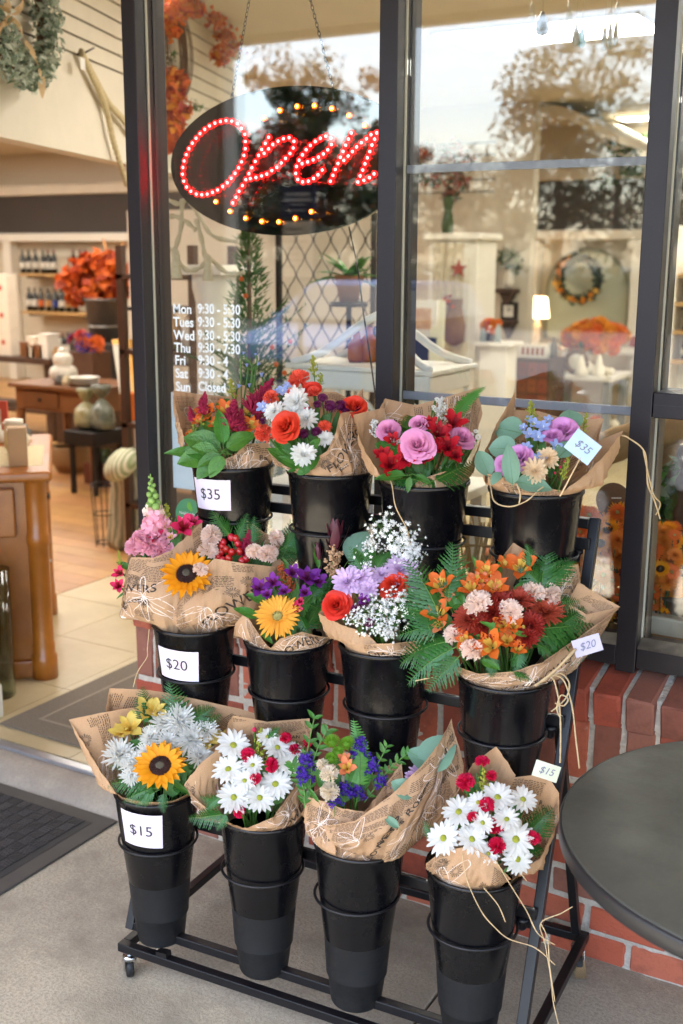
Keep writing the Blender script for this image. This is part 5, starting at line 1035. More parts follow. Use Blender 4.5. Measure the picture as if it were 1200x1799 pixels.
b.fl('daisy', 'white', (410, 1310, 34), (401, 1352, 33), (411, 1402, 36, -.1), (456, 1402, 32, -.1), (484, 1378, 33, -.08), (487, 1314, 30), (507, 1341, 28), (430, 1372, 26), (444, 1345, 24), (470, 1295, 20), (515, 1320, 20)); b.fl('carnation', 'crimson', (435, 1326, 17), (477, 1345, 16), (449, 1368, 12), (502, 1297, 13), (518, 1318, 13), (421, 1427, 15, -.11), (540, 1305, 10)); b.fl('bud', 'hotpink', (447, 1284, 10), (432, 1340, 7)); b.spray('solid', (452, 1355, 459, 1276, -.05, 0, 1.2), (465, 1350, 478, 1310), (440, 1350, 430, 1300))
b.fern((395, 1430, 322, 1442, -.09, -.09), (392, 1415, 352, 1388, -.08, -.06), (400, 1430, 378, 1460, -.1, -.115), (390, 1400, 350, 1420, -.08, -.08), (470, 1300, 490, 1270)); b.leaf('lance', (400, 1330, 375, 1360), (505, 1360, 520, 1300), (440, 1400, 430, 1380), (470, 1360, 460, 1330))
b = Bouquet('small bouquet of green button chrysanthemums and purple statice, third in the bottom row', (2, 2), 605, 1365, 33)
b.fill(22, 55, 50)
b.wrap([(535, 1400, -.01), (558, 1404, -.05), (600, 1420, -.085), (640, 1426, -.085), (680, 1375, -.06), (705, 1340, -.03)], -85, 60, [('NEWS', .55, .6, .012, 20)], 1.6)
b.wrap([(535, 1400, -.01), (560, 1430, -.03), (590, 1490, -.09)], -90, -30, plain=True)
b.wrap([(535, 1400, .0), (570, 1380, .05), (640, 1370, .08), (690, 1340, .05), (705, 1340, .0)], -90, -280, plain=True)
b.fl('button', 'greenb', (584, 1304, 17), (610, 1307, 17), (582, 1334, 16), (594, 1322, 13)); b.fl('carnation', 'cream', (579, 1361, 20), (567, 1344, 16), (580, 1392, 23, -.08)); b.fl('alstro', 'peachor', (610, 1350, 22), (605, 1335, 15))
b.spray('statice', (606, 1415, 606, 1375, -.07, -.06, 1.3), (625, 1415, 630, 1380, -.07, -.06, 1.3), (588, 1425, 588, 1395, -.08, -.08, 1.4), (630, 1345, 631, 1295, 0, .02), (655, 1375, 653, 1332, -.02, .0), (668, 1395, 672, 1362, -.04, -.03, 1.2), (540, 1370, 537, 1322, .0, .02, 1.1), (545, 1390, 528, 1350))
b.fern((630, 1390, 648, 1260, -.03, .02, 1.15), kind='sword'); b.fern((615, 1380, 640, 1300, -.02, .02, .8), kind='sword'); b.sprig([(640, 1410), (668, 1372), (690, 1345), (715, 1325)], [-.06, -.03, -.02, -.01], .022); b.sprig([(535, 1420), (533, 1370), (540, 1320), (552, 1262)], [-.03, .0, .02, .04], .024); b.sprig([(535, 1420), (535, 1390), (522, 1360), (515, 1345)], [-.03, -.02, -.01, 0], .022); b.sprig([(545, 1400), (548, 1350), (560, 1310), (575, 1285)], [-.03, 0, .02, .03], .024); b.sprig([(640, 1380), (665, 1340), (680, 1310)], [-.02, .0, .02], .022); b.leaf('lance', (600, 1400, 570, 1360), (560, 1410, 540, 1380))
b = Bouquet('tall cone of printed paper with round eucalyptus leaves, leaning between the last two bottom buckets', (2, 2), 735, 1375, 34)
bcen = at(668, 1490, b.D0 - .03)
b.wrap([(565, 1452, -.09), (625, 1442, -.11), (690, 1393, -.11), (735, 1352, -.1), (772, 1305, -.08), (794, 1262, -.06), (800, 1290, -.04), (816, 1348, -.03), (805, 1400, -.03)], -62, 95, [('Always Roses', .40, .52, .021, 38), ('FLOWERS', .30, .3, .030, 70), ('Love Notes', .8, .75, .012, 60), ('LETTERS', .72, .85, .012, 60)], 1.8, bulge=.02, bc=bcen, rb=.055, tuck=False)
b.wrap([(815, 1345, -.02), (780, 1330, .03), (720, 1370, .03), (690, 1392, -.05)], 95, 250, plain=True, bc=bcen, rb=.05, tuck=False)
b.leaf('round', (742, 1350, 800, 1292, -.05, -.03, .95), (765, 1348, 716, 1316, -.04, -.02, .9), (728, 1398, 688, 1372, -.1, -.1, .9), (700, 1455, 674, 1432, -.12, -.12, .5), (735, 1345, 760, 1330, -.03, .0)); b.fl('fluffy', 'lav', (735, 1361, 22, -.06), (722, 1365, 14, -.06))
b = Bouquet('bouquet of white daisies and crimson carnations at the right end of the bottom row', (2, 3), 858, 1425, 35)
b.fill(28, 70, 70)
b.wrap([(800, 1400, .03), (830, 1342, .07), (872, 1311, .09), (906, 1362, .08)], -115, -180, plain=True)
b.wrap([(900, 1366, .07), (935, 1362, .06), (965, 1366, .05), (982, 1392, .03), (982, 1440, -.01), (948, 1508, -.06), (910, 1535, -.075)], -185, -320, [('Roses', .3, .7, .014)], 1.6, side=-1, bulge=.02)
b.wrap([(748, 1518, -.05), (775, 1496, -.095), (830, 1486, -.115), (872, 1516, -.11), (898, 1545, -.09)], -72, 22, [('CARLO', .3, .4, .012, -20)], 1.6, bulge=.014)
b.fl('daisy', 'white', (779, 1473, 34, -.09), (829, 1475, 34, -.1), (806, 1427, 33), (874, 1401, 34), (918, 1405, 31), (906, 1475, 36, -.09), (909, 1510, 32, -.1), (848, 1446, 26), (858, 1500, 22, -.1), (840, 1410, 22), (890, 1440, 26)); b.fl('carnation', 'crimson', (818, 1375, 20), (847, 1338, 15), (863, 1364, 12), (855, 1415, 17), (831, 1435, 12), (870, 1452, 22, -.09), (873, 1487, 21, -.1), (936, 1473, 18))
b.spray('solid', (850, 1430, 850, 1348, -.05, .0, 1.2), (865, 1430, 880, 1385), (842, 1425, 832, 1390)); b.fern((915, 1485, 970, 1402, -.06, .0), (915, 1495, 965, 1475, -.08, -.04), (905, 1520, 935, 1520, -.1, -.09), (760, 1480, 750, 1440, -.05, -.02)); b.leaf('lance', (900, 1520, 880, 1535, -.1, -.11), (820, 1400, 800, 1440), (860, 1400, 880, 1430)); b.leaf('oval', (820, 1395, 812, 1380))
b.tagcard(960, 1355, 44, 28, 18, '$15', .04, m_tagg, 17)
for pts, d in (([(812, 1500), (820, 1545), (845, 1600), (870, 1630), (895, 1650), (940, 1665), (975, 1695)], -.11), ([(870, 1510), (900, 1560), (925, 1600), (945, 1640), (975, 1660)], -.115), ([(890, 1515), (915, 1535), (925, 1548)], -.1), ([(1006, 1593), (985, 1605), (950, 1622), (958, 1660), (968, 1720), (972, 1760), (981, 1799)], -.1), ([(950, 1622), (962, 1650), (966, 1700), (975, 1760)], -.1), ([(850, 1560), (875, 1590), (888, 1620)], -.112)): b.twine(pts, [d] * len(pts), .0014)
# ================================================================== bistro table in the foreground
tb = thing('bistro_table', 'round grey green bistro table with a black edge in the right foreground', 'table', (-.186, 1.90, 0))
tc_ = (-.186, 1.90, 0)
m_top = mat('table_laminate', '#43443d', .5, var=.5, scale=7, color2='#4e4f47', rvar=.2, rscale=8, bump=.05, bscale=120)
MB().lathe([(.0, .744), (.408, .744), (.4135, .7465), (.4135, .7485), (.408, .7505), (0, .7507)], 96, c=tc_, cap0=False).build('table_top', m_top, tb)
MB().lathe([(.30, .716), (.405, .716), (.4165, .7185), (.4185, .722), (.4185, .7435), (.4165, .7478), (.4138, .7482), (.4138, .743), (.3, .743)], 96, c=tc_, cap0=False).build('edge_band', mat('table_edge', '#1d1d20', .42), tb)
MB().lathe([(.035, .03), (.035, .70), (.12, .715)], 24, c=tc_).build('column', m_steel, tb); MB().lathe([(.24, 0), (.24, .01), (.22, .02), (.05, .035)], 40, c=tc_).build('foot', m_steel, tb)
p = onZ(1146, 1627, .733); MB().box(p + (p - Vector((-.186, 1.9, .733))).normalized() * .001, (.012, .012, .008)).build('white_chip', mat('paper_white', '#e6e4df', .7), tb)
# ================================================================== lit sign, lettering and papers on the glass
SY = 2.636; SC = Vector((-1.712, SY, 1.943)); SA, SB = .382, .190
sg = thing('open_sign', 'black oval sign reading Open in red light dots, hung on chains behind the glass', 'sign', SC)
m_acr = mat('black_acrylic', '#050506', .015, 0, spec=.6)
n = 72; ov = [SC + Vector((SA * math.cos(2 * math.pi * i / n), 0, SB * math.sin(2 * math.pi * i / n))) for i in range(n)]
bevel(MB().prism(ov, (0, .012, 0)).build('panel', m_acr, sg), .002)
_s = 3.077
RED = [(330, 252), (300, 257), (270, 266), (241, 281), (215, 299), (190, 322), (168, 347), (148, 374), (130, 404), (115, 436), (104, 470), (97, 505), (95, 542), (102, 579), (117, 611), (140, 634), (169, 649), (199, 653), (228, 649), (257, 640), (284, 627), (312, 608), (337, 588), (358, 564), (379, 537), (398, 507), (414, 475), (427, 440), (434, 404), (435, 365), (431, 326), (414, 294), (391, 268), (361, 255),
       (560, 342), (542, 375), (523, 408), (506, 440), (488, 473), (470, 506), (454, 539), (437, 571), (419, 603), (401, 634), (384, 666), (367, 697), (536, 429), (560, 405), (583, 381), (611, 363), (640, 350), (671, 344), (697, 364), (693, 400), (676, 430), (652, 456), (629, 481), (604, 505), (578, 522), (550, 541), (522, 551), (492, 560), (461, 565),
       (741, 485), (771, 475), (801, 464), (829, 449), (856, 432), (880, 410), (900, 381), (898, 347), (869, 336), (840, 347), (812, 365), (786, 386), (763, 409), (743, 437), (725, 466), (711, 500), (707, 537), (718, 570), (744, 583), (775, 579), (803, 565), (827, 545), (850, 519),
       (1007, 319), (992, 352), (977, 385), (963, 418), (948, 450), (935, 484), (921, 516), (908, 548), (894, 580), (967, 467), (990, 443), (1013, 419), (1036, 394), (1061, 371), (1089, 350), (1114, 328), (1144, 318), (1133, 352), (1119, 384), (1107, 419), (1094, 453), (1081, 486), (1069, 519), (1055, 551), (1043, 584), (1075, 575), (1105, 560), (1130, 540)]
AMB = [(533, 238), (619, 196), (712, 174), (806, 170), (900, 186), (993, 223), (1078, 277), (273, 690), (350, 742), (434, 779), (521, 797), (613, 799), (702, 780), (789, 744)]
LED_R = emis('led_red', (1.0, .014, .014), 34.0); LED_A = emis('led_amber', (1.0, .26, .012), 24.0); LED_W = LED_R; LED_WA = LED_A
led_me = MB().ball((0, 0, 0), (.0036, .0036, .0036), 10, 6).mesh('led', [LED_R]); led_ma = MB().ball((0, 0, 0), (.0036, .0036, .0036), 10, 6).mesh('led', [LED_A]); HALO_R = emis('led_halo_red', (1.0, .004, .006), .35); HALO_A = emis('led_halo_amber', (1.0, .2, .01), .22); halo_me = MB().lathe([(.0037, -.0006), (.0085, .0), (.0085, .0025)], 14, cap0=False).mesh('led_halo', [HALO_R]); halo_ma = MB().lathe([(.0037, -.0006), (.0075, .0), (.0075, .0025)], 14, cap0=False).mesh('led_halo', [HALO_A])  # weakly glowing ring around each LED stands for its halo of light
for L_, me, cm in ((RED, led_me, halo_me), (AMB, led_ma, halo_ma)):
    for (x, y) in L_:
        p = onY(290 + x / _s, 130 + y / _s, SY - .004); o = inst('led', me, sg, Matrix.Translation(p - SC)); inst('led_halo', cm, o, Matrix.Rotation(R(-90), 4, 'X'))
m_chain = mat('chain_steel', '#4a4a4a', .35, .9)
for x0, y0, x1, y1 in ((408, 168, 445, -40), (588, 165, 535, -40)):
    a = onY(x0, y0, SY + .006); e = onY(x1, y1, SY + .006); k = int((e - a).length / .011); ch = MB(); dv = (e - a).normalized()
    for i in range(k):
        c = a.lerp(e, i / k); s_ = Vector((0, 1, 0)) if i % 2 else dv.cross(Vector((0, 1, 0))).normalized(); ch.tube([c + dv * .0075 * math.cos(t) + s_ * .0038 * math.sin(t) for t in [6.2832 * q / 8 for q in range(9)]], .0011, 4, cap=False)
    ch.build('chain', m_chain, sg)
    MB().tube([a + Vector((0, 0, .004)), a + Vector((.004, 0, -.006)), a + Vector((0, 0, -.016))], .0022, 6).build('hook', m_chain, sg)
MB().tube(smooth_pts([onY(613, 398, SY + .01), onY(628, 470, SY + .03), onY(640, 560, SY + .04), onY(652, 640, SY + .02), onY(660, 700, SY + .02)], 5), .0022, 6).build('power_cord', mat('dark_plastic', '#1b1b1c', .5), sg)
# opening hours in white vinyl on the pane
m_vin = mat('white_vinyl', '#dfe6ea', .6); hr = thing('opening_hours', 'white opening hours lettering on the glass left of the rack', 'lettering', (-1.95, 2.5755, 1.42))
ROWS = [('Mon', '9:30 - 5:30', 550), ('Tues', '9:30 - 5:30', 573), ('Wed', '9:30 - 5:30', 596), ('Thu', '9:30 - 7:30', 618), ('Fri', '9:30 - 4', 640), ('Sat', '9:30 - 4', 663), ('Sun', 'Closed', 686)]
HY = 2.5752
for i, (d_, t_, y) in enumerate(ROWS):
    for w_, px in ((d_, 303.5 + i * .9), (t_, 347 + i * .2)):
        o = onY(px, y, HY); mb = MB(); text_on(mb, w_, .0375, lambda xx, yy: o + Vector((xx * (.90 if w_ == t_ else .98), 0, yy)), .024, 0, 1.0); mb.build('lettering_line', m_vin, hr)
ps = tag(MB().bx(onY(303, 770, 2.604).x, onY(352, 770, 2.604).x, 2.603, 2.6045, onY(320, 858, 2.604).z, onY(320, 690, 2.604).z).build('window_poster', mat('poster_paper', '#cfdcea', .7, var=.5, scale=9, color2='#b9cde4'), loc=(-2.05, 2.604, 1.2)), 'pale blue poster sheet taped inside the glass under the opening hours', 'poster')
cst = onY(333, 906, 2.604); st_ = thing('window_sticker', 'round green sticker with white words low on the left pane', 'sticker', cst)
dk = MB(); dk.prism([cst + Vector((.052 * math.cos(6.2832 * i / 40), 0, .052 * math.sin(6.2832 * i / 40))) for i in range(40)], (0, .0008, 0)); dk.build('disc', mat('sticker_green', '#1f8f63', .5), st_)
tm = MB(); text_on(tm, 'Neighborhood', .0125, lambda xx, yy: cst + Vector((xx, -.0006, yy + .002)), .01, center=True); text_on(tm, 'FAVE', .026, lambda xx, yy: cst + Vector((xx, -.0006, yy - .026)), .02, center=True); tm.build('sticker_print', m_vin, st_)
lf = MB(); lf.ball(cst + Vector((0, -.0006, .03)), (.008, .0004, .012), 10, 5); lf.ball(cst + Vector((.006, -.0006, .022)), (.006, .0004, .009), 10, 5); lf.build('sticker_leaf', mat('sticker_leaf', '#5cb531', .5), st_)
# ================================================================== inside the shop
def K(d): return d / FPX
FZ = .061
m_cream = mat('cream_paint', '#ddd5c3', .6, var=.2, scale=4); m_white = mat('white_paint', '#e2ddd0', .55, var=.2, scale=6, dark=.85); m_dkwood = mat('dark_wood', '#4a3222', .5, var=.5, scale=7, color2='#33221a'); m_midwood = mat('mid_wood', '#7a4f2c', .42, var=.5, scale=6, color2='#5d3a20'); m_honey = mat('honey_wood', '#b06a22', .34, var=.6, scale=6, color2='#854a14', coat=.3); m_fasc = mat('fascia_brown', '#3f3833', .7, var=.2, scale=3); m_blackm = mat('black_metal', '#201e1e', .45, .4); m_galv = mat('galvanised', '#6f6b66', .5, .6, var=.6, scale=6, color2='#524e4a')
m_shelf = mat('pine_shelf', '#c09a64', .5, var=.4, scale=8)
def clump(name, par, c, r, n, ls, mats, seed=0, slim=.45, shell=.5, up=.4):
    rr = random.Random(seed); mb = MB(); c = Vector(c)
    for i in range(n):
        d = Vector((rr.gauss(0, 1), rr.gauss(0, 1), rr.gauss(0, 1))).normalized(); q_ = rr.random() ** shell; p = c + Vector((d.x * r[0], d.y * r[1], d.z * r[2])) * q_
        nn = (d + Vector((rr.gauss(0, .6), rr.gauss(0, .6), rr.gauss(up, .6)))).normalized(); u = (nn.orthogonal().normalized()); u = (Matrix.Rotation(rr.uniform(0, 6.28), 3, nn) @ u); v = nn.cross(u); s_ = ls * rr.uniform(.6, 1.35)
        mb.add([p - u * s_ * .5, p - v * s_ * slim * .5 + nn * s_ * .1, p + u * s_ * .5, p + v * s_ * slim * .5 + nn * s_ * .1], [(0, 1, 2), (0, 2, 3)], rr.randrange(len(mats)))
    return mb.build(name, mats, par)
def bloom(mb, p, n, r, mi, rr, k=9):
    f3 = frame_of(n, rr.uniform(0, 6))
    for ring, (e, l) in enumerate(((.25, 1.0), (.8, .75))):
        for g in range(k):
            a = g * 6.2832 / k + ring * .3; d = f3 @ Vector((math.cos(a) * math.cos(e), math.sin(a) * math.cos(e), math.sin(e))); t = f3 @ Vector((-math.sin(a), math.cos(a), 0)); mb.add([p, p + d * r * l * .6 + t * r * .24, p + d * r * l, p + d * r * l * .6 - t * r * .24], [(0, 1, 2, 3)], mi)
def blooms(name, par, c, r, n, size, mats, seed=0, eye=None):
    rr = random.Random(seed); mb = MB(); c = Vector(c)
    for i in range(n):
        d = Vector((rr.gauss(0, 1), rr.gauss(-.3, 1), rr.gauss(.35, .8))).normalized(); p = c + Vector((d.x * r[0], d.y * r[1], d.z * r[2])) * rr.uniform(.75, 1.0); s_ = size * rr.uniform(.7, 1.25); bloom(mb, p, d + Vector((0, -.5, .3)), s_, rr.randrange(len(mats) - (1 if eye else 0)), rr)
        if eye: mb.ball(p + d * s_ * .2, s_ * .25, 6, 4, len(mats) - 1)
    return mb.build(name, mats, par)
m_or1 = mat('autumn_orange', '#d8661a', .6, transl=.25, objvar=.06); m_or2 = mat('autumn_rust', '#a83c10', .6, transl=.25); m_or3 = mat('autumn_gold', '#d88a1c', .6, transl=.25); m_red = mat('autumn_red', '#a8241a', .6, transl=.2); m_gr1 = mat('fol_green', '#466b30', .55, transl=.2); m_gr2 = mat('fol_sage', '#7d8f78', .6, transl=.2); m_gr3 = mat('fol_pale', '#b3bfae', .6, transl=.2); m_gr4 = mat('fol_dark', '#2d4a26', .55, transl=.15); m_purp = mat('fol_purple', '#4a3a8a', .6, transl=.2); m_brown = mat('vine_brown', '#6b4f3a', .85, var=.5, scale=20); m_dark = mat('seed_dark', '#2b1a10', .8)
# ---- ceiling lights
m_lt = emis('ceiling_light', (1.0, .945, .85), PANEL_LIGHT); m_ltf = mat('light_frame', '#d8d4ca', .5)
lights = []
c1 = onZ(965, 54, 2.95); c2 = onZ(1140, 205, 2.95)
grid = [(c1.x, c1.y), (c2.x, min(c2.y, 10.9))] + [(x, y) for x in (-11.2, -8.8, -6.6) for y in (4.2, 6.6, 9.0)] + [(-4.2, 4.3), (-1.9, 4.4), (.6, 4.4), (.6, 7.2), (.6, 9.8), (-1.6, 9.0)]  # first two are in view; the rest are repeats added to light the shop
for i, (x, y) in enumerate(grid):
    lb = 'bright ceiling light panel seen through the top of the middle pane' if i == 0 else 'far ceiling light panel beside the right window post' if i == 1 else 'ceiling light panel farther inside the shop'
    t = thing('ceiling_light', lb, 'light', (x, y, 2.94), 'ceiling light panels'); w, l = (.3, .6) if i != 1 else (.16, .28)
    f = MB(); f.bx(x - l, x + l, y - w, y - w + .02, 2.935, 2.949).bx(x - l, x + l, y + w - .02, y + w, 2.935, 2.949).bx(x - l, x - l + .02, y - w + .02, y + w - .02, 2.935, 2.949).bx(x + l - .02, x + l, y - w + .02, y + w - .02, 2.935, 2.949); f.build('frame', m_ltf, t); MB().bx(x - l + .02, x + l - .02, y - w + .02, y + w - .02, 2.938, 2.949).build('diffuser', m_lt, t)
# ---- slatted bulkhead above the open door
W0 = at(0, 240, 4.0); W1 = at(207, 285, 5.06); WD = Vector((W1.x - W0.x, W1.y - W0.y, 0)).normalized(); WN = Vector((WD.y, -WD.x, 0)); WN = WN if WN.dot(CAM - W0) > 0 else -WN; WZ = W0.z
def onW(px, py, off=0.0):
    r = ray(px, py); return CAM + r * (((W0 + WN * off) - CAM).dot(WN) / r.dot(WN))
E_ = onW(432, 200); Lend = (E_ - W0).dot(WD); S_ = W0 - WD * .8; rotW = Matrix((WD, WN, ZUP)).transposed()
bh = thing('slat_bulkhead', 'cream slatted display wall hanging above the doorway view', 'wall panel', (S_.x, S_.y, WZ)); Lw_ = Lend + .8
def wbox(u0, u1, n0, n1, z0, z1): 
    a = Vector((S_.x, S_.y, 0)); return MB().box(a + WD * (u0 + u1) / 2 + WN * (n0 + n1) / 2 + ZUP * (z0 + z1) / 2, (u1 - u0, n1 - n0, z1 - z0), 0, rotW)
wbox(0, Lw_, -.09, 0, WZ, 2.484).build('lower_panel', m_cream, bh); wbox(0, Lw_, -.09, -.014, 2.4845, 2.9499).build('groove_back', m_fasc, bh)
z = 2.492
while z < 2.94: bevel(wbox(0, Lw_, -.0135, 0, z, min(z + .063, 2.949)).build('slat', m_cream, bh), .003); z += .0705
# ---- green wreath on it, top left corner
wc = onW(30, 20, .05); gw = thing('eucalyptus_wreath', 'frosted green wreath with a kraft bow at the top left corner', 'wreath', wc); rr = random.Random(3)
MB().tube([wc + WD * .2 * math.cos(t) + ZUP * .2 * math.sin(t) for t in [6.2832 * i / 28 for i in range(29)]], .018, 6, cap=False).build('ring', m_brown, gw)
for i in range(16):
    a = 6.2832 * i / 16; clump('leaf_cluster', gw, wc + WD * .2 * math.cos(a) + ZUP * .2 * math.sin(a) + WN * .02, (.075, .05, .075), 150, .034, [m_gr2, m_gr3, m_gr3, m_gr2, mat('fol_white', '#d5dccf', .6, transl=.2)], 60 + i)
m_bow = mat('kraft_ribbon', '#c8a877', .6, transl=.2, var=.3, scale=20)
for pts in ([(20, 25), (-10, 5), (-30, 30), (0, 45), (20, 30)], [(20, 28), (40, 60), (55, 90), (72, 130), (74, 172)], [(20, 28), (5, 45), (-12, 70)], [(22, 26), (40, 5), (30, -20), (12, 0), (20, 25)]):
    P = smooth_pts([onW(x, y, .12) for x, y in pts], 6); mb = MB(); vs = []
    for i, p in enumerate(P): wv = WD * .018 + WN * .006 * math.sin(i * .7); vs += [p - wv, p + wv]
    mb.add(vs, [(2 * i, 2 * i + 1, 2 * i + 3, 2 * i + 2) for i in range(len(P) - 1)], 0, True); mb.build('bow_ribbon', m_bow, gw)
# ---- bead garland beside the door
bg_ = thing('bead_garland', 'knotted cream rope garland hanging from the slatted wall by the door post', 'garland', onW(150, 95, .02)); m_rope = mat('cream_rope', '#c9b992', .8, var=.5, scale=60, color2='#a8946a')
for pts in ([(143, 92), (165, 140), (185, 185), (200, 250), (222, 322)], [(143, 92), (160, 125), (190, 180), (212, 205), (235, 235)]):
    P = smooth_pts([onW(x, y, .03) for x, y in pts], 9); mb = MB()
    for i, p in enumerate(P): mb.ball(p, (.0135, .0135, .017), 7, 5)
    mb.tube(P, .008, 6); mb.build('rope', m_rope, bg_)
MB().tube([onW(136, 95, .0), onW(150, 92, .04), onW(165, 84, .05)], .004, 6).build('hook', m_blackm, bg_); q_ = onW(145, 112, .05); MB().box(q_, (.045, .004, .045), 0, rotW).build('tag', mat('paper_white', '#e6e4df', .7), bg_)
# ---- autumn wreath seen through the left pane
wc = onW(305, 95, .05); aw = thing('autumn_wreath', 'round twig wreath with orange berries and leaves behind the left pane', 'wreath', wc); RRd = .165
mb = MB(); rr = random.Random(8)
for k in range(26):
    o1, o2, ph = rr.gauss(0, .016), rr.gauss(0, .016), rr.uniform(0, 6); mb.tube([wc + WD * (RRd + o1 + .008 * math.sin(3 * t + ph)) * math.cos(t) + ZUP * (RRd * 1.15 + o1) * math.sin(t) + WN * (o2) for t in [6.2832 * i / 26 for i in range(27)]], .0035, 4, cap=False)
mb.build('twig_ring', m_brown, aw)
for i, (x, y) in enumerate(((300, 20), (320, 15), (345, 12), (375, 30), (392, 55), (402, 80), (296, 50), (288, 30), (330, 5), (310, -12), (385, 100))):
    q_ = onW(x, y, .09); clump('leaf_cluster', aw, q_, (.06, .05, .06), 75, .042, [m_or1, m_or3, m_or3, m_or1, m_red], 200 + i); mb = MB()
    for k in range(14): mb.ball(q_ + Vector((rr.gauss(0, .035), rr.gauss(0, .02), rr.gauss(0, .03))) + WN * .03, .011, 7, 5)
    mb.build('berries', m_or1, aw)
for x, y in ((315, 150), (300, 100), (345, 185)): clump('green_sprig', aw, onW(x, y, .07), (.04, .03, .04), 22, .035, [m_gr1], x)
rb_ = thing('ribbon_spray', 'red and orange ribbon and leaf spray hanging left of the lit sign', 'decoration', onW(310, 170, .08))
for i, (x, y) in enumerate(((300, 135), (318, 145), (296, 160), (310, 175), (300, 195), (322, 190), (312, 215), (300, 225), (318, 240), (305, 250))): clump('leaf_cluster', rb_, onW(x, y, .10), (.04, .035, .055), 44, .055, [m_red, m_or1, m_or1, m_or3], 300 + i, slim=.6)
# ---- back wall: fascia, mouldings, pilasters, arch niche
YB = 11.0
fa = thing('wall_fascia', 'dark brown fascia band with pale mouldings over the wine shelves', 'fascia', (-9, YB, 1.96))
MB().bx(-12.95, -7.2, YB, 11.149, 1.965, 2.43).build('band', m_fasc, fa); bevel(MB().bx(-12.95, -7.2, YB - .06, 11.149, 2.431, 2.56).build('crown_moulding', m_cream, fa), .02); bevel(MB().bx(-12.95, -7.2, YB - .05, 11.149, 1.86, 1.964).build('lower_moulding', m_white, fa), .015)
for x in (-11.48, -8.9): bevel(MB().bx(x - .07, x + .07, YB - .02, 11.149, FZ, 1.859).build('pilaster', m_white, fa), .01)
fb = thing('wall_fascia', 'dark fascia band with pale mouldings above the arched niche', 'fascia', (-2, YB, 1.96))
MB().bx(-4.3, 3.1, YB, 11.149, 1.965, 2.43).build('band', m_fasc, fb); bevel(MB().bx(-4.3, 3.1, YB - .06, 11.149, 2.431, 2.54).build('crown_moulding', m_cream, fb), .02); bevel(MB().bx(-4.3, 3.1, YB - .05, 11.149, 1.87, 1.964).build('lower_moulding', m_white, fb), .015)
for x in (-4.22, -3.12, -1.6): bevel(MB().bx(x - .075, x + .075, YB - .03, 11.149, FZ, 1.869).build('pilaster', m_white, fb), .01); bevel(MB().bx(x - .1, x + .1, YB - .05, 11.149, 1.80, 1.868).build('pilaster_cap', m_white, fb), .008)
ni = thing('arched_niche', 'grey green arched niche on the back wall behind the wreath', 'niche', (-3.65, YB, .9)); ax_, az_, ar_ = -3.655, 1.365, .415
arc = [(ax_ + ar_ * math.cos(a), az_ + ar_ * math.sin(a)) for a in [math.pi * i / 24 for i in range(25)]]
MB().prism([(x, YB + .1, z) for x, z in arc] + [(ax_ - ar_, YB + .1, .9), (ax_ + ar_, YB + .1, .9)], (0, .045, 0)).build('niche_back', mat('sage_wall', '#a9ac98', .75), ni)
MB().tube([(ax_ + ar_, YB + .1, .9)] + [(x, YB + .1, z) for x, z in arc] + [(ax_ - ar_, YB + .1, .9)], .016, 6).build('arch_trim', mat('arch_trim', '#8b8a78', .6), ni)
# sloping ceiling wedge and partition wall
slp = [onY(952, 190, 9.4), onY(1088, 252, 9.4), onY(1088, 238, 9.4), onY(1000, 190, 9.4), onY(952, 172, 9.4)]; slp = [Vector((p.x, 9.4, min(p.z, 2.949))) for p in slp]
so = MB().prism(slp, (0, 1.55, 0)).build('sloped_soffit', m_ceil); tag(so, kind='structure')
PX0, PX1 = onY(700, 500, 9.3).x, onY(930, 500, 9.3).x
pw = tag(MB().bx(PX0, PX1, 9.3, 9.42, FZ, 2.949).build('partition_wall', m_wall), kind='structure')
for k in range(5): MB().bx(PX0, PX1 - .35, 9.293, 9.2995, 2.24 + .1 * k, 2.25 + .1 * k).build('slat_groove', m_fasc, pw)
# wreath in the niche
wc = Vector((onY(1016, 490, 10.9).x, 10.93, onY(1016, 490, 10.9).z)); nw = thing('niche_wreath', 'dark wreath with golden flowers hung in the arched niche', 'wreath', wc); rr = random.Random(5)
MB().tube([wc + Vector((.2 * math.cos(t), 0, .2 * math.sin(t))) for t in [6.2832 * i / 28 for i in range(29)]], .03, 6, cap=False).build('ring', mat('dark_twig', '#2e2a26', .9), nw)
for i in range(14):
    a = 6.2832 * i / 14; clump('leaf_cluster', nw, wc + Vector((.2 * math.cos(a), -.02, .2 * math.sin(a))), (.065, .04, .065), 60, .045, [m_gr4, mat('navy_leaf', '#2b3142', .6), m_gr4], 400 + i)
for i in range(17):
    a = 2.0 + 3.9 * i / 16 + rr.uniform(-.1, .1); blooms('gold_flowers', nw, wc + Vector((.21 * math.cos(a), -.05, .21 * math.sin(a))), (.03, .02, .03), 3, .028, [m_or3, mat('pale_gold', '#dcb04e', .6, transl=.2)], 430 + i)
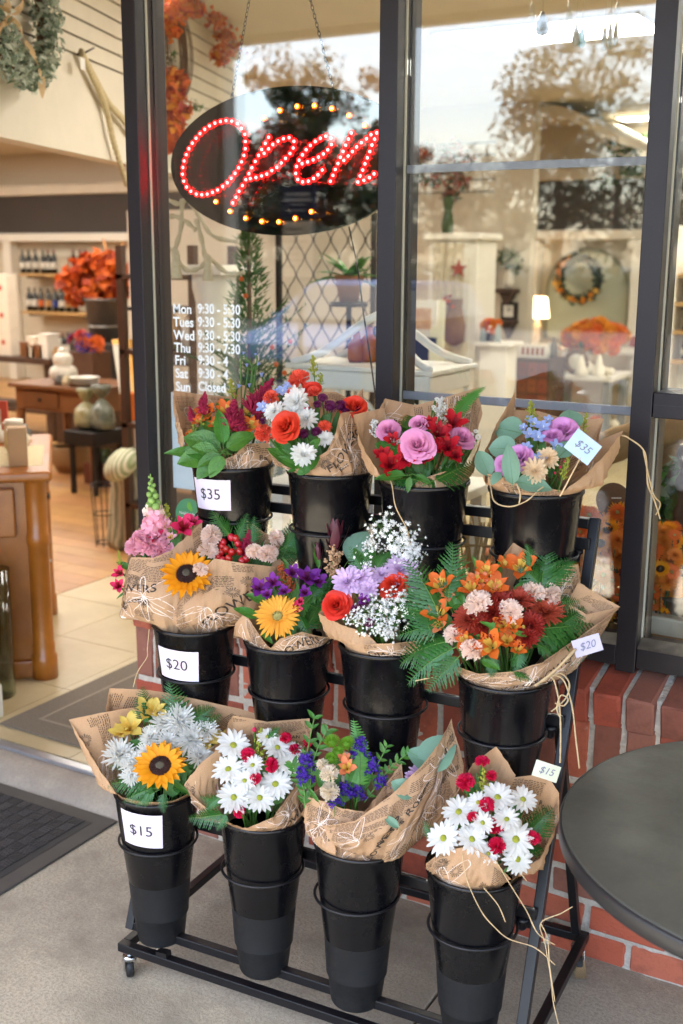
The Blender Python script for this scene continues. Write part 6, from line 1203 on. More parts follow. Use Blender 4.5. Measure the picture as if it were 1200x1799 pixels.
# ---- wine shelves
def lathe_mesh(name, prof, mats, mi=0, n=16): return MB().lathe(prof, n, mi=mi).mesh(name, mats)
m_wine = mat('wine_glass', '#10120e', .12, spec=.6); m_capr = mat('capsule_red', '#6b1a1a', .4); m_capb = mat('capsule_black', '#151515', .4)
LABS = [mat('label_white', '#cfcabd', .7), mat('label_orange', '#c8632a', .7), mat('label_tan', '#bb8a52', .7), mat('label_blue', '#2b3a80', .7)]
BPROF = [(.0375, 0), (.0375, .06), (.0378, .0605), (.0378, .14), (.0375, .1405), (.0375, .19), (.03, .215), (.015, .235), (.0145, .255), (.0155, .256), (.0155, .295), (.0, .297)]
def bottle_me(lab, cap): return MB().lathe(BPROF, 16, mi=lambda i: 1 if i == 2 else 2 if i >= 8 else 0).mesh('wine_bottle', [m_wine, lab, cap])
BM = {(l, c): bottle_me(LABS[l], m_capb if c == 0 else m_capr) for l in range(4) for c in (0, 1)}
def wall_shelf(label, px0, px1, py, Y, dep=.22, th=.035, mt_=None, brk=True):
    a, b_ = onY(px0, py, Y - dep), onY(px1, py, Y - dep); t = thing('wall_shelf', label, 'shelf', (a.x, Y, a.z)); bevel(MB().bx(a.x, b_.x, Y - dep, Y + .14, a.z - th, a.z).build('board', mt_ or m_shelf, t), .004)
    for x in (a.x + .08, b_.x - .08): MB().bx(x - .012, x + .012, Y - dep * .7, Y + .14, a.z - th - .03, a.z - th).build('bracket', m_blackm, t)
    return a.z, a.x, b_.x
zs1, _, _ = wall_shelf('upper pine wall shelf of wine bottles beyond the doorway', 33, 152, 480, YB); zs2, _, _ = wall_shelf('lower pine wall shelf of wine bottles beyond the doorway', 37, 150, 546, YB); zs3, _, _ = wall_shelf('lowest pine wall shelf with a row of dark bottles', 37, 175, 622, YB)
def bottles(z, items, where):
    for px, l, c in items:
        p = onY(px, 500, YB - .1); o = bpy.data.objects.new('wine_bottle', BM[(l, c)]); col.objects.link(o); o.location = (p.x, YB - .1, z)
        tag(o, where + (' with a pale label', ' with an orange label', ' with a tan label', ' with a blue label')[l] + (' and dark capsule', ' and red capsule')[c], 'bottle', 'wine bottles on the wall shelves')
bottles(zs1, [(42, 0, 0), (53, 0, 0), (65, 0, 0), (78, 0, 0), (87, 0, 1), (97, 0, 1), (131, 0, 1), (143, 0, 1), (156 - 4, 0, 1)], 'wine bottle on the upper wall shelf'); bottles(zs2, [(50, 0, 0), (60, 0, 0), (71, 1, 0), (84, 2, 0), (96, 3, 0), (107, 0, 0), (119, 2, 0), (131, 0, 1)], 'wine bottle on the lower wall shelf'); bottles(zs3, [(88, 0, 0), (97, 0, 0), (106, 0, 1), (115, 0, 0), (124, 0, 0), (133, 0, 1), (142, 0, 0), (152, 0, 0)], 'wine bottle on the lowest wall shelf')
# glass jar picture on upper shelf, counter and gift boxes
pj = onY(113, 470, YB - .1); tag(bevel(MB().bx(pj.x - .09, pj.x + .09, YB - .13, YB - .09, zs1, zs1 + .22).build('framed_print', mat('print_grey', '#b7ab97', .6, var=.6, scale=12, color2='#7d7668'), loc=(pj.x, YB - .1, zs1)), .005), 'small pale framed print between bottles on the upper shelf', 'picture')
ct0, ct1 = at(-60, 612, 10.2), at(128, 612, 10.2); zc = .80
ct = thing('back_counter', 'dark display counter under the wine shelves', 'counter', (-10, ct1.y, FZ)); Yc = ct1.y
bevel(MB().bx(-12.2, ct1.x, Yc - .3, Yc + .3, zc - .05, zc).build('counter_top', m_dkwood, ct), .006)
for x in (-12.1, -11.0, -10.0, ct1.x - .08): MB().bx(x - .04, x + .04, Yc - .25, Yc + .25, FZ, zc - .0505).build('leg', m_dkwood, ct)
MB().bx(-12.1, ct1.x - .05, Yc - .26, Yc + .26, .3, .33).build('lower_shelf', m_dkwood, ct)
m_gbox = mat('gift_box_card', '#e0d6c2', .6, var=.2, scale=10); m_emb = mat('red_emblem', '#b5482c', .6)
pb = at(15, 600, 10.2); bs = .24
for i in range(3):
    for j in range(3):
        x = at(-48 + 34 * i, 600, 10.2).x
        if i == 2 : continue
        z0 = zc + j * (bs + .002); g = thing('gift_box', ('bottom', 'middle', 'top')[j] + (' cream gift box with a red emblem in the outer stack at the left edge', ' cream gift box with a red emblem in the stack beside the wine shelf')[i], 'gift box', (x, Yc - .1, z0), 'cream gift boxes stacked by the wine shelves')
        bevel(MB().bx(x - .09, x + .09, Yc - .22, Yc - .1, z0, z0 + bs).build('carton', m_gbox, g), .004); mb = MB(); mb.prism([Vector((x + .024 * math.cos(6.2832 * q / 14), Yc - .2225, z0 + bs / 2 + .024 * math.sin(6.2832 * q / 14))) for q in range(14)], (0, .0015, 0)); mb.build('emblem', m_emb, g)
for i, (px, w, h, c, nm, lb) in enumerate(((52, .12, .12, m_midwood, 'wooden_box', 'small brown wooden box on the back counter'), (68, .1, .17, m_gbox, 'packet', 'cream packet standing on the back counter'), (85, .14, .1, m_midwood, 'wooden_box', 'wider wooden box on the back counter near the jars'), (104, .1, .2, m_white, 'jar', 'white canister at the end of the back counter'))):
    p = at(px, 600, 10.2); o = bevel(MB().bx(p.x - w / 2, p.x + w / 2, Yc - .25, Yc - .1, zc, zc + h).bx(p.x - w / 2 - .004, p.x + w / 2 + .004, Yc - .254, Yc - .096, zc + h + .0005, zc + h + .015).build(nm, c, loc=(p.x, Yc - .17, zc)), .004); tag(o, lb, 'box' if i != 3 else 'jar')
# ---- desk with drawers, things on it
dk_b = onZ(112, 845, FZ); dx, dy = dk_b.x, dk_b.y + .2; de = thing('writing_desk', 'brown wooden table with a drawer in the doorway background', 'table', (dx, dy, FZ)); DZ = .775
bevel(MB().bx(dx - .42, dx + .4, dy - .3, dy + .3, DZ - .03, DZ).build('table_top', m_midwood, de), .006); MB().bx(dx - .38, dx + .36, dy - .26, dy + .26, DZ - .19, DZ - .0305).build('apron', m_midwood, de); dr = bevel(MB().bx(dx - .3, dx + .05, dy - .272, dy - .261, DZ - .17, DZ - .05).build('drawer', mat('drawer_wood', '#6b4426', .4, var=.4, scale=8), de), .004); MB().ball((dx - .12, dy - .285, DZ - .11), .013).build('knob', m_blackm, dr)
for sx in (-.36, .34):
    for sy in (-.24, .24): MB().lathe([(.025, FZ), (.03, .3), (.035, DZ - .19)], 8, c=(dx + sx, dy + sy, 0)).build('leg', m_midwood, de)
p = at(105, 670, depth((dx, dy, DZ)) - .1); ow = thing('ceramic_owl', 'white ceramic pumpkin figure on the brown table', 'figurine', (p.x, dy - .1, DZ)); m_cer = mat('white_ceramic', '#d9d4c6', .3, var=.3, scale=12)
def pumpkin(mb, c, r, h, ribs=9, mi=0, stem=True, smi=None):
    mb.lathe([(.02 * r, -h * .38), (r * .55, -h * .46), (r * .92, -h * .22), (r, 0), (r * .92, h * .24), (r * .55, h * .45), (.12 * r, h * .36)], 40, mi=mi, c=c, wob=lambda a, z: 1 - .075 * abs(math.sin(a * ribs / 2)) ** .35 * 0 - .085 * (1 - abs(math.sin(a * ribs / 2))) ** 3, cap1=True)
    if stem: c = Vector(c); mb.tube([c + Vector((0, 0, h * .34)), c + Vector((r * .05, 0, h * .52)), c + Vector((r * .2, 0, h * .68))], [r * .13, r * .09, r * .08], 7, smi if smi is not None else mi)
mb = MB(); pumpkin(mb, (p.x, dy - .1, DZ + .07), .105, .15, stem=False); pumpkin(mb, (p.x, dy - .1, DZ + .17), .075, .12, stem=False); mb.ball((p.x, dy - .1, DZ + .235), (.035, .035, .03), 10, 6); mb.build('body', m_cer, ow)
pl_ = thing('ceramic_plates', 'stack of white scalloped plates beside the ceramic figure', 'plates', (dx + .2, dy - .15, DZ)); 
for k in range(4): MB().lathe([(.03, 0), (.09, .006), (.11, .02)], 24, c=(dx + .2, dy - .15, DZ + .001 + k * .014), cap1=False).build('plate', m_cer, pl_)
# flower crate, metal bucket of leaves on a dark stand
d_ = 9.3; p = at(152, 682, d_); cr = thing('flower_crate', 'brown wooden crate of red, orange and purple blooms', 'crate', (p.x, p.y, p.z)); cw = .28
bevel(MB().bx(p.x - cw / 2, p.x + cw / 2 + .03, p.y - .1, p.y + .12, p.z, p.z + .3).build('crate_box', mat('crate_wood', '#5d3f2a', .7, var=.5, scale=9), cr), .006); blooms('blooms', cr, (p.x, p.y, p.z + .35), (.15, .1, .1), 26, .06, [m_or1, m_red, m_or1, m_purp], 51); clump('leaves', cr, (p.x + .02, p.y, p.z + .31), (.17, .1, .05), 70, .05, [m_purp, m_gr4], 52)
cs2 = tag(bevel(MB().bx(p.x - .2, p.x + .25, p.y - .16, p.y + .2, FZ, p.z - .001).build('plant_plinth', m_dkwood, loc=(p.x, p.y, FZ)), .006), 'dark wooden plinth under the flower crate', 'plinth')
d_ = 9.7; p = at(184, 600, d_); gb = thing('metal_bucket', 'grey metal bucket filled with orange autumn leaves', 'bucket', p); mb = MB().lathe([(.12, 0), (.155, .34), (.168, .345), (.168, .365), (.15, .365), (.115, .02)], 28, c=p); mb.build('pail', m_galv, gb); MB().lathe([(.133, .12), (.137, .12), (.139, .137), (.135, .137)], 28, c=p, cap0=False).build('hoop', mat('zinc_hoop', '#8d8984', .4, .7), gb)
for i, (x, y, r) in enumerate(((125, 495, .11), (145, 475, .13), (165, 465, .13), (185, 490, .15), (205, 480, .13), (150, 510, .12), (175, 515, .14), (215, 505, .1), (135, 520, .08), (195, 455, .08))): clump('leaf_bunch', gb, at(x, y, d_ - .02), (r * 1.17, r * 1.17, r * .88), 120, .1, [m_or1, m_or2, m_or1, mat('autumn_deep', '#8f3210', .6, transl=.2)], 70 + i, slim=.7)
MB().tube([p + Vector((-.03, 0, .2)), at(190, 455, d_), at(182, 420, d_)], .012, 5).tube([p + Vector((.03, 0, .2)), at(210, 455, d_), at(216, 425, d_)], .012, 5).build('dried_grass', mat('dry_grass', '#b07a48', .8), gb)
tag(bevel(MB().bx(p.x - .22, p.x + .25, p.y - .2, p.y + .22, FZ, p.z - .001).build('plant_plinth', mat('charcoal_box', '#332d2a', .7), loc=(p.x, p.y, FZ)), .006), 'tall charcoal plinth under the metal bucket of leaves', 'plinth')
# black shelf frame with leaning picture
d_ = 7.0; a = at(219, 545, d_); et = thing('metal_shelf_frame', 'thin black metal shelf frame beside the door post', 'shelf', (a.x, a.y, FZ))
for ox, oy in ((0, 0), (.5, 0), (0, .35), (.5, .35)): MB().bx(a.x + ox - .009, a.x + ox + .009, a.y + oy - .009, a.y + oy + .009, FZ, a.z).build('upright', mat('iron_black', '#0d0c0c', .6), et)
for z in (a.z, 1.05, .72, .3): MB().bx(a.x - .02, a.x + .52, a.y - .02, a.y + .37, z - .02 + .0201, z + .02).build('shelf_board', m_blackm, et)
fr_b = at(208, 700, d_ - .15); gf = thing('gold_picture', 'picture in a gold frame leaning on the black shelf frame', 'picture', fr_b)
q0, q1, q2, q3 = at(212, 702, 6.8), at(236, 702, 6.8), at(228, 596, 6.95), at(196, 596, 6.95)
MB().prism([q0, q1, q2, q3], (.01, .02, 0)).build('frame', mat('gilt', '#a8792f', .4, .4), gf); cc = (q0 + q1 + q2 + q3) / 4; MB().prism([cc + (q - cc) * .82 + Vector((-.002, -.004, 0)) for q in (q0, q1, q2, q3)], (-.002, -.004, 0)).build('canvas', mat('canvas', '#d8d0bd', .7), gf)
p = at(230, 755, 6.8); tag(bevel(MB().bx(p.x - .04, p.x + .06, p.y - .04, p.y + .06, .73 - .0, .73 + .17).build('orange_box', mat('orange_card', '#c0600f', .6), loc=(p.x, p.y, .73)), .003), 'upright orange box beside the door post', 'box')
# stand with bags
d_ = 8.0; p0 = at(132, 752, d_); p1 = at(214, 752, d_); sd_ = thing('low_stand', 'small black stand holding two bags of green pods', 'stand', (p0.x, p0.y, FZ)); bevel(MB().bx(p0.x, p1.x, p0.y - .12, p0.y + .22, p0.z - .1, p0.z).build('tray', m_blackm, sd_), .01)
for x in (p0.x + .04, p1.x - .04):
    for y in (p0.y - .08, p0.y + .18): MB().bx(x - .014, x + .014, y - .014, y + .014, FZ, p0.z - .1).build('leg', m_blackm, sd_)
m_bag = mat('pod_bag', '#7d7a4c', .25, var=.7, scale=16, color2='#b5b08a', coat=.6, bump=.6, bscale=30); m_bag2 = mat('pod_bag_dark', '#4c5443', .25, var=.7, scale=16, color2='#8d9484', coat=.6, bump=.6, bscale=30)
for px, h, m_, lb in ((151, .21, m_bag, 'clear tied bag of olive green pods on the black stand'), (192, .24, m_bag2, 'darker tied bag of green pods next to the olive one')):
    p = at(px, 750, d_ - .02); o = MB().lathe([(.04, 0), (.085, .015), (.09, .07), (.075, .14), (.045, h * .8), (.016, h * .9), (.03, h * .95), (.055, h + .03), (.07, h + .07), (.045, h + .075)], 20, c=(p.x, p0.y + .04, p0.z + .001), wob=lambda a, z: 1 + .07 * math.sin(5 * a + z * 40) + .05 * math.sin(11 * a - z * 90)).build('tied_bag', m_, loc=(p.x, p0.y + .04, p0.z)); tag(o, lb, 'bag', 'bags of pods on the stand')
# rust planter, wire stand, draped figure
p = onZ(172, 852, FZ); rp_ = thing('rust_planter', 'rust red planter of low greenery on the wooden floor', 'planter', p); MB().bx(p.x - .13, p.x + .13, p.y, p.y + .16, FZ, FZ + .15).build('trough', mat('rust_pot', '#6b3a22', .8, var=.5, scale=9), rp_); clump('greenery', rp_, (p.x, p.y + .08, FZ + .2), (.16, .1, .07), 160, .045, [m_gr1, m_gr4, m_gr2], 81)
p = onZ(186, 958, FZ); ws_ = thing('wire_plant_stand', 'thin wire plant stand on the wooden floor', 'stand', p); mb = MB()
for q in range(6): a = q * 1.047; mb.tube([p + Vector((.055 * math.cos(a), .055 * math.sin(a), 0)), p + Vector((.075 * math.cos(a), .075 * math.sin(a), .36))], .0035, 5)
for zz, rr_ in ((.02, .056), (.19, .066), (.36, .075)): mb.tube([p + Vector((rr_ * math.cos(t), rr_ * math.sin(t), zz)) for t in [6.2832 * i / 20 for i in range(21)]], .0035, 5, cap=False)
mb.build('wire_frame', m_blackm, ws_)
p = onZ(212, 962, FZ); fg = thing('draped_figure', 'pale green striped draped garden figure with a round tilted cap', 'statue', p); hgt = .52
def stripes(name, c1, c2, f):
    m = mat(name, c1, .8); nt = m.node_tree; N = nt.nodes; w = N.new('ShaderNodeTexWave'); w.inputs['Scale'].default_value = f; w.inputs['Distortion'].default_value = 3; tc = N.new('ShaderNodeTexCoord'); nt.links.new(tc.outputs['Object'], w.inputs['Vector']); x = N.new('ShaderNodeMix'); x.data_type = 'RGBA'; x.inputs[6].default_value = lin(c1); x.inputs[7].default_value = lin(c2); nt.links.new(w.outputs['Fac'], x.inputs[0]); nt.links.new(x.outputs[2], N['Principled BSDF'].inputs['Base Color']); return m
m_drape = stripes('green_drape', '#d5d2b8', '#8a9478', 9.0); m_cap = stripes('striped_cap', '#dcd6bd', '#8d9a6c', 12.0)
MB().lathe([(.1, 0), (.115, .04), (.095, .2), (.085, .36), (.1, .45), (.06, hgt), (.0, hgt + .01)], 40, c=p + Vector((.02, .05, 0)), wob=lambda a, z: 1 + .14 * math.sin(7 * a + z * 6)).build('drapery', m_drape, fg)
rt = Matrix.Rotation(R(-35), 3, 'Y') @ Matrix.Rotation(R(25), 3, 'X'); MB().ball(at(214, 815, 6.3), (.12, .12, .075), 24, 10, 0, rt).build('round_cap', m_cap, fg)
# ---- honey wood cabinet at the door
A = Vector((-3.13, 3.10, 0)); Bp = Vector((-3.74, 3.73, 0)); ex = (Bp - A).normalized(); fy = Vector((-ex.y, ex.x, 0)); fy = fy if fy.x < 0 else -fy; LC = (Bp - A).length; DC = .55; HC = .90; rotC = Matrix((ex, fy, ZUP)).transposed()
cb = thing('wooden_cabinet', 'honey brown wooden cabinet with drawers and turned corner posts by the door', 'cabinet', A)
def cbx(u0, u1, v0, v1, z0, z1): return MB().box(A + ex * (u0 + u1) / 2 + fy * (v0 + v1) / 2 + ZUP * (z0 + z1) / 2, (u1 - u0, v1 - v0, z1 - z0), 0, rotC)
bevel(cbx(.03, LC - .03, .03, DC, FZ + .07, HC - .04).build('carcass', m_honey, cb), .004); bevel(cbx(-.045, LC + .045, -.045, DC + .03, HC - .04, HC).build('cabinet_top', m_honey, cb), .014, 4); bevel(cbx(.012, LC - .012, .012, DC, FZ, FZ + .07).build('plinth', m_honey, cb), .006)
for u, v in ((.02, .02), (LC - .02, .02), (.02, DC - .02)):
    MB().lathe([(.05, FZ), (.05, FZ + .09), (.043, FZ + .1), (.043, FZ + .14), (.04, FZ + .15), (.04, .60), (.045, .61), (.045, .64), (.04, .65), (.042, .85), (.046, .859)], 24, c=A + ex * u + fy * v, wob=lambda a, z: 1 - (.05 * abs(math.sin(a * 8)) if .66 < z < .84 else 0)).build('corner_post', m_honey, cb)
hw = (LC - .14) / 2
for k in range(2):
    u0 = .07 + k * (hw + .01); dr = bevel(cbx(u0, u0 + hw - .01, .014, .0295, .66, .83).build('drawer', m_honey, cb), .005); MB().ball(A + ex * (u0 + hw / 2) + fy * -.012 + ZUP * .745, (.018, .018, .018)).build('knob', m_blackm, dr)
    bevel(cbx(u0, u0 + hw - .01, .018, .0295, FZ + .09, .62).build('door', m_honey, cb), .005); bevel(cbx(u0 + .07, u0 + hw - .08, .004, .0178, FZ + .16, .55).build('door_panel', m_honey, cb), .01)
bevel(cbx(-.0, .0295, .1, DC - .08, .64, .83).build('end_panel', m_honey, cb), .006)
MB().tube([A + ex * (LC * .5 + .02) + fy * .012 + ZUP * .42, A + ex * (LC * .5 + .02) + fy * -.02 + ZUP * .42], .006, 6).build('key', MATS['aluminium'], cb)
m_wax = mat('candle_wax', '#d9c9a2', .4, transl=.1); m_kbox = mat('kraft_box', '#b08a5c', .6); tz = HC + .0005
cand = [(.12, .08, .07, .15, 'kraft_box'), (.12, .20, .07, .15, 'kraft_box'), (.26, .09, .07, .12, 'jar'), (.26, .22, .07, .12, 'kraft_box'), (.40, .10, .07, .14, 'jar'), (.42, .24, .07, .16, 'kraft_box'), (.55, .12, .06, .11, 'jar'), (.56, .26, .07, .13, 'jar'), (.12, .33, .08, .18, 'jar'), (.28, .35, .08, .2, 'kraft_box')]
for i, (u, v, w, h, k) in enumerate(cand):
    c = A + ex * u + fy * v; lb = ['near corner of the cabinet top', 'second from the cabinet corner, behind the first', 'in front of the middle of the cabinet top', 'middle of the cabinet top', 'beyond the middle of the cabinet top', 'tall one past the middle of the cabinet top', 'far front of the cabinet top', 'far back of the cabinet top', 'at the left picture edge', 'tallest at the left picture edge'][i]
    t = thing('candle_' + ('jar' if k == 'jar' else 'carton'), ('cream candle in a glass jar, ' if k == 'jar' else 'brown candle carton, ') + lb, 'candle', (c.x, c.y, tz), 'candles on the wooden cabinet')
    if k == 'jar': MB().lathe([(w / 2 - .004, .0), (w / 2, .004), (w / 2, h * .8), (w / 2 - .004, h * .85)], 20, c=(c.x, c.y, tz), cap1=True).build('wax', m_wax, t); MB().lathe([(w / 2 + .002, h * .86), (w / 2 + .002, h)], 20, c=(c.x, c.y, tz), cap1=True).build('lid', m_gbox, t)
    else: bevel(MB().box((c.x, c.y, tz + h / 2), (w, w, h), 0, rotC).build('carton', m_kbox, t), .003); MB().box(Vector((c.x, c.y, tz + h / 2)) - fy * (w / 2 + .0008), (w * .7, .001, h * .6), 0, rotC).build('carton_label', m_gbox, t)
rn = tag(MB().box(A + ex * .34 + fy * .16 + ZUP * (tz - .0003 + .0), (.5, .34, .0004), 0, rotC).build('table_runner', mat('lace', '#d8c9a4', .9, var=.6, scale=60), loc=(A.x, A.y, HC)), 'cream crocheted runner under the candles', 'runner')
p = at(6, 718, 5.2); c = A + ex * .72 + fy * .2; pf = thing('red_picture_card', 'coral red framed card standing at the far end of the cabinet', 'picture', (c.x, c.y, tz)); MB().box((c.x, c.y, tz + .09), (.14, .012, .18), 0, Matrix.Rotation(R(20), 3, 'Z')).build('frame', mat('coral_card', '#c4523f', .6), pf)
MB().box((c.x - .0005 , c.y - .009, tz + .09), (.09, .004, .11), 0, Matrix.Rotation(R(20), 3, 'Z')).build('card', m_gbox, pf)
pv = onZ(0, 1222, FZ); m_vg = glassmat('vase_glass', .06, (.72, .76, .66, 1)); tag(MB().lathe([(.0, 0), (.055, 0), (.06, .01), (.062, .5), (.057, .5), (.055, .012), (0, .012)], 32, c=pv, cap0=False).build('floor_vase', m_vg, loc=pv), 'tall smoky glass floor vase at the left picture edge', 'vase')
pv = onZ(-44, 1272, FZ); tag(bevel(MB().bx(pv.x - .06, pv.x + .045, pv.y, pv.y + .1, FZ, FZ + .13).build('white_box', m_white, loc=(pv.x, pv.y, FZ)), .01), 'white box on the floor in front of the glass vase', 'box')
# small stock: jars, rolled papers in a basket, glassware under the desk
rr = random.Random(77); SM = [m_gbox, m_cer, m_kbox, m_galv, m_wax, mat('blue_stock', '#4f6a8c', .5), mat('red_stock', '#94402f', .5)]
SPOT = ['behind the candles at the near end', 'beside the red framed card', 'left of the drawer', 'right of the drawer', 'at the back corner', 'near the counter edge', 'between the packets', 'under the lowest bottles', 'beside the wooden boxes', 'at the counter end', 'beside the white figure', 'in front of the plates']
for i in range(12):
    if i < 4: c = A + ex * (.62 + .06 * i) + fy * (.08 + .1 * (i % 3)); zf = tz_ = HC + .0006; h = .06 + .02 * (i % 3)
    elif i < 10: p = at(20 + 17 * (i - 4), 600, 10.1); c = Vector((p.x, Yc - .05 - .12 * (i % 2), 0)); zf = zc + .0006; h = .1 + .03 * (i % 3)
    else: c = Vector((dx + .0 + .08 * (i - 10), dy - .2, 0)); zf = DZ + .0006; h = .07
    r_ = rr.uniform(.022, .04); tag(MB().lathe([(r_ * .8, 0), (r_, .01), (r_, h * .6), (r_ * .55, h * .78), (r_ * .6, h)], 16, c=(c.x, c.y, zf), cap1=True).build('stock_jar', SM[i % len(SM)], loc=(c.x, c.y, zf)), ('small jar on the honey cabinet, ', 'small jar on the back counter, ', 'small jar on the brown table, ')[0 if i < 4 else 1 if i < 10 else 2] + SPOT[i], 'jar', 'small jars of stock')
# ================================================================== window display, seen through the panes
m_cord = mat('tassel_rope', '#c4b99c', .85, var=.5, scale=80, color2='#a3977a')
gl_ = thing('tassel_garland', 'cream rope and tassel garland draped behind the left pane', 'garland', at(330, 420, 3.9))
for pts in ([(285, 345), (312, 358), (330, 352), (350, 380), (375, 415), (420, 425)], [(320, 350), (318, 400), (308, 440), (310, 470)], [(310, 455), (330, 475), (352, 470), (368, 455), (400, 480), (430, 478)], [(345, 385), (355, 425), (362, 458)], [(285, 385), (305, 380), (325, 388), (345, 405)], [(290, 430), (300, 438), (312, 435)]):
    P = smooth_pts([at(x, y, 3.9) for x, y in pts], 7); MB().tube(P, [.008 + .002 * math.sin(i * 1.3) for i in range(len(P))], 6).build('rope', m_cord, gl_)
for x, y in ((310, 458), (365, 462), (308, 452)): MB().lathe([(.004, .03), (.014, .02), (.012, -.005), (.02, -.06)], 10, c=at(x, y, 3.88)).build('tassel', m_cord, gl_)
pc = at(380, 690, 5.0); co = thing('fluted_column', 'white fluted pedestal column behind the left pane', 'column', (pc.x, pc.y, FZ)); MB().lathe([(.11, FZ), (.11, .2), (.085, .22), (.08, 1.5), (.095, 1.56), (.095, 1.62)], 48, c=(pc.x, pc.y, 0), cap1=True, wob=lambda a, z: 1 - .05 * abs(math.sin(a * 8)) if .25 < z < 1.5 else 1).build('shaft', m_white, co); MB().bx(pc.x - .13, pc.x + .13, pc.y - .13, pc.y + .13, 1.621, 1.66).build('cap', m_white, co)
pe = at(322, 690, 6.2); se = thing('dark_shelf_unit', 'dark open shelf unit of straw hats and jars left of the white column', 'shelf', (pe.x, pe.y, FZ))
for ox, oy in ((-.28, -.15), (.2, -.15), (-.28, .2), (.2, .2)): MB().bx(pe.x + ox - .02, pe.x + ox + .02, pe.y + oy - .02, pe.y + oy + .02, FZ, 1.75).build('upright', m_dkwood, se)
for z in (.35, .8, 1.2, 1.6): MB().bx(pe.x - .3, pe.x + .22, pe.y - .17, pe.y + .22, z - .025, z).build('shelf_board', m_dkwood, se)
for i, (ox, z, r, m_) in enumerate(((-.1, 1.2, .1, m_kbox), (.06, .8, .09, m_gbox), (-.16, .8, .08, m_galv), (.08, 1.2, .07, m_cer))):
    tag(MB().lathe([(r * .7, 0), (r, .05), (r * .9, .14), (r * .4, .19), (r * .35, .22)], 20, c=(pe.x + ox, pe.y, z + .0005)).build('shelf_jar', m_, loc=(pe.x + ox, pe.y, z)), ['tan jar on the upper dark shelf', 'cream jar on the middle dark shelf', 'grey jar at the left of the middle dark shelf', 'white jar at the right of the upper dark shelf'][i], 'jar')
# cypress topiary
pt_ = at(440, 690, 4.1); cy_ = thing('cypress_topiary', 'slender green cypress in a pot standing inside the left pane', 'plant', (pt_.x, pt_.y, FZ)); top_z = at(440, 395, 4.1).z; rr = random.Random(17)
MB().lathe([(.1, FZ), (.13, .36), (.14, .36), (.14, .4), (.12, .4)], 24, c=(pt_.x, pt_.y, 0), cap1=True).build('pot', m_galv, cy_); MB().tube([(pt_.x, pt_.y, .35), (pt_.x, pt_.y, top_z)], [.02, .006], 6).build('trunk', m_brown, cy_)
mb = MB()
for i in range(2600):
    t = rr.random() ** 1.3; z = .55 + (top_z - .55) * t; R_ = .17 * (1 - t) ** .85 + .012; a = rr.uniform(0, 6.28); q_ = rr.uniform(.25, 1.1); p = Vector((pt_.x + R_ * q_ * math.cos(a), pt_.y + R_ * q_ * math.sin(a), z)); d = Vector((math.cos(a), math.sin(a), rr.uniform(.3, 1.4))).normalized(); L_ = rr.uniform(.018, .045); s_ = d.orthogonal().normalized() * .0035
    mb.add([p - s_, p + s_, p + d * L_], [(0, 1, 2)], 0 if rr.random() < .7 else 1); mb.add([p + d * L_ * .3 - s_, p + d * L_ * .3 + s_, p + d * L_ * .6 + Vector((rr.gauss(0, .012), rr.gauss(0, .012), .012))], [(0, 1, 2)], 0)
for k in range(46):      # looser lower branches
    a = rr.uniform(0, 6.28); z0 = rr.uniform(.9, 1.42); L_ = rr.uniform(.12, .3); b0 = Vector((pt_.x, pt_.y, z0)); d = Vector((math.cos(a), math.sin(a), rr.uniform(.3, .9))).normalized(); mb.tube([b0, b0 + d * L_], [.003, .001], 4, 0)
    for j in range(26):
        p = b0 + d * L_ * rr.uniform(.3, 1); e = (d + Vector((rr.gauss(0, .6), rr.gauss(0, .6), rr.gauss(0, .6)))).normalized() * rr.uniform(.02, .04); s_ = e.orthogonal().normalized() * .003; mb.add([p - s_, p + s_, p + e], [(0, 1, 2)], rr.randrange(2))
mb.build('crown', [m_gr1, mat('cypress_dark', '#35522f', .6, transl=.15)], cy_)
mb = MB()
for x, y in ((424, 490), (432, 520), (478, 610), (485, 640), (510, 600), (500, 655)): mb.ball(at(x, y, 3.95), .009, 7, 5)
mb.build('red_berries', m_or1, cy_)
# wire lattice screen
a0, a1 = at(498, 560, 5.6), at(648, 560, 5.6); lt_ = thing('wire_screen', 'dark wire lattice screen behind the cypress', 'screen', (a0.x, a0.y, FZ)); ztop = at(570, 385, 5.6).z; ud = Vector((a1.x - a0.x, a1.y - a0.y, 0)); nC = 10
for k in range(nC + 1):
    P = []
    for j in range(61):
        z = .5 + (ztop - .5) * j / 60; ph = (z * 38) + (math.pi if k % 2 else 0); P.append(Vector((a0.x, a0.y, z)) + ud * ((k + .5 * .92 * math.sin(ph)) / nC))
    MB().tube(P, .0032, 4).build('wire', m_blackm, lt_)
for k in (-.05, 1.05): MB().bx(a0.x + ud.x * k - .012, a0.x + ud.x * k + .012, a0.y + ud.y * k - .012, a0.y + ud.y * k + .012, FZ, ztop + .03).build('frame_post', m_blackm, lt_)
sc_ = tag(MB().bx(-5.4, -3.3, 6.3, 6.42, FZ, 2.0).build('cream_panel', m_cream, loc=(-4.4, 6.36, FZ)), 'cream painted display panel behind the wire screen', 'panel')
pp = at(613, 530, 4.8); ph_ = thing('potted_fern', 'bright green plant in a clay pot near the window post', 'plant', pp); MB().lathe([(.04, -.0), (.058, .09), (.062, .09), (.062, .11), (.05, .11)], 20, c=pp).build('pot', mat('clay', '#9a6a4a', .8), ph_)
rr = random.Random(4)
for k in range(26):
    a = rr.uniform(0, 6.28); L_ = rr.uniform(.1, .2); b0 = pp + Vector((0, 0, .1)); e = b0 + Vector((math.cos(a) * L_ * .8, math.sin(a) * L_ * .8, rr.uniform(-.02, .14))); y = (e - b0).normalized(); z_ = (ZUP - y * y.z).normalized(); inst('leaf', leaf_mesh('lance', k % 4), ph_, TRS(b0 - pp, Matrix((y.cross(z_), y, z_)).transposed(), (L_ * 1.3, L_, L_)))
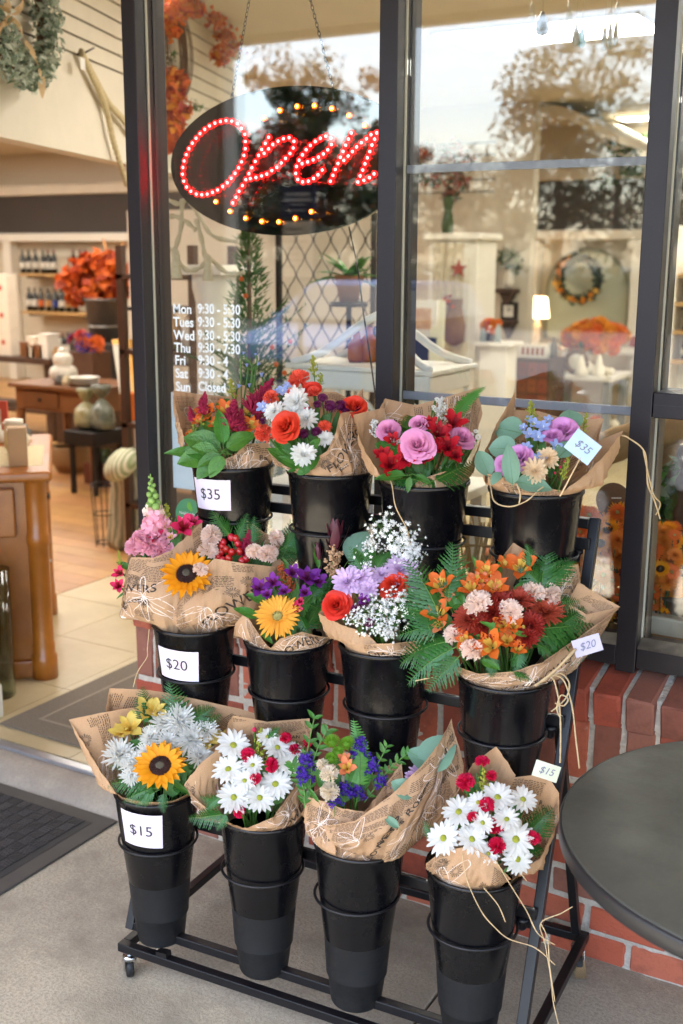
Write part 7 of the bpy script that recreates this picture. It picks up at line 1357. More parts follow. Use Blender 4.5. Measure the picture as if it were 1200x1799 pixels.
MB().tube([(pp.x, pp.y, FZ), (pp.x, pp.y, pp.z - .02)], .012, 8).lathe([(.13, FZ), (.13, FZ + .015), (.02, FZ + .03)], 20, c=(pp.x, pp.y, 0)).lathe([(.08, pp.z - .02), (.08, pp.z - .001)], 20, c=(pp.x, pp.y, 0), cap1=True).build('iron_stand', m_blackm, ph_)
# white conservatory on a white table
d_ = 3.55; l0, l1 = at(557, 640, d_ + .15), at(792, 640, d_ - .1); cxm, cym = (l0.x + l1.x) / 2, (l0.y + l1.y) / 2; hx = abs(l1.x - l0.x) / 2; zl = at(680, 665, d_).z
tb2 = thing('white_table', 'white table carrying the white conservatory behind the window post', 'table', (cxm, cym, FZ)); bevel(MB().bx(cxm - hx - .08, cxm + hx + .08, cym - .22, cym + .22, zl - .36, zl - .33).build('table_top', m_white, tb2), .005)
for sx in (-1, 1):
    for sy in (-1, 1): MB().bx(cxm + sx * (hx + .03) - .02, cxm + sx * (hx + .03) + .02, cym + sy * .17 - .02, cym + sy * .17 + .02, FZ, zl - .3605).build('leg', m_white, tb2)
cv = thing('wire_conservatory', 'white metal model conservatory with a curved roof behind the window post', 'ornament', (cxm, cym, zl - .33)); zb_ = zl - .3295
bevel(MB().bx(cxm - hx, cxm + hx, cym - .15, cym + .15, zl - .03, zl + .03).build('cornice', m_white, cv), .008); bevel(MB().bx(cxm - hx - .015, cxm + hx + .015, cym - .165, cym + .165, zl + .0305, zl + .045).build('cornice_edge', m_white, cv), .004); MB().bx(cxm - hx, cxm + hx, cym - .15, cym + .15, zb_, zb_ + .02).build('base', m_white, cv)
for sx in (-1, -.33, .33, 1):
    for sy in (-1, 1): MB().bx(cxm + sx * (hx - .01) - .008, cxm + sx * (hx - .01) + .008, cym + sy * .14 - .008, cym + sy * .14 + .008, zb_ + .0205, zl - .0305).build('glazing_post', m_white, cv)
for s3 in range(3):
    u0, u1 = cxm - hx + s3 * hx * 2 / 3, cxm - hx + (s3 + 1) * hx * 2 / 3
    MB().tube([((u0 + u1) / 2 + (u1 - u0) * .42 * math.cos(t), cym - .145, zl - .16 + .11 * math.sin(t)) for t in [math.pi * i / 12 for i in range(13)]], .008, 6).build('arch', m_white, cv)
apx = at(655, 560, d_); apx = Vector((cxm, cym, max(apx.z, zl + .2)))
for sx in (-1, 1):
    for sy in (-1, 1):
        a_ = Vector((cxm + sx * hx, cym + sy * .15, zl + .045)); MB().tube(smooth_pts([a_, a_.lerp(apx, .35) - ZUP * .02, a_.lerp(apx, .75) + ZUP * .0, apx], 6), .013, 8).build('roof_rib', m_white, cv)
MB().ball(apx, .014).tube([apx, apx + ZUP * .07], [.01, .003], 8).build('finial', m_white, cv)
for i, (x, h) in enumerate(((610, .09), (632, .11), (660, .08))):
    p = at(x, 640, d_ + .02); tag(MB().lathe([(.024, 0), (.028, .01), (.028, h * .6), (.012, h * .8), (.012, h)], 16, c=(p.x, cym + .02 * i, zl + .0455), cap1=True).build('amber_bottle', mat('amber_glass', '#c8772e', .15, transl=.4), loc=(p.x, cym + .02 * i, zl + .0455)), ['amber bottle at the left on the conservatory ledge', 'taller amber bottle in the middle of the conservatory ledge', 'short amber bottle behind the window post'][i], 'bottle')
# hanging glass ornaments
m_orn = glassmat('ornament_glass', .12, (.95, .97, .97, 1)); m_orn2 = mat('ornament_tint', '#8fb8a6', .1, transl=.3); m_orn3 = mat('ornament_pearl', '#c9bfa8', .15, transl=.3)
for i, (x, y, r, l, m_) in enumerate(((953, 42, .02, .065, mat('ornament_smoke', '#7b7468', .08, coat=1)), (1012, 62, .011, .06, m_orn3), (1022, 66, .011, .055, m_orn2), (1062, 66, .008, .075, m_orn3), (1072, 62, .008, .08, m_orn3), (1082, 58, .008, .07, m_orn3), (935, 20, .01, .05, m_orn), (1000, 20, .01, .06, m_orn), (1085, 20, .01, .05, m_orn))):
    p = at(x, y, 3.15); t = thing('glass_ornament', ['smoky glass teardrop', 'pearl glass drop left of a green one', 'green glass drop', 'leftmost of three pearl icicles', 'middle of three pearl icicles', 'rightmost of three pearl icicles', 'clear glass drop left of the smoky teardrop', 'clear glass drop above the green one', 'clear glass drop above the pearl icicles'][i] + ' hanging at the top of the middle pane', 'ornament', p, 'glass ornaments hung in the window'); MB().lathe([(.0, -l * .5), (r * .8, -l * .4), (r, -l * .2), (r * .7, l * .2), (r * .2, l * .5)], 14, c=p, cap0=False, cap1=True).build('drop', m_, t); MB().tube([p + ZUP * l * .5, (p.x, p.y, 2.949)], .0009, 4).build('thread', m_cord, t)
# tall white hutch with foliage, lace, frames
d_ = 8.5; h0, h1 = at(738, 600, d_), at(846, 600, d_); hz = 1.87; Yh = (h0.y + h1.y) / 2; hu = thing('white_hutch', 'tall white hutch topped by autumn foliage, left in the middle pane', 'cabinet', (h0.x, Yh, FZ)); bevel(MB().bx(h0.x, h1.x, Yh, Yh + .35, FZ, hz - .05).build('carcass', m_white, hu), .006); bevel(MB().bx(h0.x - .04, h1.x + .04, Yh - .04, Yh + .37, hz - .0495, hz).build('cornice', m_white, hu), .012)
wx = (h0.x + h1.x) / 2; MB().bx(h0.x + .06, wx - .02, Yh - .012, Yh - .001, .9, 1.7).build('door', m_cream, hu); MB().bx(wx + .02, h1.x - .06, Yh - .012, Yh - .001, .9, 1.7).build('door', m_cream, hu); MB().bx(h0.x + .05, h1.x - .05, Yh - .012, Yh - .001, .2, .8).build('drawer_front', m_cream, hu)
lc = thing('lace_panel', 'cream lace panel with a red star hung on the white hutch', 'textile', (wx, Yh - .03, 1.4)); mb = MB(); n = 14; a_, b_ = at(776, 420, d_ - .02), at(842, 420, d_ - .02); vs = []
for j in range(9):
    for i in range(n + 1): vs.append((a_.x + (b_.x - a_.x) * i / n, Yh - .035 + .012 * math.sin(i * 1.6), 1.80 - j * .085))
mb.add(vs, [(j * (n + 1) + i, j * (n + 1) + i + 1, (j + 1) * (n + 1) + i + 1, (j + 1) * (n + 1) + i) for j in range(8) for i in range(n)], 0, True); mb.build('cloth', mat('lace_cloth', '#d9cdb2', .9, var=.5, scale=40, transl=.2), lc); sc2 = at(817, 472, d_ - .1); st5 = []
for i in range(10): r_ = .07 if i % 2 == 0 else .028; a = math.pi / 2 + i * math.pi / 5; st5.append(Vector((sc2.x + r_ * math.cos(a), Yh - .06, sc2.z + r_ * math.sin(a))))
MB().prism(st5, (0, .012, 0)).build('star', mat('star_red', '#94392a', .7), lc)
p = at(790, 400, d_); vz = thing('autumn_vase', 'green glass vase of autumn foliage on top of the white hutch', 'vase', (p.x, Yh + .12, hz)); MB().lathe([(.04, .0), (.05, .05), (.03, .16), (.045, .26)], 18, c=(p.x, Yh + .12, hz + .0005)).build('vase', mat('green_glass', '#4d5f3c', .1, transl=.3), vz)
for i, (x, y, r) in enumerate(((755, 270, .14), (790, 275, .16), (815, 285, .12), (770, 310, .12), (745, 300, .12), (805, 320, .1), (790, 345, .07))): clump('foliage', vz, at(x, y, d_ + .1), (r, r * .8, r * .8), 70, .07, [mat('dusty_rose', '#8f5a4c', .7, transl=.2), m_gr4, m_or2, mat('dusty_brown', '#6b4a38', .7, transl=.2)], 500 + i)
# things on the partition: frame, shelf, clock, plant
Yp = 9.3
def wbx(px0, px1, py0, py1, y0, y1):
    a, b_ = onY(px0, py1, Yp), onY(px1, py0, Yp); return (a.x, b_.x, Yp - y1, Yp - y0, a.z, b_.z)
wf = thing('wood_frame', 'small brown wooden frame hung between the hutch and the plant', 'picture', onY(860, 473, Yp)); MB().bx(*wbx(848, 874, 447, 502, .001, .03)).build('frame', m_midwood, wf); MB().bx(*wbx(855, 867, 458, 490, .0305, .034)).build('picture', m_dark, wf)
sh = thing('bracket_shelf', 'dark bracket shelf on the partition wall with a clock below it', 'shelf', onY(897, 510, Yp)); bevel(MB().bx(*wbx(878, 914, 507, 514, .001, .15)).build('board', m_dkwood, sh), .005); a, b_ = onY(884, 532, Yp), onY(908, 514, Yp); MB().prism([(a.x, Yp - .001, b_.z - .001), (b_.x, Yp - .001, b_.z - .001), ((a.x + b_.x) / 2 + .02, Yp - .001, a.z), ((a.x + b_.x) / 2 - .02, Yp - .001, a.z)], (0, -.1, 0)).build('bracket', m_dkwood, sh)
ck = thing('square_clock', 'square dark clock with a white face on the partition wall', 'clock', onY(897, 546, Yp)); MB().bx(*wbx(883, 911, 531, 562, .001, .05)).build('case', m_dark, ck); MB().bx(*wbx(888, 906, 536, 556, .0505, .053)).build('face', m_white, ck); cc = onY(897, 546, Yp); MB().bar((cc.x, Yp - .055, cc.z), (cc.x + .03, Yp - .055, cc.z + .02), .006).bar((cc.x, Yp - .055, cc.z), (cc.x, Yp - .055, cc.z + .04), .006).build('hands', m_blackm, ck)
bs_ = thing('corner_bracket', 'dark pointed wall bracket just under the square clock', 'shelf', onY(897, 575, Yp)); bevel(MB().bx(*wbx(882, 912, 562.5, 568, .001, .12)).build('board', m_dkwood, bs_), .004); a, b_ = onY(886, 594, Yp), onY(908, 568.5, Yp); MB().prism([(a.x, Yp - .001, b_.z), (b_.x, Yp - .001, b_.z), ((a.x + b_.x) / 2, Yp - .001, a.z)], (0, -.08, 0)).build('bracket', m_dkwood, bs_)
zz = onY(897, 507, Yp).z; p = Vector((onY(900, 500, Yp).x, Yp - .08, zz + .0008)); vp = thing('white_vase_plant', 'white vase with a bushy green plant on the bracket shelf', 'plant', p); MB().lathe([(.035, 0), (.045, .06), (.03, .14), (.04, .17)], 18, c=p).build('vase', m_cer, vp)
for k in range(5): clump('foliage', vp, p + Vector((rr.uniform(-.07, .07), rr.uniform(-.04, .02), .23 + rr.uniform(-.03, .06))), (.09, .06, .08), 60, .055, [m_gr1, m_gr4], 600 + k, slim=.3)
# pedestal with orange mums; drawer cabinet; lamp on side table; white display table
d_ = 8.3; p = at(873, 600, d_); pd = thing('white_pedestal', 'square white pedestal under the orange mums', 'pedestal', (p.x, p.y, FZ)); bevel(MB().bx(p.x - .09, p.x + .12, p.y - .1, p.y + .1, FZ + .1, p.z - .03).build('shaft', m_white, pd), .008); bevel(MB().bx(p.x - .13, p.x + .16, p.y - .13, p.y + .13, p.z - .0295, p.z).build('cap', m_white, pd), .006); bevel(MB().bx(p.x - .12, p.x + .15, p.y - .12, p.y + .12, FZ, FZ + .0995).build('base', m_white, pd), .006)
q_ = at(860, 600, d_); om = thing('orange_mums', 'small pot of orange mums on the white pedestal', 'plant', (q_.x, p.y, p.z)); MB().lathe([(.04, .0), (.05, .06)], 18, c=(q_.x, p.y, p.z + .0006), cap1=True).build('pot', m_galv, om); blooms('blooms', om, (q_.x, p.y, p.z + .1), (.085, .07, .06), 26, .035, [m_or3, m_or1], 61)
d_ = 9.0; a, b_ = at(905, 692, d_), at(985, 628, d_); dc = thing('drawer_chest', 'dark chest of small reddish drawers beyond the middle pane', 'chest', (a.x, a.y, FZ)); bevel(MB().bx(a.x, b_.x, a.y, a.y + .35, FZ, b_.z).build('case', m_dkwood, dc), .006)
for r_ in range(4):
    for k in range(3):
        w = (b_.x - a.x - .06) / 3; x0 = a.x + .02 + k * (w + .01); z0 = b_.z - .14 - r_ * .125; dr = bevel(MB().bx(x0, x0 + w, a.y - .012, a.y - .0005, z0, z0 + .11).build('drawer', mat('drawer_red', '#74341f', .45, objvar=.2), dc), .004); MB().ball((x0 + w / 2, a.y - .02, z0 + .055), .009, 6, 4).build('knob', m_blackm, dr)
p = Vector((onY(946, 600, 10.6).x, 10.55, .86)); sd2 = thing('side_table', 'pale side table carrying the lit lamp in front of the niche', 'table', (p.x, 10.55, FZ)); bevel(MB().bx(-4.3, -2.9, 10.35, 10.95, .83, .86).build('table_top', m_white, sd2), .005)
for x in (-4.25, -2.95):
    for y in (10.4, 10.9): MB().bx(x - .02, x + .02, y - .02, y + .02, FZ, .8295).build('leg', m_white, sd2)
lp = thing('table_lamp', 'lit table lamp with a cream shade left of the niche wreath', 'lamp', p); MB().lathe([(.06, .0), (.06, .015), (.02, .03), (.035, .08), (.02, .13), (.035, .19), (.012, .25), (.01, .3)], 18, c=p + Vector((0, 0, .0006))).build('base', m_cer, lp); MB().lathe([(.115, .27), (.085, .47)], 28, c=p, cap0=False).build('shade', emis('lamp_shade', (1.0, .72, .40), 1.1), lp); MB().ball(p + Vector((0, 0, .36)), .035).build('bulb', emis('lamp_bulb', (1.0, .75, .45), 5.0), lp)
ta, tb_ = at(968, 652, 9.4), at(1110, 652, 9.4); tz2 = ta.z; wt = thing('white_display_table', 'white display table of pumpkins and flowers in the middle pane', 'table', (ta.x, ta.y, FZ)); bevel(MB().bx(ta.x, tb_.x, ta.y - .2, ta.y + .35, tz2 - .04, tz2).build('table_top', m_white, wt), .006); MB().bx(ta.x + .04, tb_.x - .04, ta.y - .15, ta.y + .3, .3, .33).build('lower_shelf', m_white, wt)
for x in (ta.x + .05, tb_.x - .05):
    for y in (ta.y - .14, ta.y + .28): MB().bx(x - .03, x + .03, y - .03, y + .03, FZ, tz2 - .0405).build('leg', mat('grey_blue', '#8d949a', .6), wt)
m_pump = mat('white_pumpkin', '#d9d0ba', .5, var=.2, scale=6); m_pst = mat('pumpkin_stem', '#7a6a48', .8)
for i, (x, r) in enumerate(((985, .05), (1003, .06), (1060, .055), (1082, .05), (1098, .045))):
    p = at(x, 640, 9.4); mb = MB(); pumpkin(mb, (p.x, ta.y - .1, tz2 + r * .72), r, r * 1.5, smi=1); o = mb.build('white_pumpkin', [m_pump, m_pst], loc=(p.x, ta.y - .1, tz2)); tag(o, ['leftmost white pumpkin on the white display table', 'second white pumpkin on the white display table', 'white pumpkin right of the centre of the display table', 'white pumpkin near the right end of the display table', 'smallest white pumpkin at the right end of the display table'][i], 'pumpkin', 'white pumpkins on the display table')
wr = at(1028, 620, 9.3); gw2 = tag(MB().tube([Vector((wr.x + .085 * math.cos(t), ta.y - .14, tz2 + .1 + .085 * math.sin(t))) for t in [6.2832 * i / 24 for i in range(25)]], .022, 8, cap=False).build('grapevine_wreath', m_brown, loc=(wr.x, ta.y - .14, tz2)), 'small brown twig wreath leaning on the display table', 'wreath')
p = at(1048, 640, 9.9); of = thing('orange_flower_bowl', 'big orange flower arrangement in front of the niche', 'flowers', (p.x, p.y, tz2)); MB().lathe([(.06, 0), (.12, .1), (.13, .16)], 24, c=(p.x, ta.y + .15, tz2 + .0006), cap1=True).build('bowl', m_cer, of)
for i, (x, y, r) in enumerate(((1015, 590, .12), (1045, 580, .15), (1075, 590, .13), (1040, 605, .14), (1065, 605, .12))): q2 = at(x, y, depth((p.x, ta.y + .15, tz2 + .3))); blooms('blooms', of, q2, (r, r * .6, r * .6), 26, .06, [m_or1, m_or3, m_or3, m_or1], 700 + i)
clump('leaves', of, (p.x, ta.y + .15, tz2 + .22), (.2, .12, .08), 70, .07, [m_gr4, m_or2], 710)
# greenery trailing over the fascia
tp = thing('trailing_ivy', 'green ivy trailing over the dark fascia in the middle pane', 'plant', onY(1105, 275, 10.9))
for i, (x, y) in enumerate(((1075, 250), (1095, 255), (1115, 262), (1130, 250), (1085, 280), (1110, 285), (1065, 315), (1100, 300), (1125, 300))): clump('foliage', tp, onY(x, y, 10.88), (.1, .06, .09), 42, .06, [m_gr1, m_gr4, m_gr1], 800 + i)
MB().bx(onY(1060, 275, 10.9).x, onY(1135, 275, 10.9).x, 10.8, 10.935, 2.561, 2.6).build('trough', m_brown, tp)
# shelf unit in the right pane
a = at(1178, 640, 9.2); rs_ = thing('wall_bookcase', 'cream bookcase of bottles at the far right pane', 'bookcase', (a.x, a.y, FZ)); bevel(MB().bx(a.x - .03, a.x + 1.2, a.y + .25, a.y + .3, FZ, 1.95).bx(a.x - .03, a.x, a.y, a.y + .249, FZ, 1.95).build('case', m_white, rs_), .004)
for k, y in enumerate((480, 530, 580, 632)):
    z = at(1190, y, 9.2).z; MB().bx(a.x + .0005, a.x + 1.2, a.y, a.y + .2485, z - .03, z).build('shelf_board', m_shelf, rs_)
    for j in range(3):
        o = bpy.data.objects.new('jar_bottle', BM[((k + j) % 3, j % 2)]); col.objects.link(o); o.location = (a.x + .08 + .1 * j, a.y + .12, z + .0005); o.scale = (.85, .85, .62); tag(o, 'short bottle on the ' + ('top', 'second', 'third', 'bottom')[k] + ' bookcase shelf, ' + ('nearest the post', 'second from the post', 'third from the post')[j], 'bottle', 'bottles in the bookcase')
# ---- more stock in the middle pane
d_ = 7.6; pe_ = thing('framed_print', 'white framed print with an orange motif low at the left of the middle pane', 'picture', at(744, 600, d_)); q_ = at(744, 560, d_); MB().bx(q_.x - .1, q_.x + .1, q_.y, q_.y + .02, q_.z - .12, q_.z + .12).build('frame', m_white, pe_); MB().bx(q_.x - .06, q_.x + .06, q_.y - .004, q_.y - .0005, q_.z - .07, q_.z + .07).build('picture', mat('print_warm', '#b98a62', .7, var=.8, scale=14, color2='#d8c3a0'), pe_); MB().bx(q_.x - .11, q_.x + .11, q_.y - .03, q_.y + .1, FZ, q_.z - .1205).build('easel_box', m_blackm, pe_)
q_ = at(765, 610, d_ - .1); tag(MB().prism([q_ + Vector((-.05, 0, -.3)), q_ + Vector((.05, 0, -.3)), q_ + Vector((.0, .12, .3)), q_ + Vector((-.1, .12, .3))], (0, .02, 0)).build('leaning_canvas', mat('pale_canvas', '#cfc6a8', .7, var=.5, scale=8, color2='#a9b08c'), loc=(q_.x, q_.y, FZ)), 'narrow pale green canvas leaning beside the framed print', 'picture')
q_ = at(793, 560, 8.3); bb_ = thing('burlap_bag', 'brown burlap bag with red berries hung on the white hutch', 'bag', q_); MB().lathe([(.02, -.2), (.075, -.17), (.085, -.05), (.055, .08), (.06, .14)], 20, c=(q_.x, Yh - .09, q_.z), sc=(1, .6)).build('sack', mat('burlap', '#8a6a48', .9, var=.5, scale=50), bb_); blooms('berry_sprig', bb_, (q_.x - .04, Yh - .12, q_.z + .1), (.05, .03, .08), 14, .022, [m_red, m_or1], 77)
zt_ = at(985, 628, 9.0).z; a9 = at(910, 628, 9.0); wb = thing('word_block', 'white block with dark stamped letters on the drawer chest', 'sign', (a9.x, a9.y, zt_)); MB().bx(a9.x, a9.x + .22, a9.y + .02, a9.y + .08, zt_ + .0006, zt_ + .1).build('block', m_white, wb); tmw = MB()
for k in range(5): tmw.bx(a9.x + .02 + k * .04, a9.x + .045 + k * .04, a9.y + .0185, a9.y + .0195, zt_ + .02, zt_ + .08)
tmw.build('letter_marks', mat('stamp_red', '#8d5240', .7), wb)
for k, (px, h, m_) in enumerate(((966, .12, m_cer), (976, .16, m_galv))):
    q_ = at(px, 628, 9.0); tag(MB().lathe([(.03, 0), (.035, .02), (.03, h * .6), (.014, h * .8), (.016, h)], 16, c=(q_.x, a9.y + .1, zt_ + .0006), cap1=True).build('chest_bottle', m_, loc=(q_.x, a9.y + .1, zt_)), ('short white bottle on the drawer chest', 'taller grey bottle on the drawer chest')[k], 'bottle')
for k, (px, h) in enumerate(((1038, .16), (1071, .17), (1046, .13))):
    q_ = at(px, 650, 9.3); tag(MB().lathe([(.055, 0), (.05, .02), (.03, h * .55), (.006, h)], 16, c=(q_.x, ta.y - .17 + .03 * k, tz2 + .0006), cap1=True).build('cone_tree', m_pump, loc=(q_.x, ta.y - .15, tz2)), ('left cream cone tree on the display table', 'right cream cone tree on the display table', 'small cream cone tree between the two others')[k], 'ornament')
for k, (px, r_) in enumerate(((990, .07), (1025, .06), (1060, .075), (1090, .06))):
    q_ = at(px, 690, 9.35); mbp = MB(); pumpkin(mbp, (q_.x, ta.y + .02, .33 + r_ * .72), r_, r_ * 1.5, smi=1); tag(mbp.build('lower_pumpkin', [m_pump if k % 2 else m_or1, m_pst], loc=(q_.x, ta.y, .33)), ('orange pumpkin at the left of the lower shelf', 'white pumpkin second on the lower shelf', 'orange pumpkin third on the lower shelf', 'white pumpkin at the right of the lower shelf')[k] + ' of the display table', 'pumpkin')
q_ = at(1003, 598, 10.3); tag(MB().lathe([(.035, 0), (.037, .1), (.013, .15), (.014, .2)], 16, c=(q_.x, 10.45, .8606), cap1=True).build('dark_bottle', m_wine, loc=(q_.x, 10.45, .86)), 'dark bottle standing beside the lit lamp', 'bottle')
q_ = onY(1112, 600, 10.95); tag(MB().box((q_.x, 10.955, q_.z), (.07, .02, .1)).box((q_.x, 10.94, q_.z), (.04, .012, .05)).build('wall_plaque', mat('star_red', '#94392a', .7), loc=(q_.x, 10.95, q_.z)), 'small red plaque on the right pilaster of the niche', 'plaque')
for k, (px, h) in enumerate(((852, .1), (884, .13))):
    q_ = at(px, 598, 8.3); pp_ = at(873, 600, 8.3); tag(MB().lathe([(.02, 0), (.024, .01), (.022, h * .7), (.01, h * .85), (.011, h)], 14, c=(q_.x + .0, pp_.y - .08, pp_.z + .0006), cap1=True).build('clear_bottle', mat('clear_stock', '#b9c2bd', .1, transl=.4), loc=(q_.x, pp_.y - .08, pp_.z)), ('short clear bottle left on the white pedestal', 'tall clear bottle right on the white pedestal')[k], 'bottle')
# basket of rolled papers and a wicker basket on the floor beyond the door
q_ = A + ex * .8 + fy * .3; rbk = thing('paper_rolls', 'basket of white and blue rolled papers behind the candles', 'basket', (q_.x, q_.y, HC)); MB().lathe([(.05, 0), (.06, .1)], 16, c=(q_.x, q_.y, HC + .0006), cap1=True).build('basket', mat('wicker', '#8a6a42', .8), rbk)
for k in range(9): a = k * 2.4; MB().tube([(q_.x + .02 * math.cos(a), q_.y + .02 * math.sin(a), HC + .03), (q_.x + .055 * math.cos(a), q_.y + .055 * math.sin(a), HC + .24)], .008, 8).build('paper_roll', (m_white, m_gbox, mat('blue_stock', '#4f6a8c', .5))[k % 3], rbk)
q_ = onZ(85, 838, FZ); wk2 = tag(MB().lathe([(.1, 0), (.15, .08), (.16, .2), (.15, .21), (.14, .19)], 24, c=(q_.x, q_.y + .25, FZ)).build('floor_basket', mat('wicker', '#8a6a42', .8), loc=(q_.x, q_.y, FZ)), 'low wicker basket under the brown table', 'basket')
# ---- low display behind the glass: platform, sunflowers, pumpkin, disc sign, tub
dp = thing('display_platform', 'pale wooden display platform just inside the middle pane', 'platform', (-.4, 3.0, FZ)); bevel(MB().bx(-2.05, .9, 2.70, 3.45, .58, .62).build('platform_top', mat('whitewashed_wood', '#b9ab93', .6, var=.5, scale=6, color2='#8f7f68'), dp), .006); MB().bx(-2.03, .88, 2.72, 3.43, FZ, .5795).build('platform_base', m_cream, dp)
PZ = .6205
def sunbunch(label, pts, d, seed, zfloor=PZ):
    rr = random.Random(seed); c = at(sum(p[0] for p in pts) / len(pts), max(p[1] for p in pts) + 10, d); t = thing('sunflower_bunch', label, 'flowers', (c.x, c.y, zfloor), 'artificial sunflower bunches in the window'); pot = Vector((c.x, c.y, zfloor)); MB().lathe([(.07, 0), (.09, .1), (.095, .14)], 20, c=pot, cap1=True).build('basket', mat('wicker', '#8a6a42', .8, var=.7, scale=60, color2='#5f4628', bump=.8, bscale=90), t)
    for i, (x, y, r, kind) in enumerate(pts):
        p = at(x, y, d + rr.uniform(-.04, .03)); n = (CAM - p).normalized() + (p - pot).normalized() * .5 + Vector((rr.gauss(0, .2), 0, rr.gauss(0, .2))); kd = 'sunflower' if kind == 's' else 'mum' if kind == 'm' else 'gerbera'; me, cen = fmesh(kd, 'sun' if kind == 's' else 'orange2' if kind == 'm' else 'orange', i % 3); o = inst('flower', me, t, TRS(p - pot, frame_of(n, rr.uniform(0, 6)), r * K(d)))
        if cen: inst(cen[1], cen[0] if kind == 's' else cen[0], o, Matrix.Identity(4))
        MB().tube([p - n.normalized() * .01, p.lerp(pot, .5) - n.normalized() * .04, pot + Vector((0, 0, .12))], .002, 4).build('stem', M_STEMD, t)
    xs_ = [p[0] for p in pts]; ys_ = [p[1] for p in pts]
    for i in range(52):
        x, y = rr.uniform(min(xs_) - 4, max(xs_) + 4), rr.uniform(min(ys_), max(ys_) + 45); p = at(x, y, d + rr.uniform(.02, .07)); n = (CAM - p).normalized() + Vector((rr.gauss(0, .4), 0, rr.gauss(.1, .3))); kd, cc_ = rr.choice((('sunflower', 'sun'), ('mum', 'orange2'), ('gerbera', 'orange'), ('mum', 'sun'))); me, cen = fmesh(kd, cc_, i % 3); o = inst('flower', me, t, TRS(p - pot, frame_of(n, rr.uniform(0, 6)), rr.uniform(14, 21) * K(d)))
        if cen: inst(cen[1], cen[0], o, Matrix.Identity(4))
    for (x, y, r_) in ((sum(xs_) / len(xs_), min(ys_) + 40, .07), (sum(xs_) / len(xs_), sum(ys_) / len(ys_), .09), (sum(xs_) / len(xs_), max(ys_), .09)): clump('leaves', t, at(x, y, d + .11), (r_, r_ * .6, r_ * 1.1), 260, .04, [m_brown, m_gr4, m_dark, m_or2], seed + int(y))
sunbunch('bunch of artificial orange sunflowers left of the right window post', [(1035, 905, 20, 'g'), (1070, 918, 18, 's'), (1085, 900, 16, 'g'), (1068, 930, 22, 's'), (1055, 955, 20, 's'), (1085, 950, 18, 'm'), (1020, 935, 17, 'g'), (1032, 940, 20, 'm'), (1085, 980, 22, 'm'), (1080, 925, 14, 'g'), (1060, 985, 18, 'm'), (1045, 920, 16, 'm'), (1060, 1010, 18, 'g'), (1075, 1020, 18, 'g'), (1040, 980, 18, 's'), (1030, 1000, 18, 'm'), (1015, 960, 15, 's'), (1085, 1045, 14, 'g')], 2.9, 901)
sunbunch('bunch of artificial orange sunflowers right of the right window post', [(1150, 930, 18, 's'), (1165, 955, 18, 'm'), (1150, 970, 18, 'g'), (1175, 985, 18, 'm'), (1160, 1000, 18, 's'), (1185, 975, 14, 'm'), (1148, 1010, 16, 'm'), (1172, 1020, 18, 'm'), (1150, 1040, 14, 'g'), (1185, 940, 12, 'g'), (1180, 1005, 16, 'g'), (1165, 935, 14, 'm')], 2.9, 902)
q_ = onZ(842, 1008, PZ); jp = thing('terracotta_pumpkin', 'terracotta jack o lantern pumpkin between the upper buckets', 'pumpkin', (q_.x, q_.y, PZ)); m_terr = mat('terracotta', '#a85f36', .75, var=.3, scale=10)
jr = .062; mb = MB(); pumpkin(mb, (q_.x, q_.y, PZ + jr * .85), jr, jr * 1.75, ribs=12); mb.build('body', m_terr, jp); jc = Vector((q_.x, q_.y, PZ + jr * .9)); fw = (CAM - jc); fw.z = 0; fw.normalize(); sd_v = Vector((-fw.y, fw.x, 0))
for s_, zz in ((-1, .015), (1, .015), (0, -.012)): MB().ball(jc + fw * jr * .93 + sd_v * s_ * .024 + ZUP * zz, (.011, .011, .012), 8, 6).build('eye_hole', m_dark, jp)
pk = at(845, 920, 3.35); wkb = thing('twig_basket', 'woven twig basket behind the upper right bucket', 'basket', (pk.x, pk.y, PZ)); mb = MB(); rr = random.Random(2)
for k in range(60): a = rr.uniform(0, 6.28); mb.tube([(pk.x + .09 * math.cos(a), pk.y + .09 * math.sin(a), PZ), (pk.x + .1 * math.cos(a + .6), pk.y + .1 * math.sin(a + .6), PZ + .34)], .003, 4)
for k in range(7): mb.tube([(pk.x + .1 * math.cos(t), pk.y + .1 * math.sin(t), PZ + .05 * k + .02) for t in [6.2832 * i / 20 for i in range(21)]], .004, 4, cap=False)
mb.build('weave', mat('pale_twig', '#b59a6c', .85), wkb)
pd_ = at(1077, 878, 2.98); ds = thing('disc_sign', 'round brown board on a white clip beside the right window post', 'sign', pd_); fw = (CAM - pd_).normalized(); dsx = RIGHT; dd_ = MB(); dd_.prism([pd_ + RIGHT * .045 * math.cos(6.2832 * i / 36) + UPV * .045 * math.sin(6.2832 * i / 36) for i in range(36)], -fw * .008); dd_.build('board', mat('brown_board', '#6b4a30', .7), ds); cl_ = pd_ + fw * .003 - UPV * .0; MB().box(at(1083, 875, 2.97), (.024, .003, .009), 0, M3).box(at(1085, 890, 2.97), (.004, .003, .035), 0, M3).build('clip', m_white, ds); MB().tube([at(1085, 900, 2.975), (at(1085, 900, 2.975).x, at(1085, 900, 2.975).y + .01, PZ)], .003, 5).build('stake', m_white, ds)
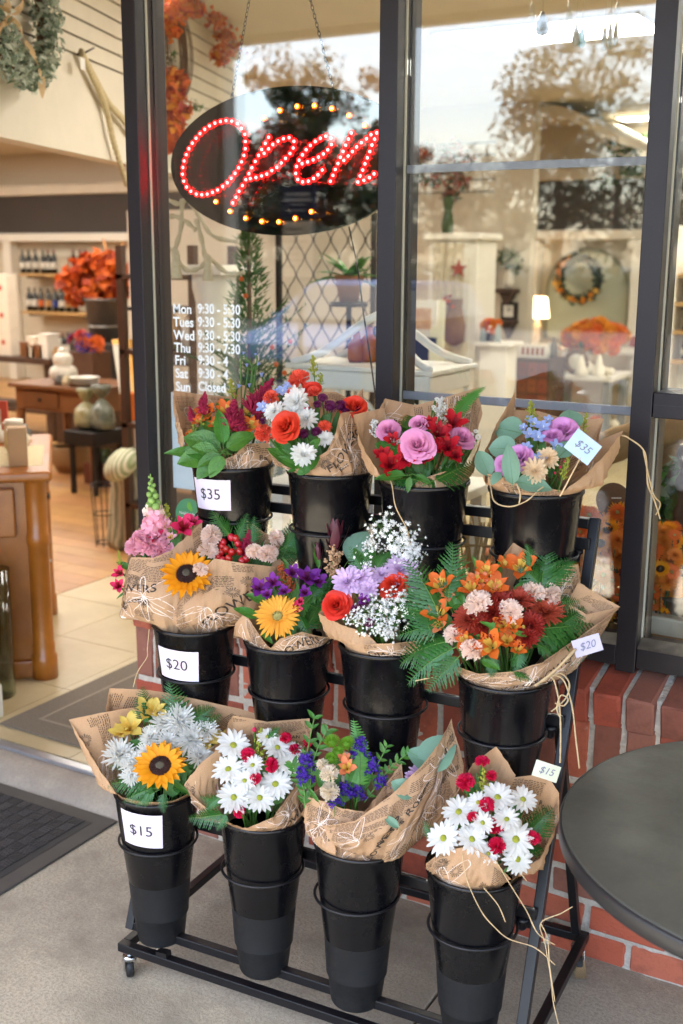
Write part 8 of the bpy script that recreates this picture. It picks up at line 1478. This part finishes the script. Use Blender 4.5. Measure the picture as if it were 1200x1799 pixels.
# driftwood beam, plants, tub and pedestal further right
a, b_ = at(900, 830, 3.5), at(1215, 745, 3.3); bm_ = thing('driftwood_bench', 'rough wooden bench board crossing behind the lavender bouquet', 'bench', (a.x, a.y, FZ)); Pb = [a.lerp(b_, i / 10) + Vector((0, 0, .008 * math.sin(i * 2.1))) for i in range(11)]; MB().tube(Pb, [.05, .052, .045, .05, .047, .05, .052, .046, .05, .048, .05], 10).build('log', mat('driftwood', '#9a7a52', .85, var=.6, scale=9, color2='#6f5434', bump=.4), bm_)
for f_ in (.1, .9): p = a.lerp(b_, f_); MB().tube([p, (p.x, p.y, .6205)], .025, 8).build('leg', mat('driftwood', '#9a7a52', .85), bm_)
p = at(1168, 865, 3.3); gp = thing('leafy_plant', 'leafy green plant inside the rightmost lower pane', 'plant', (p.x, p.y, PZ)); MB().lathe([(.05, 0), (.07, .12), (.075, .12)], 18, c=(p.x, p.y, PZ), cap1=True).build('pot', m_galv, gp)
MB().tube([(p.x, p.y, PZ + .1), p + Vector((0, 0, -.03))], .008, 6).build('stalk', M_STEMD, gp)
for k in range(4): clump('foliage', gp, p + Vector((rr.uniform(-.05, .05), rr.uniform(-.04, .04), rr.uniform(-.07, .06))), (.07, .06, .07), 60, .05, [m_gr1, M_LEAF2, m_gr2], 850 + k, slim=.6)
p = at(1190, 1010, 3.25); op = thing('turned_pole', 'dark turned wooden pole at the right picture edge', 'pole', (p.x, p.y, PZ)); zt = at(1186, 775, 3.25).z; MB().lathe([(.02 + .008 * math.sin(i * 1.7), PZ + (zt - PZ) * i / 24) for i in range(25)], 12, c=(p.x, p.y, 0), cap1=True).build('shaft', m_dark, op)
q_ = onZ(1178, 1128, .8) ; tbq = onY(1178, 1075, 2.86); pm_ = thing('stone_plinth', 'pale stone plinth low in the rightmost pane', 'plinth', (tbq.x, 2.9, PZ)); bevel(MB().bx(tbq.x - .09, tbq.x + .2, 2.80, 3.0, PZ, tbq.z).build('block', mat('pale_stone', '#c9c0ab', .6, var=.4, scale=8, color2='#a89e88'), pm_), .006)
tu = tag(MB().lathe([(.06, 0), (.07, .035), (.073, .036), (.073, .042), (.06, .042)], 28, c=(tbq.x + .03, 2.89, tbq.z + .0006), cap1=True).build('grey_tub', m_galv, loc=(tbq.x + .03, 2.89, tbq.z)), 'shallow grey tub on the stone plinth', 'tub')
p = onZ(322, 935, .74); cr2 = tag(bevel(MB().bx(-2.04, -1.86, 2.72, 2.9, PZ, PZ + .13).build('pine_crate', m_shelf, loc=(-1.95, 2.8, PZ)), .004), 'pine crate low behind the left pane, below the green sticker', 'crate')
# ------------------------------------------------------------------ tidy
for o in bpy.data.objects:
    if '_off' in o: del o['_off']
